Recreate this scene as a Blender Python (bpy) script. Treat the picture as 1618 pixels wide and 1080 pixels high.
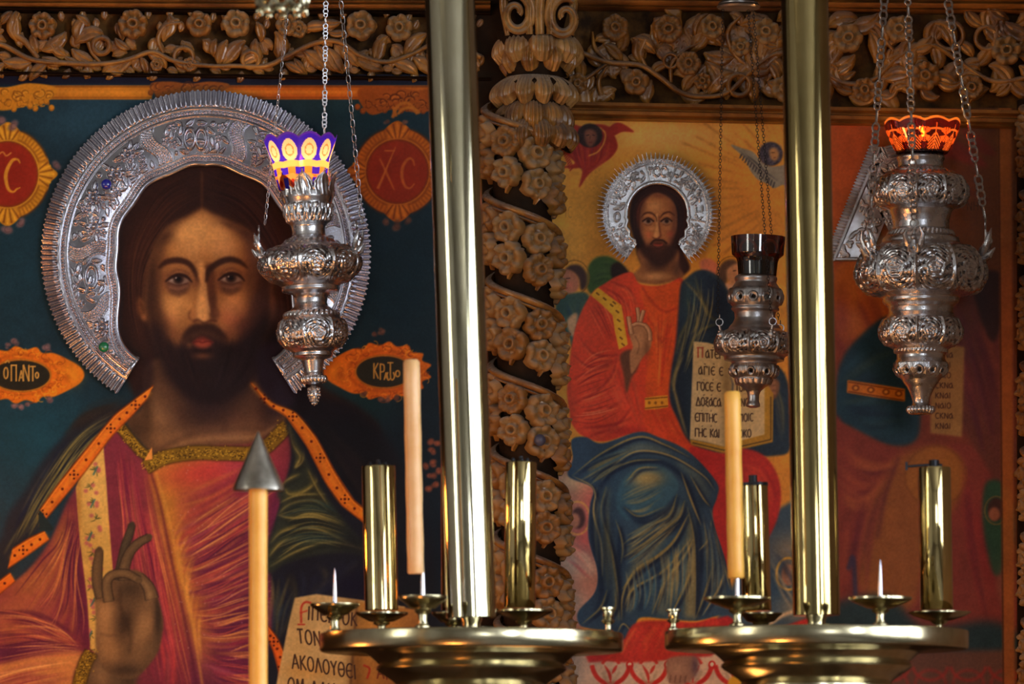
import bpy, math, random
import numpy as np
from mathutils import Vector, Matrix

for o in list(bpy.data.objects): bpy.data.objects.remove(o)
C = bpy.context.scene.collection
R = math.radians

# ------------------------------------------------------------------ camera
EYE = 1.60                      # eye height; the icon wall is y = 0, 9 m away
D = 9.0
MM = 0.001
cam_d = bpy.data.cameras.new('camera'); cam = bpy.data.objects.new('camera', cam_d); C.objects.link(cam)
cam.location = (0, -D, EYE); cam.rotation_euler = (R(90), 0, 0)
cam_d.sensor_width = 36; cam_d.lens = 36*D/1.618; cam_d.shift_y = (1390-540)/1618.0
cam_d.clip_start = .1; cam_d.clip_end = 60
cam_d.dof.use_dof = True; cam_d.dof.focus_distance = D-.12; cam_d.dof.aperture_fstop = 8.5
bpy.context.scene.camera = cam

# ------------------------------------------------------------------ world, daylight, exposure
sc = bpy.context.scene
sc.view_settings.view_transform = 'Standard'; sc.view_settings.look = 'None'
sc.view_settings.gamma = 1; sc.view_settings.use_curve_mapping = False
sc.view_settings.exposure = 0.45
w = bpy.data.worlds.new('world'); sc.world = w; w.use_nodes = True
w.node_tree.nodes['Background'].inputs[0].default_value = (.75, .85, 1, 1); w.node_tree.nodes['Background'].inputs[1].default_value = 1.0
def area(name, loc, target, sx, sy, e, col):
    l = bpy.data.lights.new(name, 'AREA'); l.shape = 'RECTANGLE'; l.size = sx; l.size_y = sy; l.energy = e; l.color = col
    o = bpy.data.objects.new(name, l); C.objects.link(o); o.location = loc
    o.rotation_euler = (Vector(target)-Vector(loc)).to_track_quat('-Z', 'Y').to_euler(); return o
# daylight entering by the windows of the nave (each stands in a real window opening)
area('daylight_window_right_near', (4.36, -3.6, 2.6), (0, -3.6, 2.6), 5.2, 2.8, 300, (.95, .98, 1))
area('daylight_window_right_far', (4.36, -8.6, 3.0), (0, -8.6, 3.0), 2.4, 2.6, 560, (.93, .97, 1))
area('daylight_window_left', (-4.36, -4.3, 2.9), (0, -4.3, 2.9), 1.4, 2.6, 130, (1, .93, .76))
area('daylight_window_back', (1.9, -12.36, 2.6), (1.9, 0, 2.6), 1.8, 1.8, 130, (.95, .97, 1))
def point(name, loc, e, col, r):
    l = bpy.data.lights.new(name, 'POINT'); l.energy = e; l.color = col; l.shadow_soft_size = r
    o = bpy.data.objects.new(name, l); C.objects.link(o); o.location = loc; return o
# added warm fill lamps out of view, with no candle stand behind them
point('warm_fill_left', (-1.25, -1.3, 1.45), 13, (1, .36, .09), .13)
point('warm_fill_side', (-.98, -.80, 2.15), 2.6, (1, .30, .06), .05)
point('warm_fill_centre', (.10, -.80, 1.30), 2.2, (1, .42, .12), .08)
point('warm_fill_front', (-.35, -2.6, 1.05), 22, (1, .38, .10), .15)

def at(px, py, y=0.0):          # a point of the photograph at depth y
    s = (D+y)/D
    return Vector(((px-809)*MM*s, y, EYE+(1390-py)*MM*s))
# ------------------------------------------------------------------ painter
# A small brush kit for the painted icon panels: every brush works on a colour
# grid that later becomes the vertex colours of the wooden panel.
def catmull(P, closed=False, n=8):
    P = np.asarray(P, float)
    if len(P) < 3: 
        t = np.linspace(0, 1, n)[:, None]
        return P[0]*(1-t)+P[-1]*t
    if closed:
        Q = np.vstack([P[-1], P, P[0], P[1]])
    else:
        Q = np.vstack([2*P[0]-P[1], P, 2*P[-1]-P[-2]])
    out = []
    t = np.linspace(0, 1, n, endpoint=False)[:, None]
    for i in range(1, len(Q)-2):
        a, b, c, d = Q[i-1], Q[i], Q[i+1], Q[i+2]
        out.append(0.5*((2*b)+(-a+c)*t+(2*a-5*b+4*c-d)*t*t+(-a+3*b-3*c+d)*t**3))
    r = np.vstack(out)
    return r if closed else np.vstack([r, P[-1]])

def box1(a, r, ax):
    if r < 1: return a
    a = np.moveaxis(a, ax, 0)
    n = a.shape[0]
    p = np.concatenate([np.repeat(a[:1], r+1, 0), a, np.repeat(a[-1:], r, 0)], 0)
    c = np.cumsum(p, 0, dtype=np.float64)
    o = (c[2*r+1:2*r+1+n]-c[:n])/(2*r+1)
    return np.moveaxis(o, 0, ax)

def blur(a, s):
    if s <= 0.3: return a
    r = max(1, int(round(math.sqrt(4*s*s+1)/2-0.0)))
    if s < 0.9:
        w = min(0.33, s*s/2)
        for ax in (0, 1):
            p = np.moveaxis(a, ax, 0); q = np.concatenate([p[:1], p, p[-1:]], 0)
            a = np.moveaxis(p*(1-2*w)+w*(q[:-2]+q[2:]), 0, ax)
        return a
    for _ in range(3):
        a = box1(box1(a, r, 0), r, 1)
    return a

class Canvas:
    def __init__(s, x0, y0, x1, y1, step, bg, seed=1):
        s.x0, s.y0, s.x1, s.y1, s.h = x0, y0, x1, y1, step
        s.W = int(round((x1-x0)/step)); s.H = int(round((y1-y0)/step))
        s.a = np.empty((s.H, s.W, 3), np.float32); s.a[:] = np.array(bg)/255.
        s.clip = None
        s.rng = np.random.RandomState(seed)
    def cov(s, P, pad):
        p = (np.asarray(P, float)-[s.x0, s.y0])/s.h
        pad = int(pad)+2
        bx0 = max(0, int(p[:, 0].min())-pad); bx1 = min(s.W, int(p[:, 0].max())+pad+2)
        by0 = max(0, int(p[:, 1].min())-pad); by1 = min(s.H, int(p[:, 1].max())+pad+2)
        if bx1 <= bx0 or by1 <= by0: return None
        w, h = bx1-bx0, by1-by0; SS = 3
        acc = np.zeros((h*SS, w+2), np.float64)
        X = p[:, 0]-bx0; Y = (p[:, 1]-by0)*SS
        X2 = np.roll(X, -1); Y2 = np.roll(Y, -1)
        for xa, ya, xb, yb in zip(X, Y, X2, Y2):
            if ya == yb: continue
            sg = 1.0
            if ya > yb: xa, ya, xb, yb = xb, yb, xa, ya; sg = -1.0
            r0 = max(0, int(math.ceil(ya-0.5))); r1 = min(h*SS, int(math.ceil(yb-0.5)))
            if r1 <= r0: continue
            r = np.arange(r0, r1)
            x = np.clip(xa+(xb-xa)*((r+0.5-ya)/(yb-ya)), 0, w)
            i = x.astype(int); f = x-i
            acc[r, i] += sg*(1-f); acc[r, i+1] += sg*f
        m = np.minimum(np.abs(np.cumsum(acc, 1)[:, :w]), 1).reshape(h, SS, w).mean(1)
        return (slice(by0, by1), slice(bx0, bx1)), m
    def xy(s, sl):
        yy = (np.arange(sl[0].start, sl[0].stop)+0.5)*s.h+s.y0
        xx = (np.arange(sl[1].start, sl[1].stop)+0.5)*s.h+s.x0
        return xx[None, :], yy[:, None]
    def put(s, sl, m, col):
        if s.clip is not None: m = m*s.clip[sl]
        m = m[..., None].astype(np.float32)
        s.a[sl] = s.a[sl]*(1-m)+col*m
    def color(s, sl, col):
        if isinstance(col, dict):       # linear blend between stops along p0->p1
            X, Y = s.xy(sl); (ax, ay), (bx, by) = col['p']
            d = (bx-ax)**2+(by-ay)**2
            t = np.clip(((X-ax)*(bx-ax)+(Y-ay)*(by-ay))/d, 0, 1)
            st = col['c']; ts = np.linspace(0, 1, len(st))
            return np.stack([np.interp(t, ts, [c[k] for c in st]) for k in range(3)], -1).astype(np.float32)/255.
        return (np.array(col, np.float32)/255.)
    def poly(s, P, col, f=0.6, a=1.0, sm=True, n=7):
        if sm: P = catmull(P, True, n)
        f = f/s.h
        r = s.cov(P, 3*f)
        if r is None: return
        sl, m = r
        s.put(sl, blur(m, f)*a, s.color(sl, col))
    def mask(s, P, f=0.5, sm=True):
        if sm: P = catmull(P, True)
        M = np.zeros((s.H, s.W), np.float32)
        r = s.cov(P, 3*f/s.h)
        if r: M[r[0]] = blur(r[1], f/s.h)
        return M
    def ribbon(s, P, w, sm=True, n=7, taper=None):
        P = catmull(P, False, n) if sm else np.asarray(P, float)
        t = np.linspace(0, 1, len(P))
        if np.isscalar(w):
            W = np.full(len(P), float(w))
            if taper == 'both': W = W*np.sin(np.pi*np.clip(t, .02, .98))**.7
            elif taper == 'end': W = W*(1-t)**.7+0.05*w
            elif taper == 'start': W = W*t**.7+0.05*w
        else:
            W = np.interp(t, np.linspace(0, 1, len(w)), w)
        d = np.gradient(P, axis=0); L = np.hypot(d[:, 0], d[:, 1])+1e-9
        nrm = np.stack([-d[:, 1]/L, d[:, 0]/L], 1)*(W/2)[:, None]
        return np.vstack([P+nrm, (P-nrm)[::-1]])
    def line(s, P, w, col, f=0.4, a=1.0, sm=True, taper=None, n=7):
        s.poly(s.ribbon(P, w, sm, n, taper), col, f, a, sm=False)
    def blob(s, c, rx, ry, col, a=1.0, ang=0, hard=1.0):
        R = max(rx, ry)*2.6
        x0 = max(0, int((c[0]-R-s.x0)/s.h)); x1 = min(s.W, int((c[0]+R-s.x0)/s.h)+1)
        y0 = max(0, int((c[1]-R-s.y0)/s.h)); y1 = min(s.H, int((c[1]+R-s.y0)/s.h)+1)
        if x1 <= x0 or y1 <= y0: return
        sl = (slice(y0, y1), slice(x0, x1)); X, Y = s.xy(sl)
        X = X-c[0]; Y = Y-c[1]; ca, sa = math.cos(math.radians(ang)), math.sin(math.radians(ang))
        u = (X*ca+Y*sa)/rx; v = (-X*sa+Y*ca)/ry
        s.put(sl, np.exp(-((u*u+v*v)**hard)*0.9)*a, s.color(sl, col))
    def ell(s, c, rx, ry, col, f=0.5, a=1.0, ang=0):
        t = np.linspace(0, 2*np.pi, 40, endpoint=False); ca, sa = math.cos(math.radians(ang)), math.sin(math.radians(ang))
        x, y = rx*np.cos(t), ry*np.sin(t)
        s.poly(np.stack([c[0]+x*ca-y*sa, c[1]+x*sa+y*ca], 1), col, f, a, sm=False)
    def ring(s, c, rx, ry, w, col, f=0.5, a=1.0, t0=0, t1=360):
        t = np.radians(np.linspace(t0, t1, 50))
        s.line(np.stack([c[0]+rx*np.cos(t), c[1]+ry*np.sin(t)], 1), w, col, f, a, sm=False)
    def weave(s, A, B, n, cols, w, a=.5, f=1.0, jit=2.0, taper='both', lo=0., hi=1.):
        # n brush strokes running between guide strokes A and B
        A = np.asarray(A, float); B = np.asarray(B, float)
        if len(A) != len(B):
            k = max(len(A), len(B)); re = lambda P: np.stack([np.interp(np.linspace(0, 1, k), np.linspace(0, 1, len(P)), P[:, j]) for j in (0, 1)], 1)
            A, B = re(A), re(B)
        for i in range(n):
            u = (i+s.rng.rand()*.9)/n
            P = A*(1-u)+B*u+s.rng.randn(*A.shape)*jit
            C = catmull(P, False, 8); m = len(C)
            i0 = int(m*(lo+(hi-lo)*s.rng.rand()*.35)); i1 = max(i0+4, int(m*(hi-(hi-lo)*s.rng.rand()*.35)))
            c = np.array(cols[s.rng.randint(len(cols))], float)*(0.93+0.14*s.rng.rand())
            s.line(C[i0:i1], w*(.5+s.rng.rand()), np.clip(c, 0, 255), f, a*(.6+.4*s.rng.rand()), sm=False, taper=taper)
    def noise(s, sc, amp, tint=(1, 1, 1), aniso=1.0):
        h = max(2, int((s.y1-s.y0)/sc/aniso)+2); w = max(2, int((s.x1-s.x0)/sc)+2)
        g = s.rng.rand(h, w)
        yy = np.linspace(0, h-1.001, s.H); xx = np.linspace(0, w-1.001, s.W)
        i = yy.astype(int); j = xx.astype(int); u = (yy-i)[:, None]; v = (xx-j)[None]
        u = u*u*(3-2*u); v = v*v*(3-2*v)
        g = (g[i][:, j]*(1-u)+g[i+1][:, j]*u)*(1-v)+(g[i][:, j+1]*(1-u)+g[i+1][:, j+1]*u)*v
        k = 1+(g-.5)*2*amp
        s.a *= (1+(k[..., None]-1)*np.array(tint)).astype(np.float32)
    def text(s, string, x, y, hgt, wid, w, col, gap=.25, slant=0., dy=0., f=.35, a=1.):
        cx = x
        for ch in string:
            if ch == ' ': cx += wid*.7; continue
            strokes, adv = GLYPH[ch]
            for st in strokes:
                P = [(cx+px*wid+slant*(1-py)*hgt, y+py*hgt+(cx-x)*dy) for px, py in st]
                s.line(P, w, col, f, a, sm=len(P) > 2)
            cx += wid*(adv+gap)
    def finish(s):
        s.noise(3.1, .05); s.noise(17, .05); s.noise(90, .05)
        s.a += (s.rng.rand(s.H, s.W, 1)-.5)*.02
        return np.clip(s.a, 0, 1)

def grad(p0, p1, *c): return {'p': (p0, p1), 'c': c}
def _o(cx, cy, rx, ry, a0=0, a1=360, n=13):
    return [(cx+rx*math.cos(math.radians(a0+(a1-a0)*i/(n-1))), cy+ry*math.sin(math.radians(a0+(a1-a0)*i/(n-1)))) for i in range(n)]
GLYPH = {
 'A': ([[(0, 1), (.45, 0)], [(.45, 0), (.9, 1)], [(.15, .65), (.75, .65)]], .9),
 'a': ([[(.55, .15), (.1, .35), (.1, .85), (.5, .9), (.75, .4)], [(.5, 0), (.85, 1)]], .85),
 'G': ([[(.1, 1), (.1, 0)], [(.05, .04), (.7, .04), (.72, .2)]], .75),
 'D': ([[(0, 1), (.45, 0)], [(.45, 0), (.95, 1)], [(-.05, .98), (1, .98)]], 1.0),
 'E': ([_o(.55, .5, .5, .48, -50, -310, 11), [(.1, .5), (.75, .5)]], .85),
 'H': ([[(.08, 0), (.08, 1)], [(.8, 0), (.8, 1)], [(.08, .5), (.8, .5)]], .88),
 'I': ([[(.12, 0), (.12, 1)]], .28),
 'K': ([[(.08, 0), (.08, 1)], [(.75, 0), (.12, .5)], [(.2, .45), (.8, 1)]], .8),
 'L': ([[(0, 1), (.4, 0)], [(.4, 0), (.85, 1)]], .85),
 'M': ([[(0, 1), (.12, 0)], [(.12, 0), (.5, .8)], [(.5, .8), (.85, 0)], [(.85, 0), (1, 1)]], 1.0),
 'N': ([[(.08, 1), (.08, 0)], [(.08, 0), (.8, 1)], [(.8, 1), (.8, 0)]], .88),
 'X': ([[(0, 0), (.85, 1)], [(.8, 0), (.05, 1)]], .85),
 'Z': ([[(.05, .03), (.7, .03)], [(.7, .03), (.15, .4), (.6, .5)], [(.6, .5), (.1, .75), (.5, .95), (.75, 1.1)]], .75),
 'O': ([_o(.42, .5, .4, .48)], .85),
 'P': ([[(.08, 0), (.08, 1)], [(.78, 0), (.78, 1)], [(-.02, .03), (.9, .03)]], .88),
 'R': ([[(.1, 0), (.1, 1)], [(.1, .03), (.65, .1), (.65, .45), (.1, .52)]], .65),
 'C': ([_o(.5, .5, .45, .48, -50, -310, 11)], .8),
 'T': ([[(.4, 0), (.4, 1)], [(0, .03), (.8, .03)]], .8),
 'Y': ([[(0, 0), (.4, .5)], [(.8, 0), (.4, .5)], [(.4, .5), (.4, 1)]], .8),
 'W': ([[(.15, .1), (0, .6), (.2, 1), (.45, .8), (.45, .4)], [(.45, .8), (.7, 1), (.95, .6), (.8, .1)]], 1.0),
 'Q': ([_o(.42, .5, .4, .48), [(.1, .5), (.75, .5)]], .85),
}
# ------------------------------------------------------------------ painting 1: bust of Christ
def paint_left(step):
    c = Canvas(-70, 117, 760, 1150, step, (24, 44, 54), 3)
    L = c.line; P = c.poly; B = c.blob; rng = c.rng
    # blue-green ground, uneven, with shade at the edges painted into its colour
    B((150, 190), 120, 50, (40, 72, 88), .8); B((20, 430), 60, 140, (28, 62, 76), .8); B((50, 700), 110, 90, (22, 72, 88), .9)
    B((30, 820), 70, 80, (26, 66, 82), .7)
    B((560, 180), 90, 60, (22, 50, 58), .7); B((620, 470), 80, 130, (16, 40, 50), .7); B((650, 720), 90, 160, (11, 22, 32), .9)
    B((640, 900), 90, 120, (8, 12, 24), .95); B((560, 640), 60, 30, (18, 50, 52), .7)
    P([(-80, 96), (770, 96), (770, 134), (-80, 134)], (20, 19, 38), 2, sm=False)
    # painted gold rail with scrollwork
    def rail(x0, x1, b, d):
        P([(x0, 135), (x1, 135), (x1, 157), (x0, 157)], b, .7, sm=False)
        L([(x0, 137), (x1, 137)], 2, d, .5, .8); L([(x0, 154), (x1, 154)], 2.5, d, .6, .6); L([(x0, 145), (x1, 146)], 4, (226, 150, 48), 1.2, .5)
    rail(60, 240, (196, 120, 30), (120, 62, 14)); rail(350, 760, (184, 92, 20), (100, 45, 10))
    def scroll(x, y, w, h, n, b, d, hl):
        P([(x-w, y-h*.55), (x-w*.5, y-h*.8), (x, y-h*.55), (x+w*.5, y-h*.8), (x+w, y-h*.5), (x+w*.8, y+h*.3), (x+w*.4, y+h*.55), (x, y+h*.8), (x-w*.4, y+h*.6), (x-w*.8, y+h*.9)], b, .8)
        for k in range(n):
            u = rng.rand(); cx = x+(u*2-1)*w*.9; cy = y+(rng.rand()-.4)*h*.9; r = 3+rng.rand()*6; a0 = rng.rand()*360
            c.ring((cx, cy), r, r*.8, 1.8, d, .5, .8, a0, a0+230); c.ring((cx+1, cy+1), r*.7, r*.55, 1.4, hl, .5, .7, a0, a0+200)
        for k in range(n//2):
            cx = x+(k/(n/2)*2-1)*w; cy = y+h*(.45+.25*math.sin(k*1.7)); c.ell((cx, cy), 4.5, 5, b, .6); c.ring((cx, cy), 3.4, 3.8, 1.2, d, .4, .7, 20, 200)
    scroll(5, 153, 85, 27, 40, (204, 132, 30), (128, 70, 14), (238, 176, 58))
    scroll(300, 140, 62, 14, 22, (140, 76, 26), (80, 38, 18), (190, 110, 40))
    scroll(660, 157, 95, 26, 44, (158, 74, 16), (84, 34, 10), (200, 108, 30))
    L([(620, 186), (628, 168), (645, 163), (660, 180)], 5, (184, 100, 26), .8); L([(626, 184), (622, 170)], 5, (184, 100, 26), .8)
    c.ring((646, 183), 17, 13, 4, (188, 106, 28), .8, 1, 190, 345)
    # medallions
    def medal(cx, cy, W, Hh, gold, dk, hl, red, redd):
        pts = []
        for k in range(36):
            t = 2*math.pi*k/36; ct, st = math.cos(t), math.sin(t)
            r = 1/(abs(ct)**1.32+abs(st)**1.32)**(1/1.32)*(1+.02*math.cos(k*math.pi))*(1.05 if k % 9 == 0 else 1)
            pts.append((cx+W*r*ct, cy+Hh*r*st))
        P(pts, gold, .7)
        P([(cx+(x-cx)*.93, cy+(y-cy)*.93) for x, y in pts], hl, 1.2, .35)
        for q in range(4):
            a0 = 90*q+18
            t = np.radians(np.linspace(a0, a0+54, 14))
            pp = np.stack([cx+W*.80*np.cos(t), cy+Hh*.80*np.sin(t)], 1)
            L(pp, 17, dk, 1.0, .75, sm=False); L(pp, 12, gold, .8, .9, sm=False)
            for a in np.linspace(a0+4, a0+50, 9):
                ca, sa = math.cos(math.radians(a)), math.sin(math.radians(a))
                L([(cx+W*.74*ca, cy+Hh*.74*sa), (cx+W*.86*ca, cy+Hh*.86*sa)], 2.2, hl, .9, .38)
                ca, sa = math.cos(math.radians(a+2.6)), math.sin(math.radians(a+2.6))
                L([(cx+W*.73*ca, cy+Hh*.73*sa), (cx+W*.87*ca, cy+Hh*.87*sa)], 1.6, dk, .8, .5)
            a = 90*q; ca, sa = math.cos(math.radians(a)), math.sin(math.radians(a))
            for k in range(-3, 4):
                b = math.radians(a+k*5.2); e = 1.0-.03*abs(k)
                L([(cx+W*.66*math.cos(math.radians(a+k*2.4)), cy+Hh*.66*math.sin(math.radians(a+k*2.4))), (cx+W*e*math.cos(b), cy+Hh*e*math.sin(b))], [1.5, 3.6], hl if k % 2 == 0 else dk, .6, .75)
        c.ell((cx, cy), W*.67, Hh*.67, dk, 1); c.ell((cx, cy), W*.63, Hh*.63, red, 1.2)
        B((cx, cy), W*.4, Hh*.4, redd, .5)
        c.ring((cx, cy), W*.67, Hh*.67, 1.8, hl, .6, .7)
    medal(12, 275, 74, 80, (206, 140, 30), (124, 62, 12), (240, 180, 50), (156, 44, 24), (132, 32, 20))
    L([(32, 258), (28, 252), (20, 253), (12, 266), (9, 280), (13, 298), (21, 303), (28, 297)], [2, 3, 5, 6, 6, 5, 3, 2.5], (218, 150, 44), .6)
    L([(24, 300), (32, 296)], 2, (218, 150, 44)); L([(-4, 246), (4, 240), (10, 246), (18, 241)], 2.4, (220, 150, 60), .5, .8)
    L([(-22, 255), (-22, 300)], 5, (218, 150, 44), .6); L([(-28, 254), (-16, 254)], 2.5, (218, 150, 44)); L([(-28, 301), (-16, 301)], 2.5, (218, 150, 44))
    medal(628, 271, 76, 78, (186, 92, 16), (112, 46, 10), (214, 120, 28), (150, 44, 16), (132, 34, 14))
    L([(600, 250), (623, 300)], [2, 4, 2], (190, 94, 30), .7, .8); L([(625, 232), (597, 298)], [1.5, 4.5], (202, 104, 34), .7, .85)
    L([(655, 262), (652, 252), (645, 251), (637, 262), (635, 278), (640, 294), (648, 297), (655, 290)], [2, 3, 4, 5, 5, 4, 2.5, 2], (196, 100, 34), .7, .8)
    L([(607, 238), (624, 238)], 2, (196, 100, 34), .6, .8)
    # oval cartouches
    def cart(cx, cy, W, Hh, gold, dk, hl, tip):
        n = 30; pts = []
        for k in range(n):
            t = 2*math.pi*k/n; r = 1+.07*math.cos(k*math.pi)
            x = cx+W*.74*r*math.cos(t); y = cy+Hh*r*math.sin(t)
            if math.cos(t)*tip > .75: x = cx+tip*(W*(.74+(math.cos(t)*tip-.75)*1.05)); y = cy+Hh*.85*math.sin(t)
            pts.append((x, y))
        P(pts, gold, .8)
        c.ell((cx, cy), W*.6, Hh*.76, dk, 1.5, .55); c.ell((cx, cy), W*.57, Hh*.72, gold, 1, .8)
        for k in range(70):
            t = rng.rand()*6.283; r = .72+.3*rng.rand(); a0 = rng.rand()*360; q = 2+rng.rand()*4
            c.ring((cx+W*.72*r*math.cos(t), cy+Hh*r*math.sin(t)), q*1.2, q, 1.5, (dk, hl)[k % 2], .5, .6, a0, a0+200)
        B((cx+tip*W*.8, cy), W*.15, Hh*.35, hl, .5); B((cx+tip*W*.72, cy+5), W*.06, Hh*.2, dk, .5)
        c.ell((cx, cy+1), W*.47, Hh*.58, (38, 36, 26), 1.0); c.ring((cx, cy+1), W*.47, Hh*.58, 1.6, hl, .5, .5)
    cart(33, 592, 100, 43, (218, 116, 22), (150, 56, 10), (246, 170, 40), 1)
    g = (196, 152, 70)
    for i, (ch, x, y, h, w) in enumerate([('O', 6, 580, 18, 8), ('P', 17, 576, 26, 11), ('A', 30, 585, 17, 8), ('N', 36, 576, 26, 12), ('T', 47, 578, 24, 12), ('O', 56, 588, 9, 6)]):
        c.text(ch, x, y, h, w, 2.3, g)
    L([(8, 573), (12, 569), (15, 573)], 2, g)
    cart(607, 586, -96, 44, (206, 100, 16), (140, 50, 8), (236, 146, 30), 1)
    for ch, x, y, h, w in [('K', 590, 573, 25, 10), ('R', 600, 574, 26, 10), ('A', 607, 588, 12, 7), ('T', 612, 572, 20, 12), ('O', 625, 585, 10, 8), ('W', 611, 586, 14, 13)]:
        c.text(ch, x, y, h, w, 2.2, (190, 140, 60))
    # little roses strewn on the ground
    def rose(x, y, r, col=(122, 92, 92)):
        for k in range(4):
            B((x+rng.randn()*r*.3, y+rng.randn()*r*.3), r*.6, r*.55, np.clip(np.array(col)*(.8+.45*rng.rand()), 0, 255), .7, 0, 1.6)
        c.ring((x, y), r*.5, r*.5, 1, (60, 40, 40), .5, .5, 30, 290)
    for x, y, r in [(2, 190, 10), (22, 199, 9), (90, 262, 8), (12, 362, 9), (33, 352, 8), (24, 540, 7), (12, 545, 5), (74, 548, 7), (78, 630, 7), (22, 640, 6), (32, 643, 6), (42, 638, 5)]: rose(x, y, r)
    for x, y, r in [(612, 193, 5), (640, 194, 5), (610, 350, 7), (628, 356, 9), (644, 349, 7), (592, 528, 5), (604, 524, 6), (602, 630, 6), (613, 632, 6), (626, 628, 6), (576, 622, 5)]: rose(x, y, r, (104, 66, 52))
    for x, y in [(680, 698), (686, 712), (684, 730), (682, 752), (678, 772), (692, 700), (694, 745), (690, 765), (674, 735)]: rose(x, y, 7, (124, 66, 44))
    # ---------------- figure: hair mass
    hair = (44, 24, 18)
    P([(200, 600), (178, 520), (172, 430), (190, 340), (240, 280), (322, 255), (405, 280), (462, 350), (475, 440), (480, 520), (500, 600), (560, 640), (600, 680), (560, 720), (430, 660), (330, 640), (235, 640)], hair, 3)
    P([(400, 560), (440, 520), (470, 560), (500, 620), (560, 640), (610, 690), (640, 760), (640, 900), (560, 900), (500, 720), (430, 650)], (20, 16, 24), 5)
    c.weave([(318, 268), (250, 300), (205, 380), (200, 480), (222, 580)], [(318, 330), (270, 360), (232, 420), (224, 480), (240, 560)], 60, [(62, 32, 20), (34, 16, 12), (52, 26, 20), (76, 42, 26)], 3, .45, 1.2, 2)
    c.weave([(322, 268), (400, 300), (455, 380), (470, 480), (480, 580)], [(322, 330), (372, 350), (418, 400), (440, 480), (446, 560)], 60, [(54, 26, 20), (30, 14, 12), (46, 24, 22)], 3, .4, 1.2, 2)
    c.weave([(318, 272), (256, 304), (212, 384), (206, 480), (222, 560)], [(318, 332), (274, 362), (236, 420), (226, 470), (238, 530)], 46, [(84, 48, 28), (26, 13, 10), (70, 38, 24)], 1.3, .6, .6, 1.6)
    c.weave([(322, 272), (396, 304), (448, 384), (462, 470), (470, 560)], [(322, 332), (368, 352), (412, 402), (432, 470), (440, 540)], 46, [(76, 40, 28), (24, 12, 11), (62, 32, 26)], 1.3, .6, .6, 1.6)
    L([(319, 270), (319, 340)], 3, (92, 54, 30), 1.3, .7)
    # neck and chest
    skn = [(235, 575), (300, 560), (400, 560), (408, 600), (440, 645), (466, 662), (420, 705), (340, 712), (262, 728), (215, 690), (200, 662), (226, 640)]
    P(skn, (96, 66, 40), 2.5)
    c.clip = c.mask(skn, 2)
    B((255, 655), 26, 40, (156, 114, 72), .85, -15); B((300, 690), 70, 14, (150, 108, 66), .6, -4); B((380, 665), 40, 26, (132, 88, 56), .7); B((360, 684), 40, 12, (170, 124, 84), .55)
    B((330, 640), 60, 42, (44, 28, 28), .95); B((426, 640), 22, 40, (50, 34, 36), .8); B((232, 640), 10, 60, (70, 48, 28), .8); B((215, 690), 14, 40, (60, 42, 28), .7)
    B((275, 610), 20, 42, (90, 60, 40), .5)
    L([(235, 730), (290, 700), (340, 692), (400, 690), (440, 672)], 4, (176, 132, 86), 2, .55); L([(240, 716), (300, 686), (360, 678), (420, 676)], 4, (70, 44, 30), 2.2, .5)
    L([(282, 640), (290, 668), (300, 690)], 4, (60, 38, 26), 3, .4); L([(350, 650), (356, 676), (352, 690)], 4, (70, 44, 30), 3, .4)
    c.clip = None
    # ears
    P([(218, 470), (226, 474), (233, 495), (232, 508), (224, 504), (217, 490)], (112, 66, 34), 1.8, .9); L([(222, 478), (227, 490), (228, 502)], 2.5, (52, 28, 16), 1, .7); B((228, 500), 4, 5, (160, 100, 56), .7)
    P([(424, 470), (434, 468), (437, 490), (430, 506), (423, 500)], (88, 54, 42), 2.2, .8)
    # face
    face = [(320, 330), (296, 344), (266, 360), (246, 388), (236, 420), (231, 452), (230, 482), (237, 512), (247, 540), (268, 575), (300, 600), (345, 602), (385, 580), (412, 545), (424, 505), (428, 470), (426, 430), (414, 392), (392, 366), (356, 348), (330, 336)]
    P(face, (150, 98, 52), 3)
    c.clip = c.mask(face, 3)
    B((320, 375), 46, 34, (206, 150, 86), .95); B((300, 362), 26, 14, (196, 140, 76), .6); B((345, 378), 30, 24, (196, 140, 84), .6)
    B((240, 420), 13, 60, (74, 44, 24), .95); B((262, 395), 14, 26, (140, 88, 42), .7); B((246, 380), 16, 22, (62, 38, 24), .9)
    B((424, 430), 20, 70, (66, 42, 38), .95); B((402, 385), 16, 22, (112, 76, 58), .7); B((412, 372), 14, 20, (60, 38, 34), .9)
    B((275, 482), 20, 17, (202, 142, 74), .95, -10); B((268, 500), 14, 22, (186, 118, 66), .7); B((300, 476), 8, 20, (196, 136, 72), .8)
    B((372, 480), 19, 19, (198, 134, 76), .95, 12); B((366, 500), 17, 15, (190, 98, 66), .75); B((352, 520), 8, 8, (170, 110, 66), .6)
    B((268, 504), 10, 8, (194, 112, 70), .45)
    B((272, 492), 20, 20, (206, 146, 82), .6, -10); B((370, 488), 18, 20, (196, 132, 80), .6, 12); B((318, 372), 44, 28, (230, 170, 98), .75); B((280, 398), 20, 12, (206, 144, 78), .5); B((358, 396), 20, 12, (200, 140, 84), .5); B((276, 478), 18, 14, (226, 162, 90), .6, -10); B((366, 476), 17, 14, (216, 150, 90), .6, 12); B((240, 505), 12, 30, (92, 58, 32), .85); B((412, 500), 14, 40, (64, 42, 38), .8)
    B((238, 470), 13, 70, (54, 32, 22), .9); B((250, 500), 12, 34, (66, 40, 26), .7, -12); B((258, 372), 18, 12, (60, 34, 22), .85, -35); B((252, 400), 9, 24, (92, 56, 32), .6)
    B((418, 460), 18, 90, (48, 30, 30), .9); B((402, 505), 14, 40, (70, 42, 34), .75, 12); B((390, 366), 24, 12, (58, 34, 30), .85, 35); B((400, 410), 12, 30, (96, 64, 50), .7)
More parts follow.
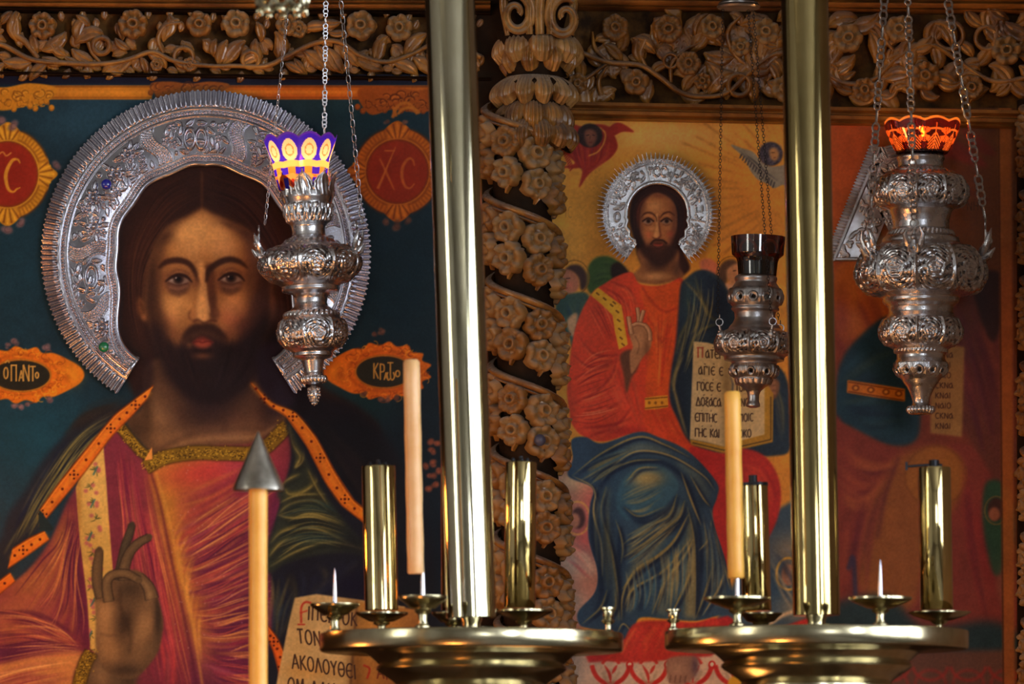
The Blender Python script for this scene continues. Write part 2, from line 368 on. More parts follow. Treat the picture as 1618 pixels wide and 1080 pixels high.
    B((276, 350), 16, 8, (70, 40, 24), .8, -28); B((362, 352), 18, 8, (66, 38, 26), .8, 24)
    L([(286, 452), (300, 462), (304, 480)], 5, (128, 78, 42), 3, .5); L([(346, 456), (352, 476)], 5, (150, 96, 54), 3, .4)
    B((258, 518), 14, 18, (84, 50, 30), .7, -20); B((384, 516), 16, 14, (110, 62, 44), .7)
    # nose: lit ridge, dark side plane
    P([(313, 418), (322, 418), (327, 470), (333, 500), (324, 508), (312, 504), (308, 494), (313, 470)], (224, 164, 96), 2.0, .95)
    P([(325, 420), (337, 420), (341, 450), (343, 486), (345, 500), (332, 503), (329, 480), (326, 450)], (84, 48, 30), 2.6, .95)
    L([(323, 424), (326, 468), (331, 494)], 2.5, (232, 180, 116), 1.5, .75)
    P([(300, 494), (306, 486), (311, 492), (309, 503), (301, 504)], (172, 112, 62), 1.6, .9); L([(301, 490), (298, 499), (303, 506)], 2.5, (96, 56, 32), 1.3, .8)
    L([(304, 508), (314, 505), (322, 510), (332, 506), (343, 507)], 3.5, (70, 34, 24), 1.2, .85); B((322, 503), 6, 4, (222, 160, 98), .7)
    B((341, 496), 5, 7, (110, 66, 42), .7)
    # brows
    L([(250, 424), (262, 414), (281, 411), (298, 416), (308, 430), (312, 446)], [4, 9, 10, 9, 7, 4], (54, 28, 18), 1.5, .95)
    L([(326, 446), (330, 428), (342, 417), (360, 410), (378, 413), (392, 424)], [5, 8, 10, 10, 8, 3], (52, 28, 20), 1.5, .95)
    L([(256, 428), (280, 421), (300, 428)], 5, (176, 114, 62), 2.5, .5); L([(344, 428), (364, 420), (384, 427)], 5, (158, 102, 60), 2.5, .5)
    # eyes
    def eye(cx, cy, s):
        B((cx, cy+2), 26, 16, (120, 72, 42), .8, 0, 1.5)
        P([(cx-20, cy+4), (cx-13, cy+2), (cx, cy+7), (cx+14, cy+3), (cx+21, cy+3), (cx+14, cy+18), (cx, cy+25), (cx-13, cy+19)], (92, 58, 42), 2.2, .85)
        L([(cx-16, cy+17), (cx, cy+25), (cx+17, cy+17)], 3, (64, 38, 28), 1.6, .7); L([(cx-15, cy+12), (cx, cy+15), (cx+16, cy+11)], 2.4, (158, 112, 84), 1.2, .7)
        P([(cx-16, cy+3), (cx-8, cy-4), (cx+3, cy-6), (cx+13, cy-3), (cx+19, cy+3), (cx+8, cy+8), (cx-6, cy+8)], (132, 106, 90), 1.0)
        B((cx-9, cy+1), 4, 3.2, (178, 158, 146), .75)
        c.ell((cx+1, cy-.5), 8.2, 8, (50, 30, 24), 1.1); c.ell((cx+1, cy-.5), 4, 4, (18, 12, 14), .8); c.ell((cx-3, cy-2.5), 1.5, 1.5, (196, 180, 170), .5)
        L([(cx-20, cy+4), (cx-9, cy-4), (cx+3, cy-7), (cx+14, cy-4), (cx+23, cy+5)], [2, 5, 6, 5, 2], (40, 20, 16), .9, .95)
        L([(cx-17, cy-5), (cx, cy-15), (cx+18, cy-8)], 2.2, (82, 46, 30), 1.1, .7); L([(cx-16, cy+5), (cx, cy+9.5), (cx+17, cy+6)], 1.8, (74, 40, 32), .8, .8)
        L([(cx-13, cy-9), (cx, cy-12), (cx+12, cy-10)], 2.4, (164, 112, 70), 1.4, .5)
    eye(281, 441, 1); eye(364, 439, 1)
    B((252, 438), 5, 8, (92, 56, 34), .6); B((312, 447), 5, 8, (110, 66, 40), .7); B((396, 440), 8, 16, (84, 54, 42), .6)
    L([(316, 372), (318, 392), (316, 408)], 3, (166, 104, 56), 2.2, .35); L([(328, 380), (327, 400)], 3, (164, 104, 60), 2.2, .3)
    L([(286, 384), (306, 379)], 3, (164, 100, 52), 2.4, .35); L([(334, 380), (356, 385)], 3, (164, 108, 66), 2.4, .3)
    c.clip = None
    # beard and moustache
    P([(240, 505), (256, 520), (275, 545), (296, 533), (322, 524), (350, 534), (372, 540), (398, 520), (420, 490), (428, 500), (424, 545), (406, 592), (376, 626), (340, 640), (300, 632), (270, 604), (250, 565), (238, 530)], (30, 18, 20), 5, .97)
    B((262, 545), 14, 30, (38, 22, 18), .6, -25); B((392, 560), 22, 50, (34, 22, 30), .8)
    B((276, 530), 12, 12, (110, 66, 38), .55); B((360, 528), 12, 8, (104, 58, 40), .5)
    P([(288, 536), (296, 520), (308, 512), (320, 512), (332, 511), (346, 518), (358, 534), (346, 531), (334, 524), (321, 522), (306, 526)], (46, 26, 20), 2.2, .85)
    c.weave([(240, 510), (262, 566), (300, 622)], [(302, 548), (312, 590), (318, 630)], 40, [(46, 26, 22), (20, 12, 14), (40, 22, 20)], 3, .5, 1.3, 2)
    c.weave([(348, 545), (340, 590), (326, 630)], [(424, 500), (410, 570), (366, 622)], 40, [(40, 26, 30), (20, 12, 16), (34, 22, 26)], 3, .5, 1.3, 2)
    # mouth
    P([(286, 537), (293, 522), (307, 512), (320, 513), (333, 511), (348, 519), (360, 537), (350, 538), (336, 531), (326, 528), (320, 530), (313, 528), (302, 533), (294, 541)], (44, 24, 20), 2.2, .55)
    B((321, 546), 22, 11, (58, 32, 26), .55)
    P([(304, 541), (312, 534), (320, 532), (326, 534), (336, 540), (330, 546), (320, 548), (310, 546)], (126, 50, 36), 1.8)
    P([(308, 542), (320, 541), (334, 542), (327, 548), (320, 549), (312, 547)], (166, 78, 54), 1.6, .8); L([(303, 541), (313, 539), (320, 541), (328, 539), (338, 541)], 1.8, (88, 26, 22), .7, .9)
    L([(306, 553), (320, 556), (334, 552)], 4, (28, 14, 14), 1.5, .8); B((320, 562), 13, 5, (120, 72, 42), .7); B((299, 545), 5, 5, (120, 76, 44), .6)
    B((262, 590), 30, 30, (34, 20, 20), .35)
    P([(236, 560), (243, 590), (232, 630), (212, 650), (222, 610), (228, 580)], (38, 22, 24), 4, .8)
    P([(404, 560), (432, 540), (460, 560), (470, 620), (440, 655), (412, 622)], (34, 24, 38), 4, .95)
    # ---------------- mantle on the left shoulder
    man = [(238, 612), (196, 640), (140, 655), (100, 690), (66, 730), (40, 775), (14, 810), (-10, 870), (-75, 900), (-75, 1010), (12, 905), (62, 838), (100, 780), (150, 718), (200, 662)]
    P(man, (30, 36, 46), 3)
    c.clip = c.mask(man, 2)
    c.weave([(200, 640), (120, 690), (60, 780), (0, 890)], [(205, 655), (150, 715), (90, 790), (50, 850)], 46, [(104, 100, 52), (18, 26, 44), (86, 86, 50), (24, 34, 52), (146, 136, 68), (20, 24, 36), (120, 112, 58)], 5, .75, 1.2, 3)
    c.weave([(110, 680), (60, 760), (10, 850)], [(90, 730), (60, 800), (30, 870)], 14, [(122, 116, 62), (20, 30, 54)], 5, .7, 1.2, 3)
    c.weave([(190, 650), (120, 690), (64, 770), (10, 870)], [(205, 660), (150, 715), (94, 790), (56, 850)], 34, [(164, 152, 80), (14, 20, 36), (136, 128, 66)], 2, .8, .7, 3)
    B((190, 640), 50, 16, (34, 26, 28), .8, -20)
    c.clip = None
    c.weave([(190, 640), (130, 668), (100, 700)], [(200, 630), (140, 650), (90, 700)], 20, [(40, 32, 30), (46, 40, 34)], 5, .5, 2.5, 4)
    P([(-75, 960), (-40, 900), (0, 868), (12, 905), (10, 925), (-75, 1020)], (24, 34, 44), 2)
    # ---------------- robe
    robe = [(186, 672), (210, 700), (240, 728), (330, 706), (400, 700), (458, 672), (462, 720), (446, 780), (430, 850), (432, 960), (450, 1160), (-75, 1160), (-75, 960), (20, 920), (75, 860), (110, 785), (160, 712)]
    P(robe, (122, 46, 60), 2)
    c.clip = c.mask(robe, 1.5)
    # left part under the stole and sleeve
    c.weave([(112, 790), (95, 850), (60, 900), (0, 960)], [(135, 830), (120, 900), (130, 980), (132, 1030)], 46, [(184, 112, 52), (140, 56, 62), (98, 34, 62), (168, 84, 60), (112, 40, 64)], 7, .6, 1.6, 4)
    B((48, 920), 40, 30, (190, 122, 52), .6, -35); B((20, 975), 50, 28, (196, 118, 66), .75); B((96, 850), 14, 40, (176, 116, 52), .6, 20)
    c.weave([(-40, 960), (40, 965), (95, 990), (138, 1028)], [(-40, 1060), (40, 1040), (95, 1032), (140, 1032)], 40, [(206, 130, 66), (150, 62, 60), (108, 36, 60), (186, 100, 60), (84, 26, 56)], 6, .6, 1.4, 4)
    P([(-75, 1034), (-10, 1024), (60, 1012), (135, 1026), (60, 1030), (0, 1050), (-75, 1064)], (92, 30, 64), 3, .9)
    P([(-75, 1062), (0, 1048), (70, 1034), (130, 1032), (118, 1070), (112, 1160), (-75, 1160)], (206, 138, 72), 3, .95)
    c.weave([(-60, 1080), (40, 1052), (126, 1040)], [(-60, 1150), (40, 1110), (118, 1090)], 26, [(222, 160, 86), (150, 62, 64), (180, 96, 62), (120, 40, 60)], 6, .5, 1.6, 4)
    P([(104, 835), (116, 822), (130, 900), (142, 1000), (138, 1028), (118, 980), (104, 900)], (92, 28, 56), 3, .75)
    # strip between stole and the centre
    c.weave([(178, 700), (190, 800), (200, 900), (230, 1080)], [(232, 738), (262, 860), (290, 980), (330, 1150)], 46, [(150, 46, 68), (112, 34, 62), (186, 70, 62), (96, 26, 60), (190, 96, 60)], 7, .6, 1.5, 3)
    c.weave([(240, 840), (262, 900), (284, 980), (310, 1080)], [(252, 960), (256, 1010), (260, 1060), (250, 1150)], 22, [(206, 70, 62), (196, 90, 80), (130, 36, 60)], 6, .6, 1.5, 3)
    c.weave([(178, 700), (190, 800), (200, 900), (230, 1080)], [(236, 738), (266, 860), (294, 980), (334, 1150)], 40, [(212, 96, 80), (84, 20, 54), (206, 128, 72), (170, 50, 70)], 1.9, .75, .7, 3)
    c.weave([(112, 790), (95, 850), (60, 900), (0, 960)], [(135, 830), (120, 900), (130, 980), (132, 1030)], 34, [(222, 150, 74), (84, 26, 58), (196, 96, 66)], 1.9, .75, .7, 4)
    c.weave([(-40, 960), (40, 965), (95, 990), (138, 1028)], [(-40, 1060), (40, 1040), (95, 1032), (140, 1032)], 30, [(228, 160, 86), (84, 24, 54), (206, 110, 70)], 1.9, .75, .7, 4)
    c.weave([(-60, 1080), (40, 1052), (126, 1040)], [(-60, 1150), (40, 1110), (118, 1090)], 20, [(236, 180, 104), (140, 50, 62)], 1.9, .7, .7, 4)
    # the centre panel: gold sheen falling to rose and violet
    cen = [(238, 742), (300, 722), (370, 716), (440, 700), (462, 690), (450, 760), (440, 860), (440, 1160), (322, 1160), (296, 1010), (270, 890), (250, 800)]
    P(cen, grad((260, 760), (430, 900), (186, 116, 44), (160, 70, 60), (112, 40, 66), (92, 32, 62)), 2)
    B((262, 800), 18, 60, (196, 132, 46), .85, -12); B((282, 900), 18, 70, (192, 126, 44), .8, -12); B((312, 980), 22, 70, (196, 122, 50), .7, -10)
    B((330, 745), 70, 22, (190, 58, 56), .8, -6); B((400, 760), 40, 36, (140, 48, 66), .7)
    c.weave([(440, 730), (360, 790), (300, 830), (262, 846)], [(440, 1100), (400, 1090), (360, 1080), (318, 1060)], 95, [(206, 130, 60), (182, 66, 62), (120, 38, 66), (96, 30, 66), (200, 104, 62), (176, 84, 96)], 5, .55, 1.3, 4)
    c.weave([(400, 720), (330, 760), (270, 780)], [(436, 800), (360, 860), (290, 910)], 34, [(200, 76, 60), (206, 134, 60), (130, 40, 60), (150, 54, 70)], 5, .5, 1.3, 4)
    c.weave([(436, 740), (420, 900), (400, 1080)], [(446, 800), (444, 940), (440, 1100)], 26, [(82, 28, 62), (128, 50, 84), (104, 36, 70)], 7, .6, 1.6, 2)
    c.weave([(440, 730), (370, 780), (310, 822), (266, 850)], [(440, 1110), (404, 1090), (370, 1084), (326, 1070)], 80, [(222, 150, 74), (236, 170, 90), (150, 44, 66), (84, 26, 60), (214, 96, 70)], 2.0, .8, .7, 3)
    c.weave([(300, 790), (276, 840), (284, 900)], [(320, 960), (312, 1010), (326, 1080)], 16, [(232, 166, 70), (206, 134, 48)], 3, .7, 1, 3)
    L([(238, 745), (254, 800), (272, 890), (298, 1010), (322, 1150)], 4, (86, 24, 46), 1.5, .7)
    L([(246, 745), (262, 800), (282, 890), (308, 1010), (330, 1150)], 3, (216, 156, 66), 1.5, .7)
    B((395, 735), 40, 14, (176, 66, 84), .6)
    for k in range(60): B((270+rng.rand()*160, 730+rng.rand()*320), 1.2, 1.2, (206, 160, 150), .35)
    c.clip = None
    # neck bands
    def gband(pts, w):
        L(pts, w+3, (56, 40, 14), 1, .9); L(pts, w, (124, 94, 22), .8)
        C = catmull(pts, False, 30)
        for k in range(len(C)*3):
            p = C[rng.randint(len(C))]+rng.randn(2)*w*.22
            c.ell(p, 1.3, 1.0, (188, 150, 40) if rng.rand() < .55 else (60, 42, 12), .4, .8)
    gband([(190, 674), (206, 694), (222, 712), (237, 722)], 15)
    gband([(230, 738), (262, 722), (310, 715), (360, 716), (410, 712), (455, 672)], 21)
    P([(228, 727), (240, 706), (241, 725)], (236, 150, 66), .6, sm=False)
    # cream stole with garlands
    st = [(138, 726), (163, 702), (168, 762), (172, 822), (178, 900), (166, 960), (154, 1032), (143, 1026), (138, 948), (126, 850), (120, 770)]
    P(st, (214, 172, 84), .8, sm=False)
    c.clip = c.mask(st, .6, sm=False)
    B((150, 780), 18, 60, (228, 190, 104), .5); B((150, 900), 14, 60, (196, 150, 66), .5); B((124, 800), 5, 60, (182, 128, 52), .7); L([(172, 822), (178, 900), (160, 990)], 4, (240, 176, 70), 1, .6)
    for k in range(12):
        yy = 716+k*26; xx = 147+5*math.sin(k*2.1)
        for m in range(7):
            a = rng.rand()*6.28; r = 5+rng.rand()*6
            L([(xx, yy), (xx+r*math.cos(a)*.5+1, yy+r*math.sin(a)*.6), (xx+r*math.cos(a), yy+r*math.sin(a))], 1.5, (74, 80, 40), .5, .8, taper='both')
        for m in range(3):
            B((xx+rng.randn()*6, yy+rng.randn()*7), 3.6, 3.4, (186, 96, 92), .85, 0, 1.6)
        if k % 2: L([(xx-4, yy+8), (xx+3, yy-6)], 3, (56, 104, 96), .6, .8)
    c.clip = None
    # orange borders of the mantle
    def oband(A, Bp, base, hl, dots=True):
        P(list(A)+list(Bp)[::-1], base, .8, sm=False)
        A2, B2 = catmull(A, False, 24), catmull(Bp, False, 24)
        n = min(len(A2), len(B2)); A2 = A2[np.linspace(0, len(A2)-1, n).astype(int)]; B2 = B2[np.linspace(0, len(B2)-1, n).astype(int)]
        mid = A2*.5+B2*.5
        L(mid, 7, hl, 2.5, .55, sm=False); L(A2, 2, (96, 40, 12), .7, .8, sm=False); L(B2, 2, (120, 52, 10), .7, .7, sm=False)
        L(A2*.85+B2*.15, 1.3, hl, .6, .8, sm=False)
        if dots:
            for k in range(6, n-4, 11):
                p = mid[k]; c.ell(p, 2.2, 2.2, (96, 22, 8), .5)
                if (k//11) % 3 == 1:
                    for dx, dy in ((6, 0), (-6, 0), (0, 6), (0, -6)): c.ell(p+[dx, dy], 1.6, 1.6, (70, 18, 8), .4)
    oband([(243, 608), (200, 640), (180, 656), (140, 704), (95, 760), (62, 806)], [(232, 630), (210, 655), (176, 690), (132, 748), (96, 792), (62, 832)], (216, 104, 26), (246, 164, 44))
    oband([(20, 866), (45, 850), (70, 838)], [(12, 898), (45, 876), (78, 852)], (222, 110, 24), (246, 160, 44))
    oband([(-60, 950), (-20, 930), (16, 904)], [(-60, 985), (-10, 946), (24, 918)], (214, 96, 20), (240, 140, 40))
    P([(62, 806), (62, 834), (70, 838), (84, 836), (74, 820)], (24, 44, 46), .8)
    # ---------------- blessing hand
    hd = (84, 66, 44)
    P([(110, 1160), (125, 1080), (150, 1030), (200, 1040), (238, 1040), (216, 1075), (205, 1160)], (96, 74, 50), 2)
    B((160, 1070), 14, 30, (142, 108, 70), .7); B((205, 1060), 14, 26, (52, 38, 28), .7)
    palm = [(151, 936), (152, 980), (152, 1024), (166, 1058), (190, 1070), (216, 1068), (246, 1036), (256, 1004), (257, 975), (244, 930), (232, 912), (215, 900), (188, 902), (170, 908), (164, 930)]
    P(palm, (104, 78, 50), 1.5)
    c.clip = c.mask(palm, 1.5)
    B((166, 975), 15, 36, (176, 130, 78), .9); B((172, 1022), 19, 28, (164, 120, 72), .85); B((198, 985), 14, 26, (58, 42, 28), .9, 10); B((228, 990), 15, 36, (156, 116, 72), .85, 18)
    B((204, 930), 20, 14, (60, 46, 32), .8); B((250, 970), 7, 40, (44, 34, 26), .8); B((200, 1058), 26, 10, (56, 42, 30), .8); B((214, 1030), 14, 14, (116, 86, 54), .6)
    L([(190, 930), (192, 965), (206, 1000), (204, 1030)], 4, (46, 32, 22), 2.2, .6); L([(158, 948), (172, 944), (186, 948)], 3, (52, 38, 26), 1.6, .7)
    c.clip = None
    def finger(pts, w, base=(92, 72, 46), li=(150, 116, 74), side=1):
        L(pts, [x+2.5 for x in w], (38, 28, 22), .9, .95); L(pts, w, base, .9)
        Q = catmull(pts, False, 7); L(Q+[-side*1.6, 0], [x*.4 for x in w], li, 1.6, .75, sm=False); c.ell(Q[-1], w[-1]*.5, w[-1]*.5, base, .8)
    finger([(188, 916), (192, 890), (198, 862), (205, 842), (209, 828)], [14, 13, 12, 11, 9], (66, 56, 42), (96, 80, 54))
    finger([(196, 916), (196, 898), (204, 874), (218, 858), (236, 848)], [17, 16, 14, 12, 10], (84, 66, 44), (132, 104, 68))
    finger([(160, 944), (154, 920), (154, 896), (156, 880), (157, 868)], [16, 15, 14, 12, 10], (88, 68, 44), (134, 106, 66))
    finger([(240, 946), (236, 930), (228, 918), (220, 910)], [20, 17, 14, 12], (104, 80, 52), (158, 124, 78))
    finger([(172, 950), (169, 930), (170, 916), (180, 907), (200, 906), (220, 916)], [15, 14, 13, 12, 12, 10], (98, 76, 48), (150, 118, 74))
    L([(158, 1000), (172, 1004), (186, 1002)], 2, (64, 46, 30), 1.4, .5)
    # cuff
    gband([(120, 1160), (124, 1090), (134, 1050), (144, 1030)], 20)
    # ---------------- drapery on the right side
    P([(452, 660), (480, 660), (520, 700), (560, 780), (620, 860), (640, 1160), (430, 1160), (432, 960), (424, 870), (446, 790), (460, 720)], (26, 28, 40), 2)
    P([(470, 655), (500, 670), (560, 660), (620, 720), (680, 860), (700, 1160), (600, 1160), (590, 850), (540, 760)], (16, 16, 24), 6, .9)
    c.weave([(480, 660), (540, 740), (590, 820)], [(520, 670), (580, 740), (620, 830)], 22, [(44, 38, 30), (22, 20, 28), (34, 26, 30)], 5, .45, 2.2, 4)
    dr = [(454, 664), (468, 690), (486, 730), (520, 790), (576, 862), (590, 876), (540, 872), (490, 878), (450, 890), (424, 905), (423, 862), (444, 800), (438, 778), (464, 740), (462, 700)]
    P(dr, (44, 52, 44), 2)
    c.clip = c.mask(dr, 2)
    go = [(134, 124, 56), (150, 138, 62), (100, 98, 50)]
    for pts in ([(456, 668), (462, 700), (474, 722), (466, 738), (478, 728), (482, 700)], [(450, 768), (456, 780), (476, 778), (500, 760), (498, 740)], [(440, 775), (450, 760), (474, 748)],
                [(434, 815), (460, 795), (496, 790), (520, 806)], [(436, 812), (460, 818), (500, 816), (545, 830)], [(426, 858), (450, 838), (500, 835), (560, 862)], [(424, 896), (470, 870), (520, 856), (580, 868)], [(424, 880), (446, 856), (480, 846)], [(440, 795), (470, 782), (520, 780)], [(486, 740), (500, 770), (520, 800)]):
        L(pts, 6, go[rng.randint(3)], 1.8, .85, taper='both'); L([(x+2, y+6) for x, y in pts], 5, (22, 26, 30), 2, .8, taper='both'); L(pts, 2, (186, 170, 92), .9, .6, taper='both')
    c.weave([(436, 800), (490, 790), (540, 815)], [(426, 890), (490, 860), (575, 868)], 26, [(176, 162, 84), (20, 28, 34), (132, 124, 62), (50, 78, 84)], 2, .75, .7, 3)
    B((500, 850), 50, 8, (30, 60, 70), .5); B((500, 800), 40, 8, (30, 56, 60), .5); B((560, 855), 26, 26, (24, 26, 34), .7)
    c.clip = None
    c.weave([(424, 890), (440, 960), (425, 1040)], [(575, 880), (560, 900), (470, 940)], 40, [(28, 34, 60), (90, 88, 52), (20, 22, 38), (40, 52, 74)], 5, .5, 1.6, 4)
    c.weave([(430, 900), (425, 960), (424, 1010)], [(470, 920), (450, 970), (436, 1030)], 14, [(110, 104, 62), (36, 60, 86)], 4, .6, 1.3, 3)
    B((560, 925), 50, 25, (20, 20, 44), .8)
    oband([(398, 606), (430, 636), (468, 652), (500, 690), (530, 745), (560, 790), (592, 815), (620, 850)], [(396, 604), (424, 640), (452, 658), (484, 704), (514, 762), (540, 798), (580, 830), (606, 868)], (208, 108, 24), (240, 156, 44))
    oband([(424, 988), (440, 1010), (452, 1040), (456, 1080)], [(424, 1010), (432, 1030), (440, 1060), (440, 1100)], (206, 84, 20), (232, 130, 40))
    # ---------------- book
    bk = [(466, 944), (500, 938), (560, 946), (640, 958), (640, 1000), (590, 1160), (420, 1160), (441, 1060), (455, 990)]
    P(bk, (206, 180, 122), .9, sm=False)
    P([(566, 950), (660, 962), (700, 1160), (552, 1160)], grad((560, 1000), (680, 1050), (206, 150, 70), (120, 70, 30)), 1, sm=False)
    c.clip = c.mask(bk, .8, sm=False)
    B((470, 1040), 30, 90, (200, 160, 92), .5); B((500, 1060), 60, 14, (206, 150, 70), .5); B((562, 1060), 14, 130, (120, 84, 40), .8); B((540, 970), 60, 22, (120, 98, 62), .35)
    c.clip = None
    L([(564, 950), (548, 1160)], 2.5, (60, 34, 20), 1, .9)
    ink = (62, 42, 34)
    L([(492, 952), (482, 951), (476, 960), (476, 984)], 3, (180, 54, 40), .8); L([(474, 968), (486, 964)], 2, (180, 54, 40), .7); L([(470, 986), (482, 986)], 2, (180, 54, 40), .7)
    c.text("IPEN OK", 486, 957, 22, 12, 2.6, ink, dy=.14, slant=.05)
    c.text("TON K", 471, 993, 23, 12, 2.6, ink, dy=.14, slant=-.1); c.text("AKOLOYQEI", 462, 1033, 23, 11.5, 2.5, ink, dy=.17, gap=.22, slant=-.06)
    c.text("OM LAXI", 455, 1070, 22, 12, 2.5, ink, dy=.14); c.text("ARATO", 448, 1108, 22, 12, 2.5, ink, dy=.14)
    L([(574, 1050), (584, 1056), (580, 1072)], 3, (170, 50, 34), .8); c.text("AI", 596, 1050, 22, 12, 2.5, (110, 50, 30), dy=.1)
    return c
# ------------------------------------------------------------------ painting 2: the enthroned figures
def paint_mid(step):
    c = Canvas(860, 170, 1625, 1150, step, (220, 148, 54), 7)
    L = c.line; P = c.poly; B = c.blob; rng = c.rng
    # gold ground; top sheen, halo shadow and right-hand shade painted into the colour
    B((1060, 215), 90, 26, (238, 184, 104), .8); B((960, 330), 60, 60, (206, 142, 50), .6); B((1190, 330), 70, 90, (222, 138, 46), .7); B((900, 400), 30, 60, (200, 146, 60), .7)
    B((965, 360), 36, 70, (150, 92, 24), .35)  # cast shadow of the small halo, painted to its left
    P([(1290, 170), (1625, 170), (1625, 1150), (1290, 1150)], grad((1290, 300), (1560, 320), (178, 82, 24), (126, 62, 20), (96, 52, 20)), 14, sm=False)  # ground darkens rightward: shade put into the colour
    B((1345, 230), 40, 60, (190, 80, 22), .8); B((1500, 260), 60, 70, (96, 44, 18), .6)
    for k in range(26):
        a = math.radians(95+k*7.0+rng.rand()*3); r0 = 60+rng.rand()*60; r1 = r0+50+rng.rand()*70
        L([(1262+r0*math.cos(a), 300+r0*math.sin(a)), (1262+r1*math.cos(a), 300+r1*math.sin(a))], [1.2, 5], (152, 92, 34), 1.2, .45)
    for k in range(12):
        a = math.radians(200+k*9); L([(1262+70*math.cos(a), 290+70*math.sin(a)), (1262+130*math.cos(a), 290+130*math.sin(a))], [1, 3], (150, 96, 40), 1, .4)
    c.text("IC", 893, 326, 18, 8, 1.3, (150, 104, 50), a=.6)
    # red seraph
    red = (160, 44, 28)
    P([(884, 195), (905, 196), (922, 200), (945, 196), (962, 200), (970, 212), (976, 232), (964, 250), (945, 262), (928, 278), (915, 296), (920, 268), (904, 266), (884, 264), (908, 258), (896, 244), (888, 222)], red, .9)
    P([(958, 210), (966, 198), (980, 194), (1002, 208), (984, 208), (970, 214)], red, .8)
    c.weave([(890, 205), (900, 240), (925, 280)], [(968, 212), (960, 250), (925, 276)], 24, [(196, 76, 38), (120, 28, 30), (176, 60, 50), (96, 24, 40)], 2.6, .6, .8, 1.4)
    for k in range(16): L([(888+k*1.2, 215+k*3.2), (882+k*1.2, 222+k*3.2)], 2.2, red, .6)
    L([(945, 200), (956, 210), (954, 226), (944, 240), (930, 246)], 2.2, (224, 150, 60), .7)
    def curls(cx, cy, rx, ry, col, hl, n=40):
        c.ell((cx, cy), rx, ry, col, .9)
        for k in range(n):
            a = rng.rand()*6.28; q = rng.rand()**.5; c.ring((cx+rx*q*math.cos(a), cy+ry*q*math.sin(a)), 2.4, 2.2, 1.1, hl, .5, .5, rng.rand()*360, rng.rand()*360+180)
    curls(932, 214, 20, 19, (44, 28, 26), (70, 48, 40))
    P([(924, 208), (934, 204), (942, 210), (942, 222), (934, 232), (926, 226)], (128, 74, 54), 1.2)
    B((932, 214), 6, 6, (156, 96, 70), .6); L([(926, 214), (931, 213)], 1.6, (50, 26, 22), .5); L([(936, 213), (940, 214)], 1.6, (50, 26, 22), .5); L([(933, 214), (932, 220)], 1, (90, 46, 34), .5); L([(930, 225), (936, 225)], 1.6, (110, 40, 34), .5)
    # grey winged head
    P([(1155, 229), (1172, 234), (1190, 240), (1202, 254), (1215, 262), (1232, 262), (1250, 260), (1250, 300), (1238, 292), (1224, 297), (1212, 290), (1198, 284), (1186, 270), (1176, 250)], (142, 130, 108), .8)
    c.weave([(1165, 234), (1190, 256), (1212, 284)], [(1190, 250), (1215, 276), (1236, 288)], 18, [(70, 64, 66), (170, 154, 122), (104, 96, 90)], 2, .7, .6, 1)
    for k in range(14): L([(1172+k*4, 243+k*3.4), (1169+k*4, 250+k*3.6)], 2.4, (74, 66, 66), .6)
    curls(1218, 243, 19, 19, (62, 54, 62), (110, 98, 110), 60)
    P([(1216, 236), (1226, 234), (1231, 244), (1226, 254), (1218, 250)], (186, 130, 76), 1); L([(1219, 241), (1224, 241)], 1.3, (60, 36, 26), .5); L([(1222, 249), (1226, 249)], 1.3, (120, 50, 36), .5)
    # green wings and the angel on the left
    P([(928, 425), (940, 408), (962, 405), (985, 420), (990, 440), (960, 450), (938, 466), (926, 450)], (58, 86, 44), 1)
    c.weave([(934, 420), (960, 412), (985, 425)], [(934, 455), (950, 448), (975, 445)], 14, [(90, 116, 56), (36, 60, 40), (76, 96, 64)], 3, .6, 1, 1.5)
    P([(966, 420), (980, 415), (1000, 440), (985, 446), (968, 440)], (40, 26, 22), 1.5)
    c.ring((908, 438), 23, 27, 1.6, (120, 76, 26), .5, .9); c.ell((908, 438), 22, 26, (222, 160, 60), 1, .5)
    P([(894, 424), (904, 418), (918, 420), (927, 434), (926, 452), (918, 458), (914, 440), (904, 430), (894, 430)], (64, 44, 40), 1)
    P([(890, 428), (904, 428), (914, 440), (914, 455), (904, 464), (892, 460)], (176, 112, 84), 1); B((900, 450), 5, 5, (200, 110, 90), .6); L([(894, 440), (901, 439)], 1.6, (56, 32, 28), .5); L([(892, 455), (897, 455)], 1.5, (140, 50, 42), .5)
    P([(880, 470), (900, 464), (925, 462), (932, 480), (915, 520), (905, 550), (898, 530), (880, 520)], (56, 82, 74), 1.2)
    c.weave([(884, 480), (900, 500), (900, 540)], [(925, 468), (918, 500), (908, 540)], 14, [(90, 110, 84), (34, 54, 66), (50, 80, 96)], 4, .6, 1, 1.5)
    P([(896, 505), (912, 495), (908, 530), (900, 526)], (226, 170, 120), 1.5, .8)
    # right cherub behind the shoulder
    P([(1105, 415), (1120, 408), (1136, 420), (1140, 440), (1118, 440)], (196, 110, 90), 1.5, .85)
    c.ring((1156, 432), 24, 27, 1.5, (120, 80, 30), .5, .8); c.ell((1156, 432), 23, 26, (222, 158, 60), 1, .4)
    P([(1136, 424), (1146, 412), (1160, 410), (1168, 420), (1156, 424), (1150, 440), (1146, 452), (1136, 446)], (92, 70, 58), 1)
    P([(1150, 424), (1164, 416), (1174, 424), (1174, 444), (1164, 452), (1152, 446), (1148, 434)], (196, 142, 102), 1); L([(1158, 428), (1163, 427)], 1.5, (60, 36, 30), .5); L([(1162, 443), (1168, 443)], 1.5, (150, 60, 50), .5)
    P([(1146, 448), (1164, 450), (1180, 462), (1170, 480), (1150, 470)], (210, 164, 128), 1.5)
    # pale clouds and small heads at both sides of the seat
    P([(870, 730), (905, 728), (930, 750), (950, 780), (950, 850), (966, 900), (958, 950), (930, 985), (870, 1000)], (186, 124, 104), 4)
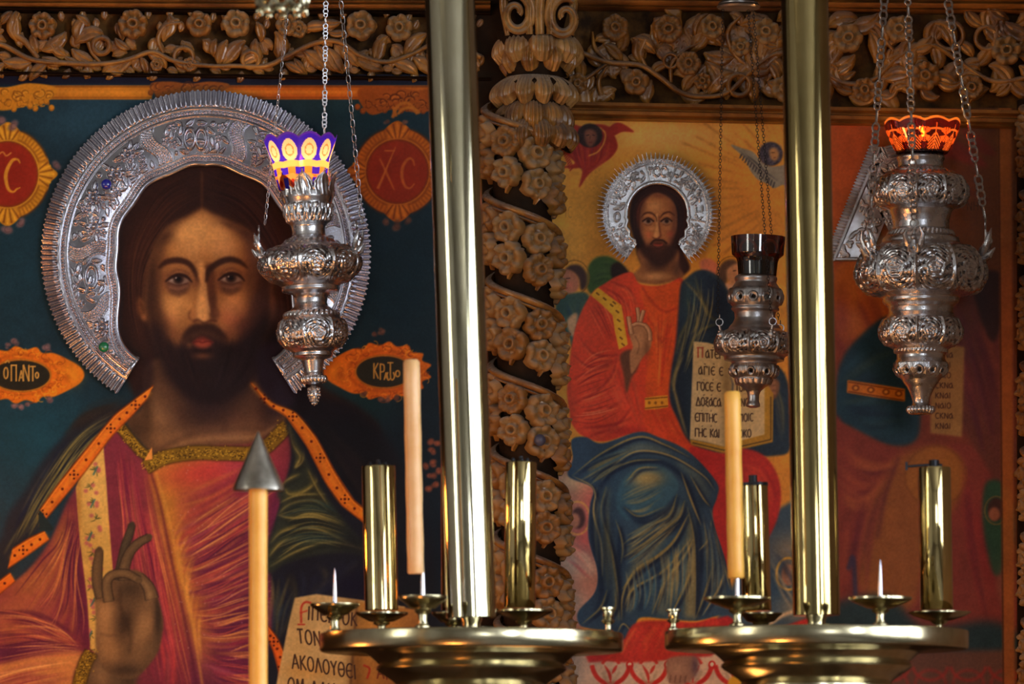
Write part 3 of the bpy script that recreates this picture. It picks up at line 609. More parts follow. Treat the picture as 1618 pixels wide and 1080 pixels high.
    B((905, 760), 24, 16, (214, 182, 140), .8); B((915, 885), 34, 24, (206, 186, 160), .95); B((925, 850), 20, 30, (190, 84, 88), .7); B((900, 950), 30, 20, (186, 170, 150), .8); B((935, 800), 14, 24, (196, 90, 90), .6)
    c.ring((912, 818), 20, 26, 3, (220, 170, 90), .8, .8); c.ell((914, 818), 11, 17, (74, 48, 50), 1); c.ell((908, 822), 8, 12, (184, 122, 96), 1)
    c.weave([(905, 850), (930, 870), (945, 900)], [(890, 880), (915, 900), (940, 925)], 12, [(190, 70, 80), (226, 206, 180), (150, 100, 100)], 4, .5, 1.5, 2)
    P([(1208, 840), (1236, 800), (1290, 800), (1300, 1000), (1140, 1010), (1150, 940)], (60, 84, 104), 2)
    B((1250, 870), 34, 26, (150, 130, 100), .7); B((1225, 930), 30, 30, (46, 74, 100), .8); B((1262, 960), 30, 20, (180, 160, 120), .6)
    c.ring((1246, 906), 19, 25, 4, (214, 170, 70), .8, .9); c.ell((1247, 908), 12, 17, (176, 120, 90), 1); B((1241, 900), 5, 12, (90, 60, 44), .8)
    c.weave([(1210, 880), (1240, 940), (1260, 980)], [(1225, 850), (1270, 900), (1290, 960)], 20, [(200, 176, 130), (40, 60, 90), (80, 100, 120)], 4, .5, 1.4, 3)
    # throne cloth of white and red ornament along the foot
    P([(870, 1012), (1290, 990), (1290, 1160), (870, 1160)], (206, 178, 152), 1.5, sm=False)
    B((900, 1040), 40, 30, (150, 130, 118), .5)
    rr = (192, 48, 40)
    P([(915, 1010), (960, 1004), (1010, 1000), (1080, 990), (1150, 972), (1168, 984), (1140, 1020), (1124, 1036), (1060, 1040), (990, 1042), (930, 1046)], (178, 44, 44), 1.0, sm=False)
    for x in (965, 1025, 1095, 1160, 1225, 1285):
        c.ring((x, 1044), 30, 36, 7, rr, .8, 1, 10, 170); c.ring((x, 1054), 14, 16, 5, rr, .8, .9, 200, 340)
        L([(x-14, 1062), (x, 1080), (x+14, 1060)], 5, (176, 150, 120), .9, .7); L([(x-10, 1050), (x-2, 1064), (x, 1078)], 5, rr, .7, .9, taper='both'); L([(x+10, 1050), (x+2, 1064)], 5, rr, .7, .9, taper='both')
        c.ell((x+30, 1050), 6, 7, rr, .6); c.ell((x+30, 1049), 3, 3.4, (216, 196, 170), .5)
        c.ring((x, 1120), 30, 30, 6, rr, .8)
    P([(1215, 1000), (1250, 985), (1290, 975), (1290, 1010), (1240, 1012)], (196, 50, 42), 1.2); L([(1200, 1000), (1240, 970), (1290, 960)], 6, (214, 190, 150), 1)
    P([(1160, 1066), (1190, 1060), (1200, 1080), (1180, 1090), (1150, 1084)], (222, 160, 40), 1)
    # ---------------- seated figure: dark hair behind
    P([(1040, 287), (1064, 292), (1082, 310), (1089, 335), (1088, 365), (1080, 395), (1090, 425), (1060, 440), (1016, 420), (1002, 380), (994, 345), (998, 315), (1014, 296)], (50, 26, 22), 1.4)
    c.weave([(1034, 292), (1004, 320), (1003, 372)], [(1038, 306), (1016, 330), (1012, 380)], 14, [(96, 44, 28), (40, 20, 16), (66, 30, 22)], 2.4, .6, .7, 1)
    c.weave([(1044, 290), (1080, 320), (1082, 380)], [(1042, 306), (1066, 330), (1070, 380)], 18, [(38, 24, 28), (30, 20, 26), (60, 30, 26)], 2.4, .6, .7, 1)
    # neck
    nk = [(1010, 392), (1068, 392), (1072, 420), (1080, 436), (1058, 446), (1036, 449), (1010, 446), (998, 436), (1012, 420)]
    P(nk, (150, 96, 56), 1.2); B((1040, 420), 20, 12, (66, 40, 28), .8); B((1036, 436), 18, 6, (206, 148, 92), .8); B((1070, 425), 8, 14, (84, 54, 40), .8); L([(1008, 442), (1036, 446), (1064, 440)], 2, (110, 66, 42), 1, .8)
    # face
    fc = [(1037, 305), (1022, 314), (1014, 330), (1012, 350), (1014, 372), (1022, 392), (1034, 404), (1048, 403), (1060, 390), (1067, 368), (1069, 345), (1066, 325), (1056, 312)]
    P(fc, (176, 110, 62), 1.1)
    c.clip = c.mask(fc, 1)
    B((1034, 326), 13, 9, (208, 148, 90), .8); B((1016, 322), 5, 14, (120, 72, 46), .8); B((1044, 308), 18, 5, (110, 62, 42), .8); B((1020, 392), 7, 10, (110, 64, 46), .7); B((1064, 380), 7, 16, (96, 56, 46), .8); B((1058, 322), 8, 12, (150, 92, 56), .7); B((1066, 350), 6, 40, (96, 58, 44), .8); B((1013, 350), 5, 40, (110, 66, 44), .8)
    B((1025, 371), 6, 6, (200, 100, 66), .55); B((1059, 370), 6, 6, (190, 84, 58), .55); B((1030, 360), 6, 4, (214, 148, 92), .6); B((1054, 358), 5, 4, (202, 136, 84), .5)
    P([(1036, 340), (1040, 340), (1041, 372), (1034, 375), (1033, 370), (1036, 360)], (218, 158, 98), .9, .85)
    L([(1041, 341), (1042, 360), (1044, 372), (1040, 376)], 2.6, (112, 60, 40), .8, .85); L([(1031, 375), (1036, 377), (1042, 376)], 1.6, (96, 44, 32), .6, .9)
    L([(1012, 344), (1019, 337), (1028, 336), (1036, 342), (1038, 350)], [1.2, 2.6, 3, 2, 1.4], (70, 36, 24), .7, .9); L([(1043, 344), (1049, 337), (1058, 335), (1067, 341)], [1.6, 3, 2.6, 1.2], (70, 36, 24), .7, .9)
    for ex in (1024, 1053):
        B((ex, 350), 9, 6, (140, 84, 54), .7); P([(ex-8.5, 350), (ex, 344.5), (ex+8.5, 349), (ex, 354)], (150, 112, 88), .7); c.ell((ex+.5, 349), 3.4, 3.3, (44, 26, 20), .7)
        L([(ex-9.5, 350), (ex-2, 345), (ex+3, 345), (ex+9.5, 350)], 2.6, (52, 28, 22), .5); L([(ex-6, 354), (ex, 356), (ex+6, 354)], 1.4, (112, 62, 44), .7, .8); L([(ex-7, 342), (ex, 340), (ex+7, 342)], 1.3, (206, 146, 92), .7, .7)
    c.clip = None
    P([(1008, 372), (1014, 376), (1022, 388), (1032, 382), (1040, 380), (1050, 383), (1060, 386), (1069, 368), (1076, 376), (1070, 400), (1056, 416), (1038, 421), (1022, 410), (1010, 394)], (52, 28, 22), 1.6, .95)
    B((1040, 388), 10, 8, (120, 64, 42), .6)
    L([(1028, 386), (1033, 380), (1040, 379), (1048, 380), (1054, 385)], 3, (48, 26, 22), .7, .95); L([(1033, 386), (1040, 387), (1047, 386)], 3, (170, 70, 50), .7); L([(1034, 385.5), (1046, 385.5)], 1, (80, 26, 22), .4)
    L([(1034, 391), (1040, 393), (1046, 391)], 2, (60, 32, 26), .6, .8)
    # ---------------- red robe
    robe = [(998, 430), (975, 436), (958, 446), (938, 460), (922, 485), (910, 515), (903, 548), (899, 585), (896, 620), (900, 650), (903, 668), (920, 688), (954, 697), (1007, 684), (1046, 694), (1087, 712), (1120, 740), (1150, 760), (1190, 740), (1110, 700), (1090, 640), (1084, 560), (1086, 480), (1078, 440), (1056, 448), (1036, 452), (1010, 448)]
    P(robe, (208, 68, 40), .9)
    c.clip = c.mask(robe, .8)
    B((1020, 500), 30, 60, (206, 70, 34), .6); B((1046, 560), 20, 60, (214, 84, 34), .8); B((940, 500), 20, 30, (208, 76, 48), .7); B((925, 560), 18, 34, (198, 66, 40), .6)
    P([(1014, 452), (1040, 454), (1074, 444), (1074, 470), (1068, 520), (1060, 580), (1054, 625), (1022, 625), (1024, 560), (1022, 500), (1012, 466)], (212, 84, 32), 1.1)
    c.weave([(1024, 490), (1034, 540), (1036, 620)], [(1070, 490), (1056, 550), (1044, 620)], 20, [(186, 54, 30), (232, 128, 50), (170, 40, 30), (220, 100, 40)], 2.6, .6, .8, 1.2)
    L([(1014, 452), (1030, 476), (1050, 492), (1070, 486)], 2.4, (160, 40, 28), 1, .8); L([(1022, 500), (1036, 520), (1046, 540), (1060, 512)], 2, (170, 46, 28), 1, .8); L([(1030, 500), (1042, 530), (1052, 505)], 2, (234, 130, 60), 1, .6)
    for pts in ([(950, 452), (980, 470), (1000, 500), (1010, 540)], [(964, 444), (996, 460), (1012, 500)], [(912, 530), (940, 560), (985, 560)], [(904, 560), (935, 580), (980, 566)], [(902, 600), (930, 588), (975, 572)], [(900, 640), (940, 620), (968, 590), (975, 560)],
                [(902, 660), (950, 650), (985, 632)], [(930, 690), (975, 670), (1000, 640)], [(915, 676), (960, 672), (1000, 660)], [(975, 580), (990, 620), (1010, 670)], [(985, 560), (1002, 610), (1014, 668)]):
        L(pts, 3.4, (140, 30, 30), 1.1, .75, taper='both'); L([(x+2, y+5) for x, y in pts], 3, (232, 112, 62), 1.3, .6, taper='both')
    c.weave([(905, 600), (935, 640), (980, 680)], [(975, 560), (988, 610), (1010, 664)], 22, [(220, 90, 60), (160, 36, 32), (206, 70, 50)], 3.4, .5, 1.1, 2)
    c.weave([(906, 590), (935, 560), (975, 548)], [(902, 665), (940, 668), (985, 650)], 22, [(240, 128, 84), (130, 26, 30), (224, 96, 62)], 1.6, .8, .6, 2)
    c.weave([(925, 480), (940, 510), (960, 545)], [(975, 440), (1000, 470), (1008, 540)], 16, [(234, 110, 70), (150, 34, 32)], 1.6, .7, .6, 2)
    B((985, 680), 40, 8, (150, 34, 34), .6); P([(1046, 640), (1076, 660), (1100, 700), (1130, 740), (1090, 715), (1030, 688), (1016, 650)], (206, 72, 34), 1.2, .9)
    c.weave([(1025, 640), (1035, 660), (1050, 690)], [(1060, 640), (1080, 680), (1120, 730)], 14, [(226, 110, 46), (176, 46, 30)], 3, .6, 1, 1.5)
    c.clip = None
    # clavus and belt
    cl = [(933, 466), (945, 454), (963, 468), (982, 482), (987, 514), (992, 544), (978, 552), (971, 520), (968, 498), (950, 480)]
    P(cl, (222, 160, 40), .6, sm=False); L([(940, 460), (962, 480), (978, 494), (980, 520), (985, 546)], 8, (236, 182, 60), 1.6, .6, sm=False)
    for x, y in [(944, 464), (955, 472), (966, 482), (975, 492), (977, 506), (979, 520), (981, 534), (984, 544), (970, 478)]: L([(x-2, y-2), (x+3, y+2)], 2.4, (110, 60, 14), .5)
    P([(1019, 628), (1040, 625), (1055, 624), (1056, 643), (1038, 646), (1019, 647)], (224, 154, 40), .6, sm=False); L([(1019, 630), (1055, 627)], 1.6, (120, 60, 14), .5); L([(1019, 645), (1056, 641)], 1.6, (120, 60, 14), .5)
    for x in (1026, 1036, 1046): c.ell((x, 636), 2, 2.4, (140, 80, 20), .5)
    # hand raised
    P([(980, 562), (996, 552), (1010, 566), (1006, 585), (998, 596), (990, 620), (985, 590)], (96, 60, 40), 1)
    hd = (168, 116, 76)
    P([(994, 518), (1020, 514), (1029, 530), (1028, 548), (1016, 564), (1002, 586), (997, 588), (995, 560), (1000, 548), (996, 534)], hd, .9)
    B((1008, 540), 8, 12, (196, 142, 96), .7); B((1022, 548), 5, 14, (110, 72, 50), .7); L([(1003, 530), (1010, 545), (1006, 560)], 1.8, (110, 70, 48), .8, .7)
    for pts, w in ([[(998, 528), (995, 512), (993, 500)], 6], [[(1009, 512), (1009, 500), (1007, 486)], 5], [[(1011, 512), (1014, 500), (1017, 490)], 5], [[(999, 514), (1008, 511), (1021, 514)], 5], [[(1020, 514), (1026, 524), (1027, 538)], 6]):
        L(pts, w+1.4, (84, 50, 36), .6, .9); L(pts, w, (178, 124, 84), .6); L([(x-1, y-.6) for x, y in pts], w*.4, (212, 164, 118), .6, .8)
    # ---------------- blue mantle over the shoulder
    blue = (38, 54, 70)
    mt = [(1084, 440), (1100, 428), (1117, 427), (1138, 440), (1156, 470), (1168, 510), (1180, 560), (1240, 590), (1250, 700), (1222, 720), (1140, 716), (1092, 700), (1070, 660), (1058, 630), (1060, 590), (1068, 540), (1072, 490), (1076, 450)]
    P(mt, blue, 1)
    c.clip = c.mask(mt, .9)
    B((1130, 470), 22, 40, (34, 44, 62), .8); B((1090, 470), 12, 30, (50, 74, 78), .7); B((1075, 620), 12, 60, (30, 42, 60), .8)
    og = [(136, 124, 70), (104, 102, 66), (160, 144, 84)]
    for pts in ([(1082, 444), (1100, 462), (1112, 480), (1118, 500)], [(1098, 436), (1108, 470), (1124, 500), (1138, 506)], [(1086, 470), (1090, 500), (1076, 530), (1068, 560)], [(1096, 500), (1084, 530), (1072, 570), (1060, 610)], [(1136, 510), (1108, 522), (1092, 545), (1086, 580)], [(1062, 600), (1072, 640), (1086, 690)], [(1096, 480), (1102, 510), (1090, 530)], [(1080, 560), (1068, 590), (1064, 620)]):
        L(pts, 5, og[rng.randint(3)], 1.3, .8, taper='both'); L([(x+4, y+2) for x, y in pts], 3.6, (24, 32, 50), 1.2, .7, taper='both')
    L([(1117, 428), (1140, 446), (1158, 476), (1170, 520)], 2, (86, 96, 90), 1, .5)
    c.weave([(1090, 440), (1086, 500), (1066, 600)], [(1130, 440), (1120, 505), (1084, 600)], 20, [(168, 154, 96), (30, 44, 66), (120, 126, 100)], 1.7, .7, .6, 2)
    c.weave([(1220, 600), (1236, 640), (1240, 700)], [(1226, 620), (1224, 660), (1230, 716)], 10, [(130, 124, 80), (30, 44, 70)], 3, .7, 1, 2)
    c.clip = None
    # right hand of the figure on the book edge
    P([(1205, 604), (1222, 596), (1232, 606), (1226, 628), (1210, 632)], (120, 84, 60), 1)
    for k in range(3): L([(1206, 607+k*8), (1226, 604+k*8)], 5, (148, 104, 74), .8)
    # book
    P([(1090, 693), (1092, 702), (1144, 716), (1221, 698), (1222, 622), (1208, 600), (1200, 680), (1144, 704)], (176, 134, 44), .8, sm=False)
    L([(1094, 699), (1144, 711), (1218, 694), (1218, 626)], 2, (62, 52, 28), .6, .9, sm=False)
    pg = [(1096, 539), (1118, 541), (1138, 547), (1150, 556), (1164, 556), (1186, 560), (1208, 566), (1208, 686), (1176, 694), (1144, 705), (1116, 698), (1090, 693)]
    P(pg, (204, 184, 136), .7, sm=False)
    c.clip = c.mask(pg, .6, sm=False)
    B((1148, 630), 7, 100, (136, 116, 80), .8); B((1110, 620), 20, 60, (214, 196, 146), .5); B((1190, 640), 20, 60, (196, 172, 118), .5)
    c.clip = None
    ink = (66, 48, 42)
    L([(1103, 549), (1103, 565)], 2.2, (170, 74, 56), .5); L([(1110, 549), (1110, 565)], 2.2, (170, 74, 56), .5); L([(1101, 549), (1112, 549)], 2, (170, 74, 56), .5)
    for s_, x, y, gp in (("aTER", 1115, 552, .2), ("aGIE E", 1104, 578, .3), ("GOCE E", 1101, 603, .15), ("DOZaCa", 1100, 627, .1), ("EPITHC", 1098, 652, .1), ("GHC KaI", 1098, 676, .1)):
        c.text(s_, x, y, 13.5, 7.0, 1.8, ink, gap=gp, dy=.05)
        for k in range(2): L([(x+8+k*14+rng.rand()*6, y-4), (x+11+k*14, y-2.5)], 1.5, ink, .4, .8)
    for s_, x, y in (("TON", 1162, 606), ("OYNOM", 1158, 630), ("aGIOIC", 1160, 654), ("COKO", 1162, 679)):
        c.text(s_, x, y, 12.5, 6.6, 1.7, ink, gap=.15, dy=-.06)
    # ---------------- red knee, blue over the legs
    kn = [(1090, 706), (1140, 716), (1172, 708), (1205, 718), (1226, 745), (1234, 780), (1228, 820), (1210, 856), (1180, 900), (1150, 905), (1120, 850), (1120, 780), (1100, 740)]
    P(kn, (178, 44, 40), 1)
    c.clip = c.mask(kn, .9)
    B((1196, 770), 24, 36, (204, 74, 50), .8); B((1130, 740), 20, 14, (190, 46, 40), .6)
    c.weave([(1150, 725), (1200, 735), (1226, 780), (1210, 840)], [(1140, 750), (1170, 770), (1190, 810), (1180, 860)], 20, [(216, 86, 54), (150, 32, 36), (196, 60, 46), (120, 28, 40)], 4, .5, 1.2, 2)
    c.clip = None
    leg = [(898, 752), (905, 725), (903, 695), (925, 690), (952, 700), (1008, 682), (1040, 690), (1088, 713), (1132, 761), (1133, 785), (1126, 806), (1130, 835), (1146, 885), (1156, 930), (1160, 965), (1135, 972), (1100, 980), (1052, 977), (1010, 976), (1002, 1002), (982, 1010), (970, 998), (930, 992), (915, 985), (914, 965), (940, 935), (944, 900), (930, 850), (932, 800), (936, 770)]
    P(leg, (50, 74, 96), .9)
    c.clip = c.mask(leg, .8)
    B((1020, 775), 40, 40, (56, 98, 118), .7); B((1050, 900), 40, 70, (58, 96, 122), .8); B((960, 730), 40, 18, (40, 66, 88), .7); B((945, 870), 12, 80, (30, 44, 66), .7); B((1110, 770), 16, 40, (28, 42, 62), .7); B((1090, 880), 12, 80, (58, 74, 80), .6)
    P([(973, 790), (985, 756), (1010, 736), (1035, 730), (1060, 745), (1072, 768), (1060, 790), (1030, 812), (1000, 822), (980, 812)], (56, 92, 112), 1.5)
    c.weave([(980, 770), (1004, 748), (1040, 744)], [(985, 808), (1020, 808), (1062, 776)], 26, [(150, 140, 92), (70, 112, 128), (40, 66, 90), (172, 156, 98)], 2.6, .6, .9, 1.5)
    B((1024, 758), 22, 11, (166, 148, 90), .8, -12); B((1018, 754), 12, 6, (196, 172, 104), .7, -12)
    g = [(156, 138, 80), (128, 120, 78), (178, 158, 96)]
    ol = (150, 140, 92); dkb = (22, 34, 60)
    for pts, w, c_, f_, a_ in (([(1090, 820), (1094, 900), (1092, 975)], [4, 16, 22], ol, 3, .75), ([(1078, 800), (1040, 850), (1004, 905), (992, 965)], [8, 18, 16, 8], ol, 4, .6), ([(1088, 850), (1066, 900), (1044, 970)], [6, 15, 20], (120, 128, 104), 4, .6),
                           ([(1064, 800), (1020, 838), (990, 880)], [6, 14, 6], ol, 3, .65), ([(960, 770), (956, 830), (972, 900), (976, 980)], [6, 12, 12, 6], (116, 124, 104), 3, .6), ([(944, 790), (950, 860), (962, 930)], [5, 9, 5], (96, 116, 112), 3, .6),
                           ([(930, 748), (968, 726), (1010, 706), (1060, 716)], [5, 12, 13, 6], (112, 124, 108), 3, .6), ([(1070, 730), (1100, 752), (1122, 786)], [5, 12, 5], (104, 118, 106), 3, .6), ([(1110, 850), (1128, 900), (1140, 955)], [6, 14, 10], (112, 122, 104), 3, .6), ([(1000, 760), (1024, 750), (1046, 760)], [6, 18, 6], ol, 4, .5),
                           ([(984, 800), (1012, 824), (1048, 812), (1070, 784)], [4, 9, 9, 4], dkb, 2, .8), ([(986, 880), (1030, 856), (1074, 830), (1090, 806)], [4, 8, 8, 3], dkb, 2, .75), ([(982, 830), (978, 880), (982, 960)], [4, 9, 6], dkb, 2, .8), ([(1100, 800), (1108, 880), (1102, 972)], [4, 10, 7], dkb, 2, .85),
                           ([(1010, 965), (1026, 915), (1070, 862)], [6, 9, 4], dkb, 2, .6), ([(946, 772), (966, 748), (1000, 730), (1050, 732), (1084, 760), (1100, 800)], [4, 8, 7, 8, 9, 6], dkb, 2, .8), ([(940, 780), (936, 840), (952, 920), (940, 975)], [4, 8, 7, 4], dkb, 2, .7)):
        L(pts, w, c_, f_, a_)
    gold = [([(903, 752), (950, 716), (1008, 690), (1050, 702), (1090, 722)], 3), ([(950, 760), (975, 730), (1010, 712), (1060, 720), (1110, 750), (1130, 775)], 2.5), ([(943, 770), (938, 810), (950, 860), (952, 910)], 3.5), ([(958, 768), (950, 810), (966, 870), (975, 930), (978, 980)], 4),
            ([(972, 820), (980, 842), (984, 866), (981, 890)], 2.6), ([(984, 860), (1020, 832), (1056, 815), (1070, 780)], 4), ([(985, 880), (1030, 850), (1070, 820), (1082, 790)], 5), ([(983, 930), (1010, 900), (1060, 860), (1088, 812)], 5),
            ([(985, 960), (1000, 930), (1050, 900), (1092, 850)], 4), ([(982, 980), (984, 940), (1000, 905), (1030, 880)], 3), ([(1030, 970), (1050, 920), (1080, 880), (1096, 850)], 4), ([(1060, 972), (1080, 930), (1096, 890)], 3.5), ([(1097, 978), (1098, 920), (1096, 850), (1086, 800)], 3),
            ([(1104, 870), (1120, 850), (1124, 820)], 3), ([(1100, 975), (1116, 930), (1130, 880)], 3.5), ([(1110, 972), (1135, 930), (1146, 900)], 3), ([(1126, 840), (1140, 880), (1154, 930)], 3.5), ([(1076, 745), (1092, 790), (1108, 830)], 3), ([(1090, 750), (1110, 785), (1122, 800)], 2.4),
            ([(920, 985), (948, 960), (960, 930)], 3), ([(955, 985), (972, 960), (972, 930)], 3), ([(1006, 976), (1050, 978), (1096, 980)], 2.4), ([(985, 800), (1010, 815), (1050, 800)], 2.4), ([(990, 760), (1010, 740), (1040, 738)], 2.4), ([(1000, 1000), (985, 985), (975, 1000)], 2), ([(960, 745), (1000, 728), (1045, 726)], 2.5), ([(905, 752), (935, 768), (942, 790)], 2.4)]
    for pts, w in gold:
        L([(x+4, y+3) for x, y in pts], w*1.6, (22, 30, 52), 1.5, .8, taper='both'); L(pts, w, g[rng.randint(3)], .8, .9, taper='both')
    c.weave([(990, 900), (1000, 940), (990, 970)], [(1096, 840), (1094, 900), (1094, 970)], 70, [(72, 118, 140), (34, 52, 80), (158, 148, 100), (52, 90, 118), (176, 160, 104)], 3, .65, .9, 3)
    c.weave([(990, 850), (1020, 830), (1060, 806)], [(990, 900), (1030, 870), (1086, 820)], 34, [(80, 118, 130), (176, 160, 100), (34, 54, 80), (150, 140, 92)], 3, .7, .8, 2)
    c.weave([(940, 780), (940, 850), (950, 960)], [(968, 790), (968, 870), (975, 980)], 20, [(54, 84, 104), (24, 36, 60), (110, 110, 80)], 3, .55, 1, 2)
    c.weave([(1104, 800), (1116, 860), (1110, 960)], [(1126, 810), (1144, 880), (1152, 960)], 34, [(66, 92, 110), (30, 44, 70), (156, 146, 96)], 3, .6, .9, 2)
    c.weave([(910, 745), (950, 722), (1010, 700)], [(930, 768), (960, 750), (1000, 725)], 26, [(62, 98, 118), (28, 42, 66), (150, 142, 92)], 3, .65, .9, 2)
    c.clip = None
    # hem of the red tunic and the foot
    hem = [(1004, 984), (1050, 980), (1100, 983), (1130, 976), (1140, 1000), (1120, 1030), (1070, 1040), (1000, 1046), (960, 1040), (985, 1012)]
    P(hem, (188, 54, 44), 1)
    c.clip = c.mask(hem, .9)
    c.weave([(1006, 984), (985, 1015), (975, 1044)], [(1130, 980), (1120, 1010), (1110, 1040)], 40, [(216, 90, 54), (150, 34, 40), (196, 60, 50), (222, 116, 66)], 4, .6, 1.2, 2)
    c.clip = None
    ft = [(1056, 1040), (1096, 1036), (1104, 1050), (1098, 1068), (1082, 1080), (1060, 1080), (1054, 1066)]
    P(ft, (150, 112, 92), 1.2); B((1070, 1056), 12, 10, (180, 140, 112), .7); B((1098, 1052), 6, 16, (84, 66, 84), .7)
    for k in range(4): L([(1060+k*8, 1066), (1058+k*8, 1078)], 2, (104, 72, 62), .8, .8)
    # ---------------- right half of the panel: the second figure, in browns and wine red, with shade painted into them
    P([(1322, 420), (1345, 410), (1400, 404), (1500, 410), (1560, 450), (1596, 540), (1604, 700), (1600, 860), (1606, 1000), (1500, 1060), (1320, 1060), (1310, 900)], (116, 54, 36), 5)
    P([(1318, 430), (1350, 410), (1410, 420), (1420, 520), (1400, 600), (1370, 600), (1345, 560), (1322, 520)], (156, 84, 34), 2)
    c.weave([(1325, 440), (1360, 500), (1390, 590)], [(1390, 410), (1410, 480), (1415, 580)], 20, [(190, 110, 46), (120, 50, 34), (150, 70, 40), (96, 36, 44)], 5, .5, 1.6, 3)
    B((1330, 500), 12, 40, (110, 40, 44), .5); B((1350, 545), 30, 12, (120, 46, 40), .5)
    P([(1330, 570), (1350, 540), (1400, 500), (1440, 520), (1450, 600), (1450, 690), (1400, 702), (1340, 672), (1320, 660), (1322, 600)], (28, 56, 72), 2)
    c.weave([(1330, 600), (1370, 560), (1420, 530)], [(1330, 660), (1380, 680), (1440, 680)], 24, [(40, 80, 96), (20, 36, 60), (60, 80, 70), (34, 60, 60)], 6, .5, 2, 4)
    P([(1339, 600), (1380, 606), (1430, 614), (1430, 634), (1380, 627), (1338, 620)], (190, 112, 30), .9, sm=False); L([(1340, 603), (1428, 617)], 2, (110, 56, 16), .6); L([(1340, 618), (1428, 632)], 2, (110, 56, 16), .6)
    for x in (1352, 1376, 1400, 1420): c.ell((x, 611+(x-1340)*.13), 6, 5, (120, 60, 16), .8); c.ell((x, 611+(x-1340)*.13), 3, 2.6, (206, 140, 50), .6)
    # head with grey hair and beard
    P([(1378, 330), (1400, 310), (1440, 300), (1470, 320), (1478, 380), (1470, 430), (1440, 460), (1400, 440), (1384, 390)], (110, 92, 76), 2); P([(1390, 334), (1404, 322), (1440, 318), (1452, 350), (1440, 380), (1404, 384), (1390, 360)], (158, 100, 66), 1.6)
    L([(1386, 345), (1396, 341), (1406, 345)], 2.6, (70, 44, 34), .7); c.ell((1396, 350), 3, 2.6, (30, 20, 18), .6); P([(1385, 380), (1410, 375), (1430, 400), (1420, 440), (1396, 420)], (150, 134, 116), 2, .8)
    # right drapery and scroll
    P([(1450, 470), (1520, 440), (1570, 480), (1598, 560), (1604, 760), (1560, 760), (1530, 690), (1480, 660), (1450, 600)], (96, 50, 38), 3)
    c.weave([(1470, 480), (1520, 600), (1560, 740)], [(1560, 470), (1596, 600), (1600, 760)], 26, [(140, 66, 56), (70, 26, 42), (120, 56, 44), (90, 40, 60)], 6, .5, 2, 4)
    P([(1478, 540), (1524, 548), (1520, 690), (1470, 684), (1470, 600)], (150, 112, 62), 1.2, sm=False)
    for k in range(8): c.text("CKNaIO"[k % 3:k % 3+4], 1478, 556+k*16, 9, 7, 1.6, (60, 34, 22), gap=.2, a=.8)
    P([(1540, 440), (1580, 430), (1590, 480), (1570, 540), (1548, 500)], (40, 26, 26), 2, .8)
    # lap and long folds
    P([(1315, 680), (1340, 674), (1400, 702), (1450, 716), (1520, 700), (1560, 740), (1600, 860), (1606, 990), (1560, 1010), (1400, 1000), (1316, 980)], (122, 52, 40), 2)
    P([(1360, 930), (1362, 840), (1390, 760), (1420, 720), (1480, 706), (1520, 730), (1510, 800), (1470, 840), (1440, 960)], (142, 84, 36), 4)
    c.ell((1478, 752), 48, 48, (150, 94, 34), 2, .85); c.ring((1478, 752), 48, 48, 2, (104, 60, 26), 1, .7)
    c.weave([(1330, 690), (1380, 730), (1450, 730)], [(1320, 780), (1360, 800), (1400, 740)], 26, [(160, 78, 52), (84, 30, 42), (134, 60, 40), (170, 96, 50)], 6, .5, 1.8, 4)
    c.weave([(1330, 790), (1330, 880), (1322, 980)], [(1420, 730), (1380, 840), (1362, 980)], 26, [(150, 70, 44), (84, 28, 44), (122, 50, 42)], 6, .5, 1.8, 4)
    c.weave([(1520, 730), (1530, 860), (1560, 1000)], [(1570, 740), (1594, 860), (1604, 990)], 30, [(150, 46, 40), (80, 24, 36), (120, 36, 36)], 6, .5, 1.8, 3)
    L([(1420, 722), (1400, 780), (1386, 850)], 5, (84, 32, 42), 2, .7); L([(1340, 900), (1348, 880), (1352, 940)], 7, (44, 50, 84), 1.5, .7)
    # green cherub, clouds at the foot
    P([(1560, 760), (1592, 770), (1602, 830), (1596, 880), (1574, 910), (1560, 870), (1552, 810)], (40, 70, 50), 1.6)
    c.ring((1574, 806), 18, 22, 2, (150, 100, 40), .8, .6); c.ell((1574, 804), 14, 18, (60, 36, 28), 1.2); c.ell((1571, 812), 9, 11, (140, 84, 58), 1.2)
    B((1590, 920), 14, 30, (130, 100, 70), .6)
    P([(1310, 960), (1400, 940), (1460, 990), (1560, 980), (1606, 1000), (1606, 1030), (1310, 1030)], (30, 52, 56), 5, .95)
    P([(1310, 1028), (1606, 1028), (1606, 1160), (1310, 1160)], (96, 62, 46), 3, sm=False)
    for x in (1350, 1410, 1470, 1530, 1590):
        c.ring((x, 1048), 28, 26, 5, (150, 46, 34), 1, .8, 10, 170); c.ring((x, 1080), 24, 22, 5, (150, 46, 34), 1, .6)
    P([(1440, 200), (1500, 215), (1560, 262), (1500, 250), (1450, 230)], (120, 36, 22), 2, .8); P([(1520, 200), (1556, 222), (1574, 246), (1540, 236)], (110, 34, 22), 2, .7); L([(1530, 300), (1560, 320)], 5, (104, 34, 22), 1.6, .6)
    c.text("NHC", 1528, 318, 14, 9, 2, (60, 34, 16), a=.7)
    # the narrow bare gold margin
    P([(1577, 170), (1598, 170), (1604, 1160), (1586, 1160)], (160, 88, 30), 1.5, .9, sm=False); L([(1578, 190), (1586, 1150)], 2, (70, 36, 14), .8)
    return c
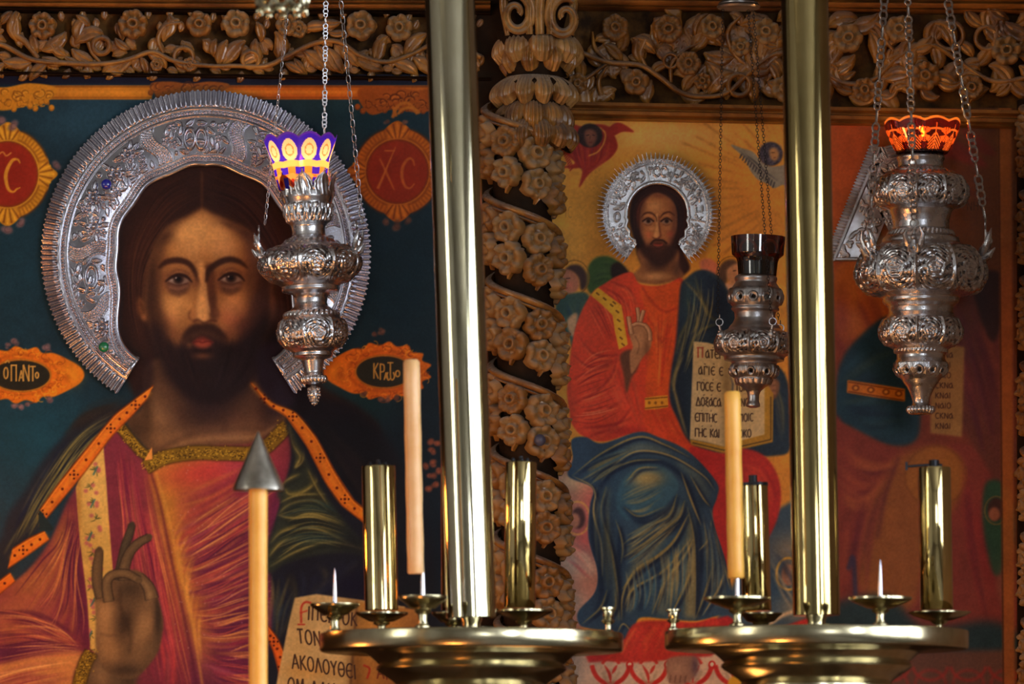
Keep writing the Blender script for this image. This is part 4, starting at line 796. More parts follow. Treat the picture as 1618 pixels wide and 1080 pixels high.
# ------------------------------------------------------------------ materials
def mat(name, base=(.5, .5, .5), rough=.5, metal=0., spec=.5, noise=None, bump=None, coat=0., emit=None, attr=None, trans=0.):
    m = bpy.data.materials.new(name); m.use_nodes = True; nt = m.node_tree; b = nt.nodes['Principled BSDF']
    b.inputs['Base Color'].default_value = (*base, 1); b.inputs['Roughness'].default_value = rough; b.inputs['Metallic'].default_value = metal
    b.inputs['Specular IOR Level'].default_value = spec; b.inputs['Coat Weight'].default_value = coat; b.inputs['Coat Roughness'].default_value = .25
    b.inputs['Transmission Weight'].default_value = trans
    if emit: b.inputs['Emission Color'].default_value = (*emit[0], 1); b.inputs['Emission Strength'].default_value = emit[1]
    tc = nt.nodes.new('ShaderNodeTexCoord')
    if noise:                   # noise = (other colour, scale, roughness variation)
        n = nt.nodes.new('ShaderNodeTexNoise'); n.inputs['Scale'].default_value = noise[1]; n.inputs['Detail'].default_value = 6; n.inputs['Roughness'].default_value = .65
        nt.links.new(tc.outputs['Object'], n.inputs['Vector'])
        r = nt.nodes.new('ShaderNodeValToRGB'); r.color_ramp.elements[0].position = .36; r.color_ramp.elements[1].position = .66
        r.color_ramp.elements[0].color = (*base, 1); r.color_ramp.elements[1].color = (*noise[0], 1)
        nt.links.new(n.outputs['Fac'], r.inputs[0]); nt.links.new(r.outputs[0], b.inputs['Base Color'])
        if noise[2]:
            mr = nt.nodes.new('ShaderNodeMapRange'); mr.inputs['To Min'].default_value = max(.02, rough-noise[2]); mr.inputs['To Max'].default_value = rough+noise[2]
            nt.links.new(n.outputs['Fac'], mr.inputs[0]); nt.links.new(mr.outputs[0], b.inputs['Roughness'])
    if bump:                    # (scale, strength, distance)
        n2 = nt.nodes.new('ShaderNodeTexNoise'); n2.inputs['Scale'].default_value = bump[0]; n2.inputs['Detail'].default_value = 4
        nt.links.new(tc.outputs['Object'], n2.inputs['Vector'])
        bp = nt.nodes.new('ShaderNodeBump'); bp.inputs['Strength'].default_value = bump[1]; bp.inputs['Distance'].default_value = bump[2]
        nt.links.new(n2.outputs['Fac'], bp.inputs['Height']); nt.links.new(bp.outputs[0], b.inputs['Normal'])
    if attr:
        a = nt.nodes.new('ShaderNodeVertexColor'); a.layer_name = attr; nt.links.new(a.outputs[0], b.inputs['Base Color'])
    return m
M = {}
M['paint'] = mat('painted_panel', rough=.38, spec=.14, attr='paint', bump=(160, .12, .002))
M['silver'] = mat('chased_silver', (.86, .86, .89), .27, 1, noise=((.50, .49, .51), 30, .08))
M['halo_silver'] = mat('hammered_silver', (.56, .55, .61), .22, 1, noise=((.38, .37, .43), 22, .05), bump=(260, .25, .0006))
M['old_silver'] = mat('dull_silver', (.62, .61, .63), .34, 1, noise=((.36, .33, .31), 34, .08))
M['brass'] = mat('polished_brass', (.66, .60, .42), .09, 1, noise=((.54, .49, .31), 9, .04))
M['brass_tube'] = mat('bright_brass', (.74, .58, .27), .07, 1, noise=((.60, .46, .20), 14, .03))
M['brass_gold'] = mat('golden_brass', (.50, .39, .17), .07, 1, noise=((.40, .30, .12), 12, .04))
M['brass_mid'] = mat('satin_brass', (.56, .50, .33), .20, 1, noise=((.36, .31, .18), 26, .06))
M['brass_dark'] = mat('worn_brass', (.40, .33, .18), .24, 1, noise=((.22, .18, .10), 26, .08))
M['wood'] = mat('carved_walnut', (.44, .195, .036), .27, 0, .6, noise=((.11, .036, .006), 26, .08), bump=(90, .35, .002))
M['wood_toplit'] = mat('toplit_gilt_walnut', (.50, .27, .080), .28, 0, .6, noise=((.17, .066, .012), 30, .08), bump=(90, .35, .002))
def toplit(m, top_grey, amt):  # greys upward faces: light from above, with some dust, mixed into the colour
    nt = m.node_tree; b = nt.nodes['Principled BSDF']; lk = b.inputs['Base Color'].links[0]; src = lk.from_socket
    g = nt.nodes.new('ShaderNodeNewGeometry'); sp = nt.nodes.new('ShaderNodeSeparateXYZ'); nt.links.new(g.outputs['Normal'], sp.inputs[0])
    mr = nt.nodes.new('ShaderNodeMapRange'); mr.inputs['From Min'].default_value = .15; mr.inputs['From Max'].default_value = .9; mr.inputs['To Max'].default_value = amt
    nt.links.new(sp.outputs['Z'], mr.inputs[0]); n = nt.nodes.new('ShaderNodeTexNoise'); n.inputs['Scale'].default_value = 60
    mu = nt.nodes.new('ShaderNodeMath'); mu.operation = 'MULTIPLY'; nt.links.new(mr.outputs[0], mu.inputs[0]); nt.links.new(n.outputs['Fac'], mu.inputs[1])
    mx = nt.nodes.new('ShaderNodeMix'); mx.data_type = 'RGBA'; nt.links.new(mu.outputs[0], mx.inputs[0]); nt.links.new(src, mx.inputs[6]); mx.inputs[7].default_value = (*top_grey, 1)
    nt.links.new(mx.outputs[2], b.inputs['Base Color'])
toplit(M['wood'], (.30, .26, .23), 1.3); toplit(M['wood_toplit'], (.38, .33, .28), 1.5)
M['wood_red'] = mat('varnished_moulding', (.42, .165, .030), .34, 0, .5, noise=((.13, .05, .016), 18, .06), bump=(60, .2, .001))
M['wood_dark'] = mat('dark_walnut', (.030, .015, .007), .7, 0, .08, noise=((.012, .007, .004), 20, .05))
M['wood_back'] = mat('brown_walnut_ground', (.20, .085, .018), .65, 0, .1, noise=((.045, .022, .010), 30, .05))  # brown walnut board behind the carving
M['plaster'] = mat('lime_plaster', (.30, .28, .25), .8, 0, .2, noise=((.24, .22, .19), 3, 0), bump=(20, .3, .01))
M['stone'] = mat('stone_floor', (.10, .085, .07), .5, 0, .4, noise=((.07, .06, .05), 4, .1))
M['black'] = mat('sooty_iron', (.02, .02, .024), .4, .6)
M['wick'] = mat('burnt_wick', (.02, .017, .015), .8)
M['steel'] = mat('steel_spike', (.60, .58, .66), .2, 1)
M['cone'] = mat('tinned_cone', (.72, .68, .60), .30, 1, noise=((.16, .13, .09), 16, .06))
M['gem_blue'] = mat('blue_glass_gem', (.01, .015, .35), .08, 0, .8, coat=1)
M['gem_green'] = mat('green_glass_gem', (.005, .20, .06), .08, 0, .8, coat=1)
M['knob'] = mat('grey_blue_knob', (.075, .08, .13), .35)
M['flame'] = mat('oil_flame', (1, .6, .2), .5, emit=((1, .50, .14), 26))
def wax(name, a, b, sss=.5):
    m = mat(name, a, .38, 0, .4, noise=(b, 22, .05)); p = m.node_tree.nodes['Principled BSDF']
    p.inputs['Subsurface Weight'].default_value = sss; p.inputs['Subsurface Radius'].default_value = (.012, .006, .002); p.inputs['Subsurface Scale'].default_value = 1.0
    return m
M['wax'] = wax('pale_beeswax', (.80, .50, .24), (.72, .40, .15), .2)
M['wax_gold'] = wax('golden_beeswax', (.86, .47, .09), (.76, .36, .05), .2)
def thin_glass(name, attr=None, base=(.3, .01, .01), tl=.6, tr=.35, gl=.12):
    m = bpy.data.materials.new(name); m.use_nodes = True; nt = m.node_tree; nt.nodes.clear(); N = nt.nodes.new; Lk = nt.links.new
    out = N('ShaderNodeOutputMaterial'); t = N('ShaderNodeBsdfTranslucent'); p = N('ShaderNodeBsdfTransparent'); g = N('ShaderNodeBsdfGlossy'); g.inputs['Roughness'].default_value = .05
    for n in (t, p): n.inputs['Color'].default_value = (*base, 1)
    if attr:
        a = N('ShaderNodeVertexColor'); a.layer_name = attr; Lk(a.outputs[0], t.inputs['Color']); Lk(a.outputs[0], p.inputs['Color'])
    m1 = N('ShaderNodeMixShader'); m1.inputs[0].default_value = tr/(tr+tl); Lk(t.outputs[0], m1.inputs[1]); Lk(p.outputs[0], m1.inputs[2])
    m2 = N('ShaderNodeMixShader'); m2.inputs[0].default_value = gl; Lk(m1.outputs[0], m2.inputs[1]); Lk(g.outputs[0], m2.inputs[2]); Lk(m2.outputs[0], out.inputs[0])
    return m
M['glass_blue'] = thin_glass('painted_blue_glass', 'paint', tl=.66, tr=.30, gl=.05)
M['glass_ruby'] = thin_glass('cut_ruby_glass', 'paint', tl=.72, tr=.25, gl=.10)
M['glass_garnet'] = thin_glass('garnet_glass', 'paint', tl=.45, tr=.45, gl=.13)
M['pane'] = thin_glass('window_glass', base=(.9, .92, .95), tl=.1, tr=.9, gl=.05)

# ------------------------------------------------------------------ mesh kit
class MB:
    def __init__(s): s.v = []; s.f = []; s.sm = []
    def add(s, V, F, smooth=True):
        n = len(s.v); s.v += [tuple(p) for p in V]; s.f += [tuple(i+n for i in f) for f in F]; s.sm += [smooth]*len(F); return s
    def box(s, a, b):
        (x0, y0, z0), (x1, y1, z1) = a, b
        V = [(x, y, z) for x in (x0, x1) for y in (y0, y1) for z in (z0, z1)]
        return s.add(V, [(0, 1, 3, 2), (4, 6, 7, 5), (0, 4, 5, 1), (2, 3, 7, 6), (0, 2, 6, 4), (1, 5, 7, 3)], False)
    def lathe(s, prof, n=32, c=(0, 0, 0), cap=True):   # prof: (z, r)
        V = []; F = []
        for z, r in prof:
            for k in range(n):
                a = 2*math.pi*k/n; V.append((c[0]+r*math.cos(a), c[1]+r*math.sin(a), c[2]+z))
        m = len(prof)
        for i in range(m-1):
            for k in range(n):
                k2 = (k+1) % n; F.append((i*n+k, i*n+k2, (i+1)*n+k2, (i+1)*n+k))
        s.add(V, F)
        if cap: s.f += [tuple(range(len(s.v)-m*n+n-1, len(s.v)-m*n-1, -1)), tuple(range(len(s.v)-n, len(s.v)))]; s.sm += [False, False]
        return s
    def tube(s, pts, rad, n=8, cap=True, flat=1.0):
        pts = [Vector(p) for p in pts]; m = len(pts); V = []; F = []
        rad = [rad]*m if np.isscalar(rad) else rad
        up = None
        for i, p in enumerate(pts):
            t = (pts[min(i+1, m-1)]-pts[max(i-1, 0)]).normalized()
            if up is None: up = Vector((0, 1, 0)) if abs(t.y) < .9 else Vector((1, 0, 0))
            a = t.cross(up).normalized(); up = a.cross(t).normalized()
            for k in range(n):
                q = 2*math.pi*k/n; V.append(p+a*math.cos(q)*rad[i]+up*math.sin(q)*rad[i]*flat)
        for i in range(m-1):
            for k in range(n):
                k2 = (k+1) % n; F.append((i*n+k, i*n+k2, (i+1)*n+k2, (i+1)*n+k))
        if cap: F += [tuple(range(n-1, -1, -1)), tuple(range((m-1)*n, m*n))]
        return s.add(V, F)
    def loop(s, pts, rad, n=6):                    # closed tube
        pts = [Vector(p) for p in pts]; m = len(pts); V = []; F = []
        cen = sum(pts, Vector())/m; nor = (pts[0]-cen).cross(pts[m//4]-cen).normalized()
        for i, p in enumerate(pts):
            t = (pts[(i+1) % m]-pts[i-1]).normalized(); a = t.cross(nor)
            for k in range(n):
                q = 2*math.pi*k/n; V.append(p+(a*math.cos(q)+nor*math.sin(q))*rad)
        for i in range(m):
            for k in range(n):
                F.append((i*n+k, i*n+(k+1) % n, ((i+1) % m)*n+(k+1) % n, ((i+1) % m)*n+k))
        return s.add(V, F)
    def ball(s, c, rx, ry=None, rz=None, n=12, m=8):
        ry = ry or rx; rz = rz or rx; V = []; F = []
        for i in range(m+1):
            t = math.pi*i/m
            for k in range(n):
                a = 2*math.pi*k/n; V.append((c[0]+rx*math.sin(t)*math.cos(a), c[1]+ry*math.sin(t)*math.sin(a), c[2]+rz*math.cos(t)))
        for i in range(m):
            for k in range(n): F.append((i*n+k, (i+1)*n+k, (i+1)*n+(k+1) % n, i*n+(k+1) % n))
        return s.add(V, F)
    def leaf(s, pts, wid, hgt, groove=.35, wrap=None, y0=0.0, n=6, m=3):
        # a carved leaf: pts (x, z) px curve, domed across with a central groove; wrap maps (x, z, out) to world
        P = catmull(pts, False, m); W = np.interp(np.linspace(0, 1, len(P)), np.linspace(0, 1, len(wid)), wid)
        d = np.gradient(P, axis=0); L = np.hypot(d[:, 0], d[:, 1])+1e-9; N = np.stack([-d[:, 1]/L, d[:, 0]/L], 1)
        V = []; F = []
        for i in range(len(P)):
            for k in range(n+1):
                u = k/n*2-1; h = hgt*min(1, W[i]/max(wid)*1.4)*(math.sqrt(max(0, 1-u*u*.96))-groove*math.exp(-(u/.28)**2))
                q = P[i]+N[i]*W[i]*.5*u; V.append(wrap(q[0], q[1], y0+h) if wrap else at(q[0], q[1], -(y0+h)*MM))
            q = P[i]
        r = n+1
        for i in range(len(P)-1):
            for k in range(n): F.append((i*r+k, i*r+k+1, (i+1)*r+k+1, (i+1)*r+k))
        # closed underside
        n0 = len(V)
        for i in range(len(P)):
            for u in (-1, 1):
                q = P[i]+N[i]*W[i]*.5*u; V.append(wrap(q[0], q[1], y0-3) if wrap else at(q[0], q[1], -max(.4, y0-3)*MM))
        for i in range(len(P)-1):
            a, b = n0+2*i, n0+2*i+2
            F += [(i*r, (i+1)*r, b, a), (i*r+n, a+1, b+1, (i+1)*r+n), (a, b, b+1, a+1)]
        return s.add(V, F)
    def build(s, name, m, parent=None, loc=None):
        me = bpy.data.meshes.new(name); me.from_pydata([tuple(p) for p in s.v], [], s.f); me.polygons.foreach_set('use_smooth', s.sm)
        me.materials.append(m); me.validate(); me.update(); me.set_sharp_from_angle(angle=R(42))
        return link(name, me, parent, loc)
def link(name, me, parent=None, loc=None):
    o = bpy.data.objects.new(name, me); C.objects.link(o)
    if parent is not None:
        o.parent = parent
        if loc is None: o.matrix_parent_inverse = parent_inv(parent)
    if loc is not None: o.location = loc
    return o
def parent_inv(p):
    mtx = Matrix.LocRotScale(p.location, p.rotation_euler, p.scale)
    if p.parent: mtx = Matrix.LocRotScale(p.parent.location, p.parent.rotation_euler, p.parent.scale) @ p.matrix_parent_inverse @ mtx if False else mtx
    return mtx.inverted()
def grid(name, V, m, parent=None, wrap=False, keep=None, col=None, loc=None, smooth=True):
    h, w = V.shape[:2]; idx = np.arange(h*w).reshape(h, w)
    a = idx[:-1]; b = idx[1:]
    if wrap: q = np.stack([a, np.roll(a, -1, 1), np.roll(b, -1, 1), b], -1)
    else: q = np.stack([a[:, :-1], a[:, 1:], b[:, 1:], b[:, :-1]], -1)
    q = q.reshape(-1, 4)
    if keep is not None: q = q[keep.reshape(-1)]
    me = bpy.data.meshes.new(name); n = len(q)
    me.vertices.add(h*w); me.vertices.foreach_set('co', np.ascontiguousarray(V, np.float32).ravel())
    me.loops.add(n*4); me.loops.foreach_set('vertex_index', q.ravel().astype(np.int32))
    me.polygons.add(n); me.polygons.foreach_set('loop_start', np.arange(0, n*4, 4, dtype=np.int32))
    me.polygons.foreach_set('use_smooth', np.full(n, smooth))
    me.update(calc_edges=True)
    if col is not None:
        ca = me.color_attributes.new('paint', 'FLOAT_COLOR', 'POINT')
        c4 = np.ones((h*w, 4), np.float32); c4[:, :3] = col.reshape(-1, 3); ca.data.foreach_set('color', c4.ravel())
    me.materials.append(m)
    return link(name, me, parent, loc)
def lin(c): c = np.clip(np.asarray(c, float), 0, 1); return np.where(c <= .04045, c/12.92, ((c+.055)/1.055)**2.4)
def tag(o, label, cat, group=None, kind=None):
    o['label'] = label; o['category'] = cat
    if group: o['group'] = group
    if kind: o['kind'] = kind
    return o
def struct(o): o['kind'] = 'structure'; return o
def empty(name, loc, label=None, cat=None, group=None):
    o = bpy.data.objects.new(name, None); C.objects.link(o); o.location = loc; o.empty_display_size = .05
    if label: tag(o, label, cat, group)
    return o
def lean(o, ang): o.rotation_euler = (0, ang, 0)      # after the parts hang on it
PSTEP = 1.1
# ------------------------------------------------------------------ the church room
def wall_with_holes(name, axis, pos, thick, u0, u1, z0, z1, holes, m):
    us = sorted({u0, u1, *[h[0] for h in holes], *[h[1] for h in holes]}); zs = sorted({z0, z1, *[h[2] for h in holes], *[h[3] for h in holes]})
    b = MB()
    for i in range(len(us)-1):
        for j in range(len(zs)-1):
            cu, cz = (us[i]+us[i+1])/2, (zs[j]+zs[j+1])/2
            if any(h[0] < cu < h[1] and h[2] < cz < h[3] for h in holes): continue
            if axis == 'x': b.box((pos, us[i], zs[j]), (pos+thick, us[i+1], zs[j+1]))
            else: b.box((us[i], pos, zs[j]), (us[i+1], pos+thick, zs[j+1]))
    return struct(b.build(name, m))
ZC = 4.6
struct(MB().box((-4.3, -12.3, -.1), (4.3, .4, 0)).build('floor', M['stone']))
struct(MB().box((-4.3, -12.3, ZC), (4.3, .4, ZC+.1)).build('ceiling', M['plaster']))
wall_with_holes('wall_right', 'x', 4.0, .3, -12.3, .4, 0, ZC, [(-6.2, -1.0, 1.2, 4.0), (-9.7, -7.5, 1.8, 4.2)], M['plaster'])
wall_with_holes('wall_left', 'x', -4.3, .3, -12.3, .4, 0, ZC, [(-4.9, -3.7, 1.7, 4.1)], M['plaster'])
wall_with_holes('wall_back', 'y', -12.3, .3, -4.0, 4.0, 0, ZC, [(1.1, 2.7, 1.8, 3.4)], M['plaster'])
n_ = 0
for ax, pos, u0, u1, z0, z1 in (('x', 4.1, -6.2, -1.0, 1.2, 4.0), ('x', 4.1, -9.7, -7.5, 1.8, 4.2), ('x', -4.2, -4.9, -3.7, 1.7, 4.1), ('y', -12.2, 1.1, 2.7, 1.8, 3.4)):
    n_ += 1; b = MB(); g = MB(); fw = .05
    def bx(bb, ua, ub, za, zb, t):
        if ax == 'x': bb.box((pos-t, ua, za), (pos+t, ub, zb))
        else: bb.box((ua, pos-t, za), (ub, pos+t, zb))
    bx(b, u0, u1, z0, z0+fw, .03); bx(b, u0, u1, z1-fw, z1, .03); bx(b, u0, u0+fw, z0, z1, .03); bx(b, u1-fw, u1, z0, z1, .03)
    for k in range(1, 3): bx(b, u0+(u1-u0)*k/3-.07, u0+(u1-u0)*k/3+.07, z0, z1, .03)
    for k in range(1, 3): bx(b, u0, u1, z0+(z1-z0)*k/3-.015, z0+(z1-z0)*k/3+.015, .02)
    f = struct(b.build('window_%d' % n_, M['wood_dark'])); bx(g, u0+.05, u1-.05, z0+.05, z1-.05, .003)
    p = g.build('pane', M['pane'], f)
# timber screen the icons are set in, and an unseen pier added to shade the right half
struct(MB().box((-4.0, .035, 0), (4.0, .12, ZC)).build('wall_front', M['wood_dark']))
struct(MB().box((.885, -1.50, 0), (1.30, .035, ZC)).build('added_shade_pier', M['plaster']))

# ------------------------------------------------------------------ the two painted panels
def panel(name, cv, label, cat, K=1.12):
    a = cv.finish(); col = np.minimum(lin(a)*K, .92)
    h, w_ = a.shape[:2]
    xs = cv.x0+(np.arange(w_)+.5)*cv.h; ys = cv.y0+(np.arange(h)+.5)*cv.h
    X, Y = np.meshgrid((xs-809)*MM, EYE+(1390-ys)*MM)
    V = np.stack([X, np.zeros_like(X), Y], -1)[::-1]
    root = empty(name, ((X.min()+X.max())/2, .012, Y.min()), label, cat)
    grid('painted_face', V, M['paint'], root, col=col[::-1])
    b = MB().box((X.min(), .0012, Y.min()), (X.max(), .030, Y.max())).build('wooden_board', M['wood_dark'], root)
    return root
PAINT_K = 1.12
panel('icon_panel', paint_left(PSTEP), 'large blue-ground painted icon of a bearded man with raised hand, gold lettering roundels around him', 'painting', 1.18)
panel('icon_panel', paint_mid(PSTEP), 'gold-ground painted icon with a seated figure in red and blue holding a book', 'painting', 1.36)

# ------------------------------------------------------------------ mouldings
def moulding(name, x0, y0, x1, y1, h, d, m, label=None, prof=None, extra=0):
    # horizontal moulding from (x0,y0) to (x1,y1) (its top edge), height h px, with stepped beads
    prof = prof or [(0, .2), (.06, .9), (.25, 1), (.36, .55), (.44, .5), (.55, .9), (.72, .8), (.80, .35), (.92, .5), (1, .2)]
    b = MB(); V = []; n = len(prof)
    for px, py in ((x0, y0), (x1, y1)):
        for t, e in prof: V.append(at(px, py+h*t, 0)+Vector((0, -d*e, 0)))
    F = [(i, i+n, i+1+n, i+1) for i in range(n-1)]
    V += [at(x0, y0, 0)+Vector((0, .03, 0)), at(x0, y0+h, 0)+Vector((0, .03, 0)), at(x1, y1, 0)+Vector((0, .03, 0)), at(x1, y1+h, 0)+Vector((0, .03, 0))]
    F += [(0, 2*n, 2*n+2, n), (n-1, 2*n-1, 2*n+3, 2*n+1)]
    b.add(V, F, False); o = b.build(name, m); return struct(o)
moulding('trim_1', -90, 0, 775, 4, 15, .030, M['wood_red'])
moulding('trim_2', -90, 12, 775, 20, 5, .018, M['wood_dark'])
moulding('trim_3', -90, 113, 775, 123, 6, .014, M['wood_dark'])
moulding('trim_4', 860, -8, 1700, 0, 22, .034, M['wood_red'])
moulding('trim_5', 860, 161, 1620, 176, 28, .026, M['wood_red'])
moulding('trim_8', -90, -60, 1700, -56, 58, .020, M['wood_dark'])
# upright strip that closes the gold panel on the right, and the dark bay before the column
struct(MB().box(tuple(at(1607, 1160)+Vector((0, 0, 0))), tuple(at(1632, 160)+Vector((0, -.02, 0)))).build('trim_6', M['wood_dark']))
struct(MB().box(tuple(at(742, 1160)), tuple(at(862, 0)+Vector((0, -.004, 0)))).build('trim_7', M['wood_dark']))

# ------------------------------------------------------------------ carved friezes
def rose_mesh(name, m, petals=6, seed=0, frilly=.10):
    # a carved rose, radius 1, opening towards -y: ring of rounded petals, raised bead ring, drilled eye
    rg = np.random.RandomState(seed); nr, na = 15, 60
    prof = [(0, .12), (.10, .12), (.15, .16), (.19, .62), (.25, .76), (.32, .74), (.38, .50), (.44, .26), (.52, .36), (.64, .52), (.76, .58), (.88, .56), (.97, .40), (1.0, .10), (1.0, -.4)]
    V = np.zeros((nr, na, 3)); ph = rg.rand()*6
    for i, (r, h) in enumerate(prof):
        for k in range(na):
            a = 2*math.pi*k/na; c_ = abs(math.cos(petals*a/2+ph)); lobe = 1-.17*(1-c_**.5) if r > .42 else 1+.06*math.sin(2*a+ph)
            sp_ = ((a*petals/(2*math.pi)+ph) % 1); hh = h*(1-.30*(1-c_)**1.5*(r > .42))-(.22*(1-sp_)**3 if r > .46 else 0)+(.12*sp_ if r > .6 else 0) + (.10*math.sin(petals*a+ph*2)*(r > .5) + frilly*rg.randn()*.25*(r > .5))
            V[i, k] = (r*lobe*math.cos(a), -hh, r*lobe*math.sin(a))
    idx = np.arange(nr*na).reshape(nr, na); F = []
    for i in range(nr-1):
        for k in range(na): F.append((int(idx[i, k]), int(idx[i+1, k]), int(idx[i+1, (k+1) % na]), int(idx[i, (k+1) % na])))
    me = bpy.data.meshes.new(name); me.from_pydata(V.reshape(-1, 3).tolist(), [], F); me.polygons.foreach_set('use_smooth', [True]*len(F)); me.materials.append(m); me.update(); return me
ROSE = [rose_mesh('rose_d%d' % k, M['wood_toplit'], (5, 6, 6)[k], k) for k in range(3)]
ROSEW = [rose_mesh('rose_w%d' % k, M['wood'], (6, 5, 7)[k], k+5) for k in range(3)]
rnd = random.Random(5)
def put_rose(me, px, py, r, y, parent, name='carved_flower', tilt=0.0, yaw=0.0, deep=.62):
    o = bpy.data.objects.new(name, me); C.objects.link(o); o.parent = parent
    p = at(px, py, y); o.location = p-parent.location
    o.scale = (r*MM, r*MM*deep, r*MM); o.rotation_euler = (tilt, rnd.random()*6.28 if not yaw and not tilt else 0, yaw); return o
def vine(b, pts, w, hgt, y0=6): b.leaf(pts, w, hgt, groove=0, y0=y0, n=6, m=6)
def acanthus(b, x, y, ang, L_, curl, hgt=8, w=.34, y0=5, lobes=True):
    w *= 1.35
    # curled carved leaf from (x, y) px, heading ang (deg, 0 = right, 90 = down)
    pts = []; a = R(ang); px, py = x, y; n = 6
    for i in range(n+1):
        pts.append((px, py)); px += math.cos(a)*L_/n; py += math.sin(a)*L_/n; a += R(curl)/n*(.5+i/n)
    b.leaf(pts, [L_*.06, L_*w*.7, L_*w, L_*w*.95, L_*w*.7, L_*.08], hgt, y0=y0)
    if lobes:
        for i in (2, 3, 4):
            for sgn in (-1, 1):
                dx, dy = pts[i+1][0]-pts[i][0], pts[i+1][1]-pts[i][1]; aa = math.atan2(dy, dx)+sgn*R(48)
                l2 = L_*.30*(1.1-.12*i)
                q = [(pts[i][0], pts[i][1]), (pts[i][0]+math.cos(aa)*l2*.5, pts[i][1]+math.sin(aa)*l2*.5), (pts[i][0]+math.cos(aa-sgn*.5)*l2, pts[i][1]+math.sin(aa-sgn*.5)*l2)]
                b.leaf(q, [l2*.3, l2*.5, l2*.12], hgt*.75, y0=y0)
def ringlet(b, x, y, r, w, hgt=9, y0=6):       # hollow tubular bud
    b.leaf([(x+r*math.cos(R(a)), y+r*math.sin(R(a))) for a in range(-90, 285, 30)], [w]*8, hgt, groove=0, y0=y0)
# left frieze
fr = empty('carved_frieze', at(345, 116, 0), 'carved walnut vine frieze above the blue icon, with open flowers and curled leaves', 'carving')
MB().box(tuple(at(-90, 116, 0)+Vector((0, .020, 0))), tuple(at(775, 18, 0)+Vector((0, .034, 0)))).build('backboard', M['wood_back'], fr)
b = MB()
vine(b, [(-80, 70), (-40, 78), (0, 70), (50, 94), (110, 100), (160, 101), (200, 95), (240, 82), (275, 96), (330, 104), (372, 104), (420, 104), (455, 88), (498, 68), (535, 66), (570, 88), (610, 98), (650, 86), (700, 66), (760, 90)], [9, 8, 9, 8, 8, 7, 9, 8, 8, 7, 9], 9, 8)
vine(b, [(60, 92), (40, 66), (22, 50), (30, 20)], [8, 10, 12, 4], 8, 6); vine(b, [(160, 100), (146, 84), (140, 66)], [5, 6, 8], 7, 5)
vine(b, [(258, 84), (250, 60), (262, 40), (285, 36)], [6, 8, 9, 4], 8, 6); vine(b, [(535, 66), (560, 48), (570, 36)], [5, 6, 4], 6, 4)
for x, y, a, l, cu in ((10, 66, 200, 42, 40), (28, 66, -110, 50, 60), (8, 100, 150, 50, -30), (50, 98, 170, 46, 40), (75, 100, 150, 40, -50), (60, 84, -120, 34, 60), (66, 80, -20, 50, -60), (105, 88, -150, 40, 60),
                       (124, 66, -100, 44, 110), (118, 70, -50, 54, 120), (100, 102, 190, 36, 30), (128, 104, 200, 30, 30), (150, 100, -160, 44, 40), (165, 104, 30, 36, -40), (196, 100, 170, 40, -60), (210, 92, 150, 40, -60),
                       (205, 78, 200, 30, 60), (232, 84, 20, 40, 60), (222, 90, 60, 30, 40), (258, 66, -80, 46, 90), (262, 60, -60, 40, -80), (290, 104, -20, 30, 80), (345, 104, -80, 44, 30), (352, 104, -60, 54, 40), (338, 90, -100, 30, 60),
                       (380, 104, -40, 40, 60), (410, 104, -110, 44, 40), (440, 96, -70, 50, -90), (450, 100, 20, 36, 30), (465, 92, 60, 30, -30), (478, 80, 30, 50, 40), (500, 72, 50, 52, 10), (515, 74, 60, 50, -10), (535, 72, 40, 46, 20), (560, 92, 20, 50, 10),
                       (590, 100, -60, 44, -70), (600, 98, -100, 46, 90), (620, 98, 10, 46, 60), (640, 88, -60, 50, 50), (652, 90, 30, 50, 30), (548, 50, 160, 30, 60), (480, 46, -20, 40, 60), (505, 36, 10, 34, -40), (675, 60, -40, 40, 60), (-30, 80, -60, 50, 60), (-50, 90, 30, 50, 30), (405, 34, 60, 34, 60), (440, 30, 20, 34, 80), (0, 40, -60, 30, 40), (185, 40, 60, 26, 30), (350, 24, 40, 24, 40), (120, 24, 30, 30, 40)):
    acanthus(b, x, y, a, l, cu, 9, .36, 5)
ringlet(b, 160, 72, 13, 9, 11); ringlet(b, 396, 94, 13, 8, 10); ringlet(b, 290, 90, 15, 8, 9, 5)
for x in range(-70, 770, 13): acanthus(b, x, 62+(x*11 % 40), (x*71) % 360, 26, 70, 6, .5, 1)
for x in range(-60, 760, 17): acanthus(b, x, 108+(x*7 % 5), (x*37) % 360, 20, 60, 5, .5, 3, False); acanthus(b, x+6, 28+(x*5 % 9), (x*53) % 360, 18, 60, 4, .5, 2, False)
b.build('foliage', M['wood'], fr)
for x, y, r in ((67, 41, 22), (210, 38, 24), (315, 38, 21), (373, 37, 23), (453, 39, 18), (472, 46, 14), (570, 40, 24), (631, 44, 22), (-20, 40, 22), (722, 46, 22), (248, 102, 11), (300, 102, 12), (690, 92, 16)):
    put_rose(ROSE[rnd.randrange(3)] if rnd.random() < .5 else ROSEW[rnd.randrange(3)], x, y, r, -.009, fr, deep=.9)
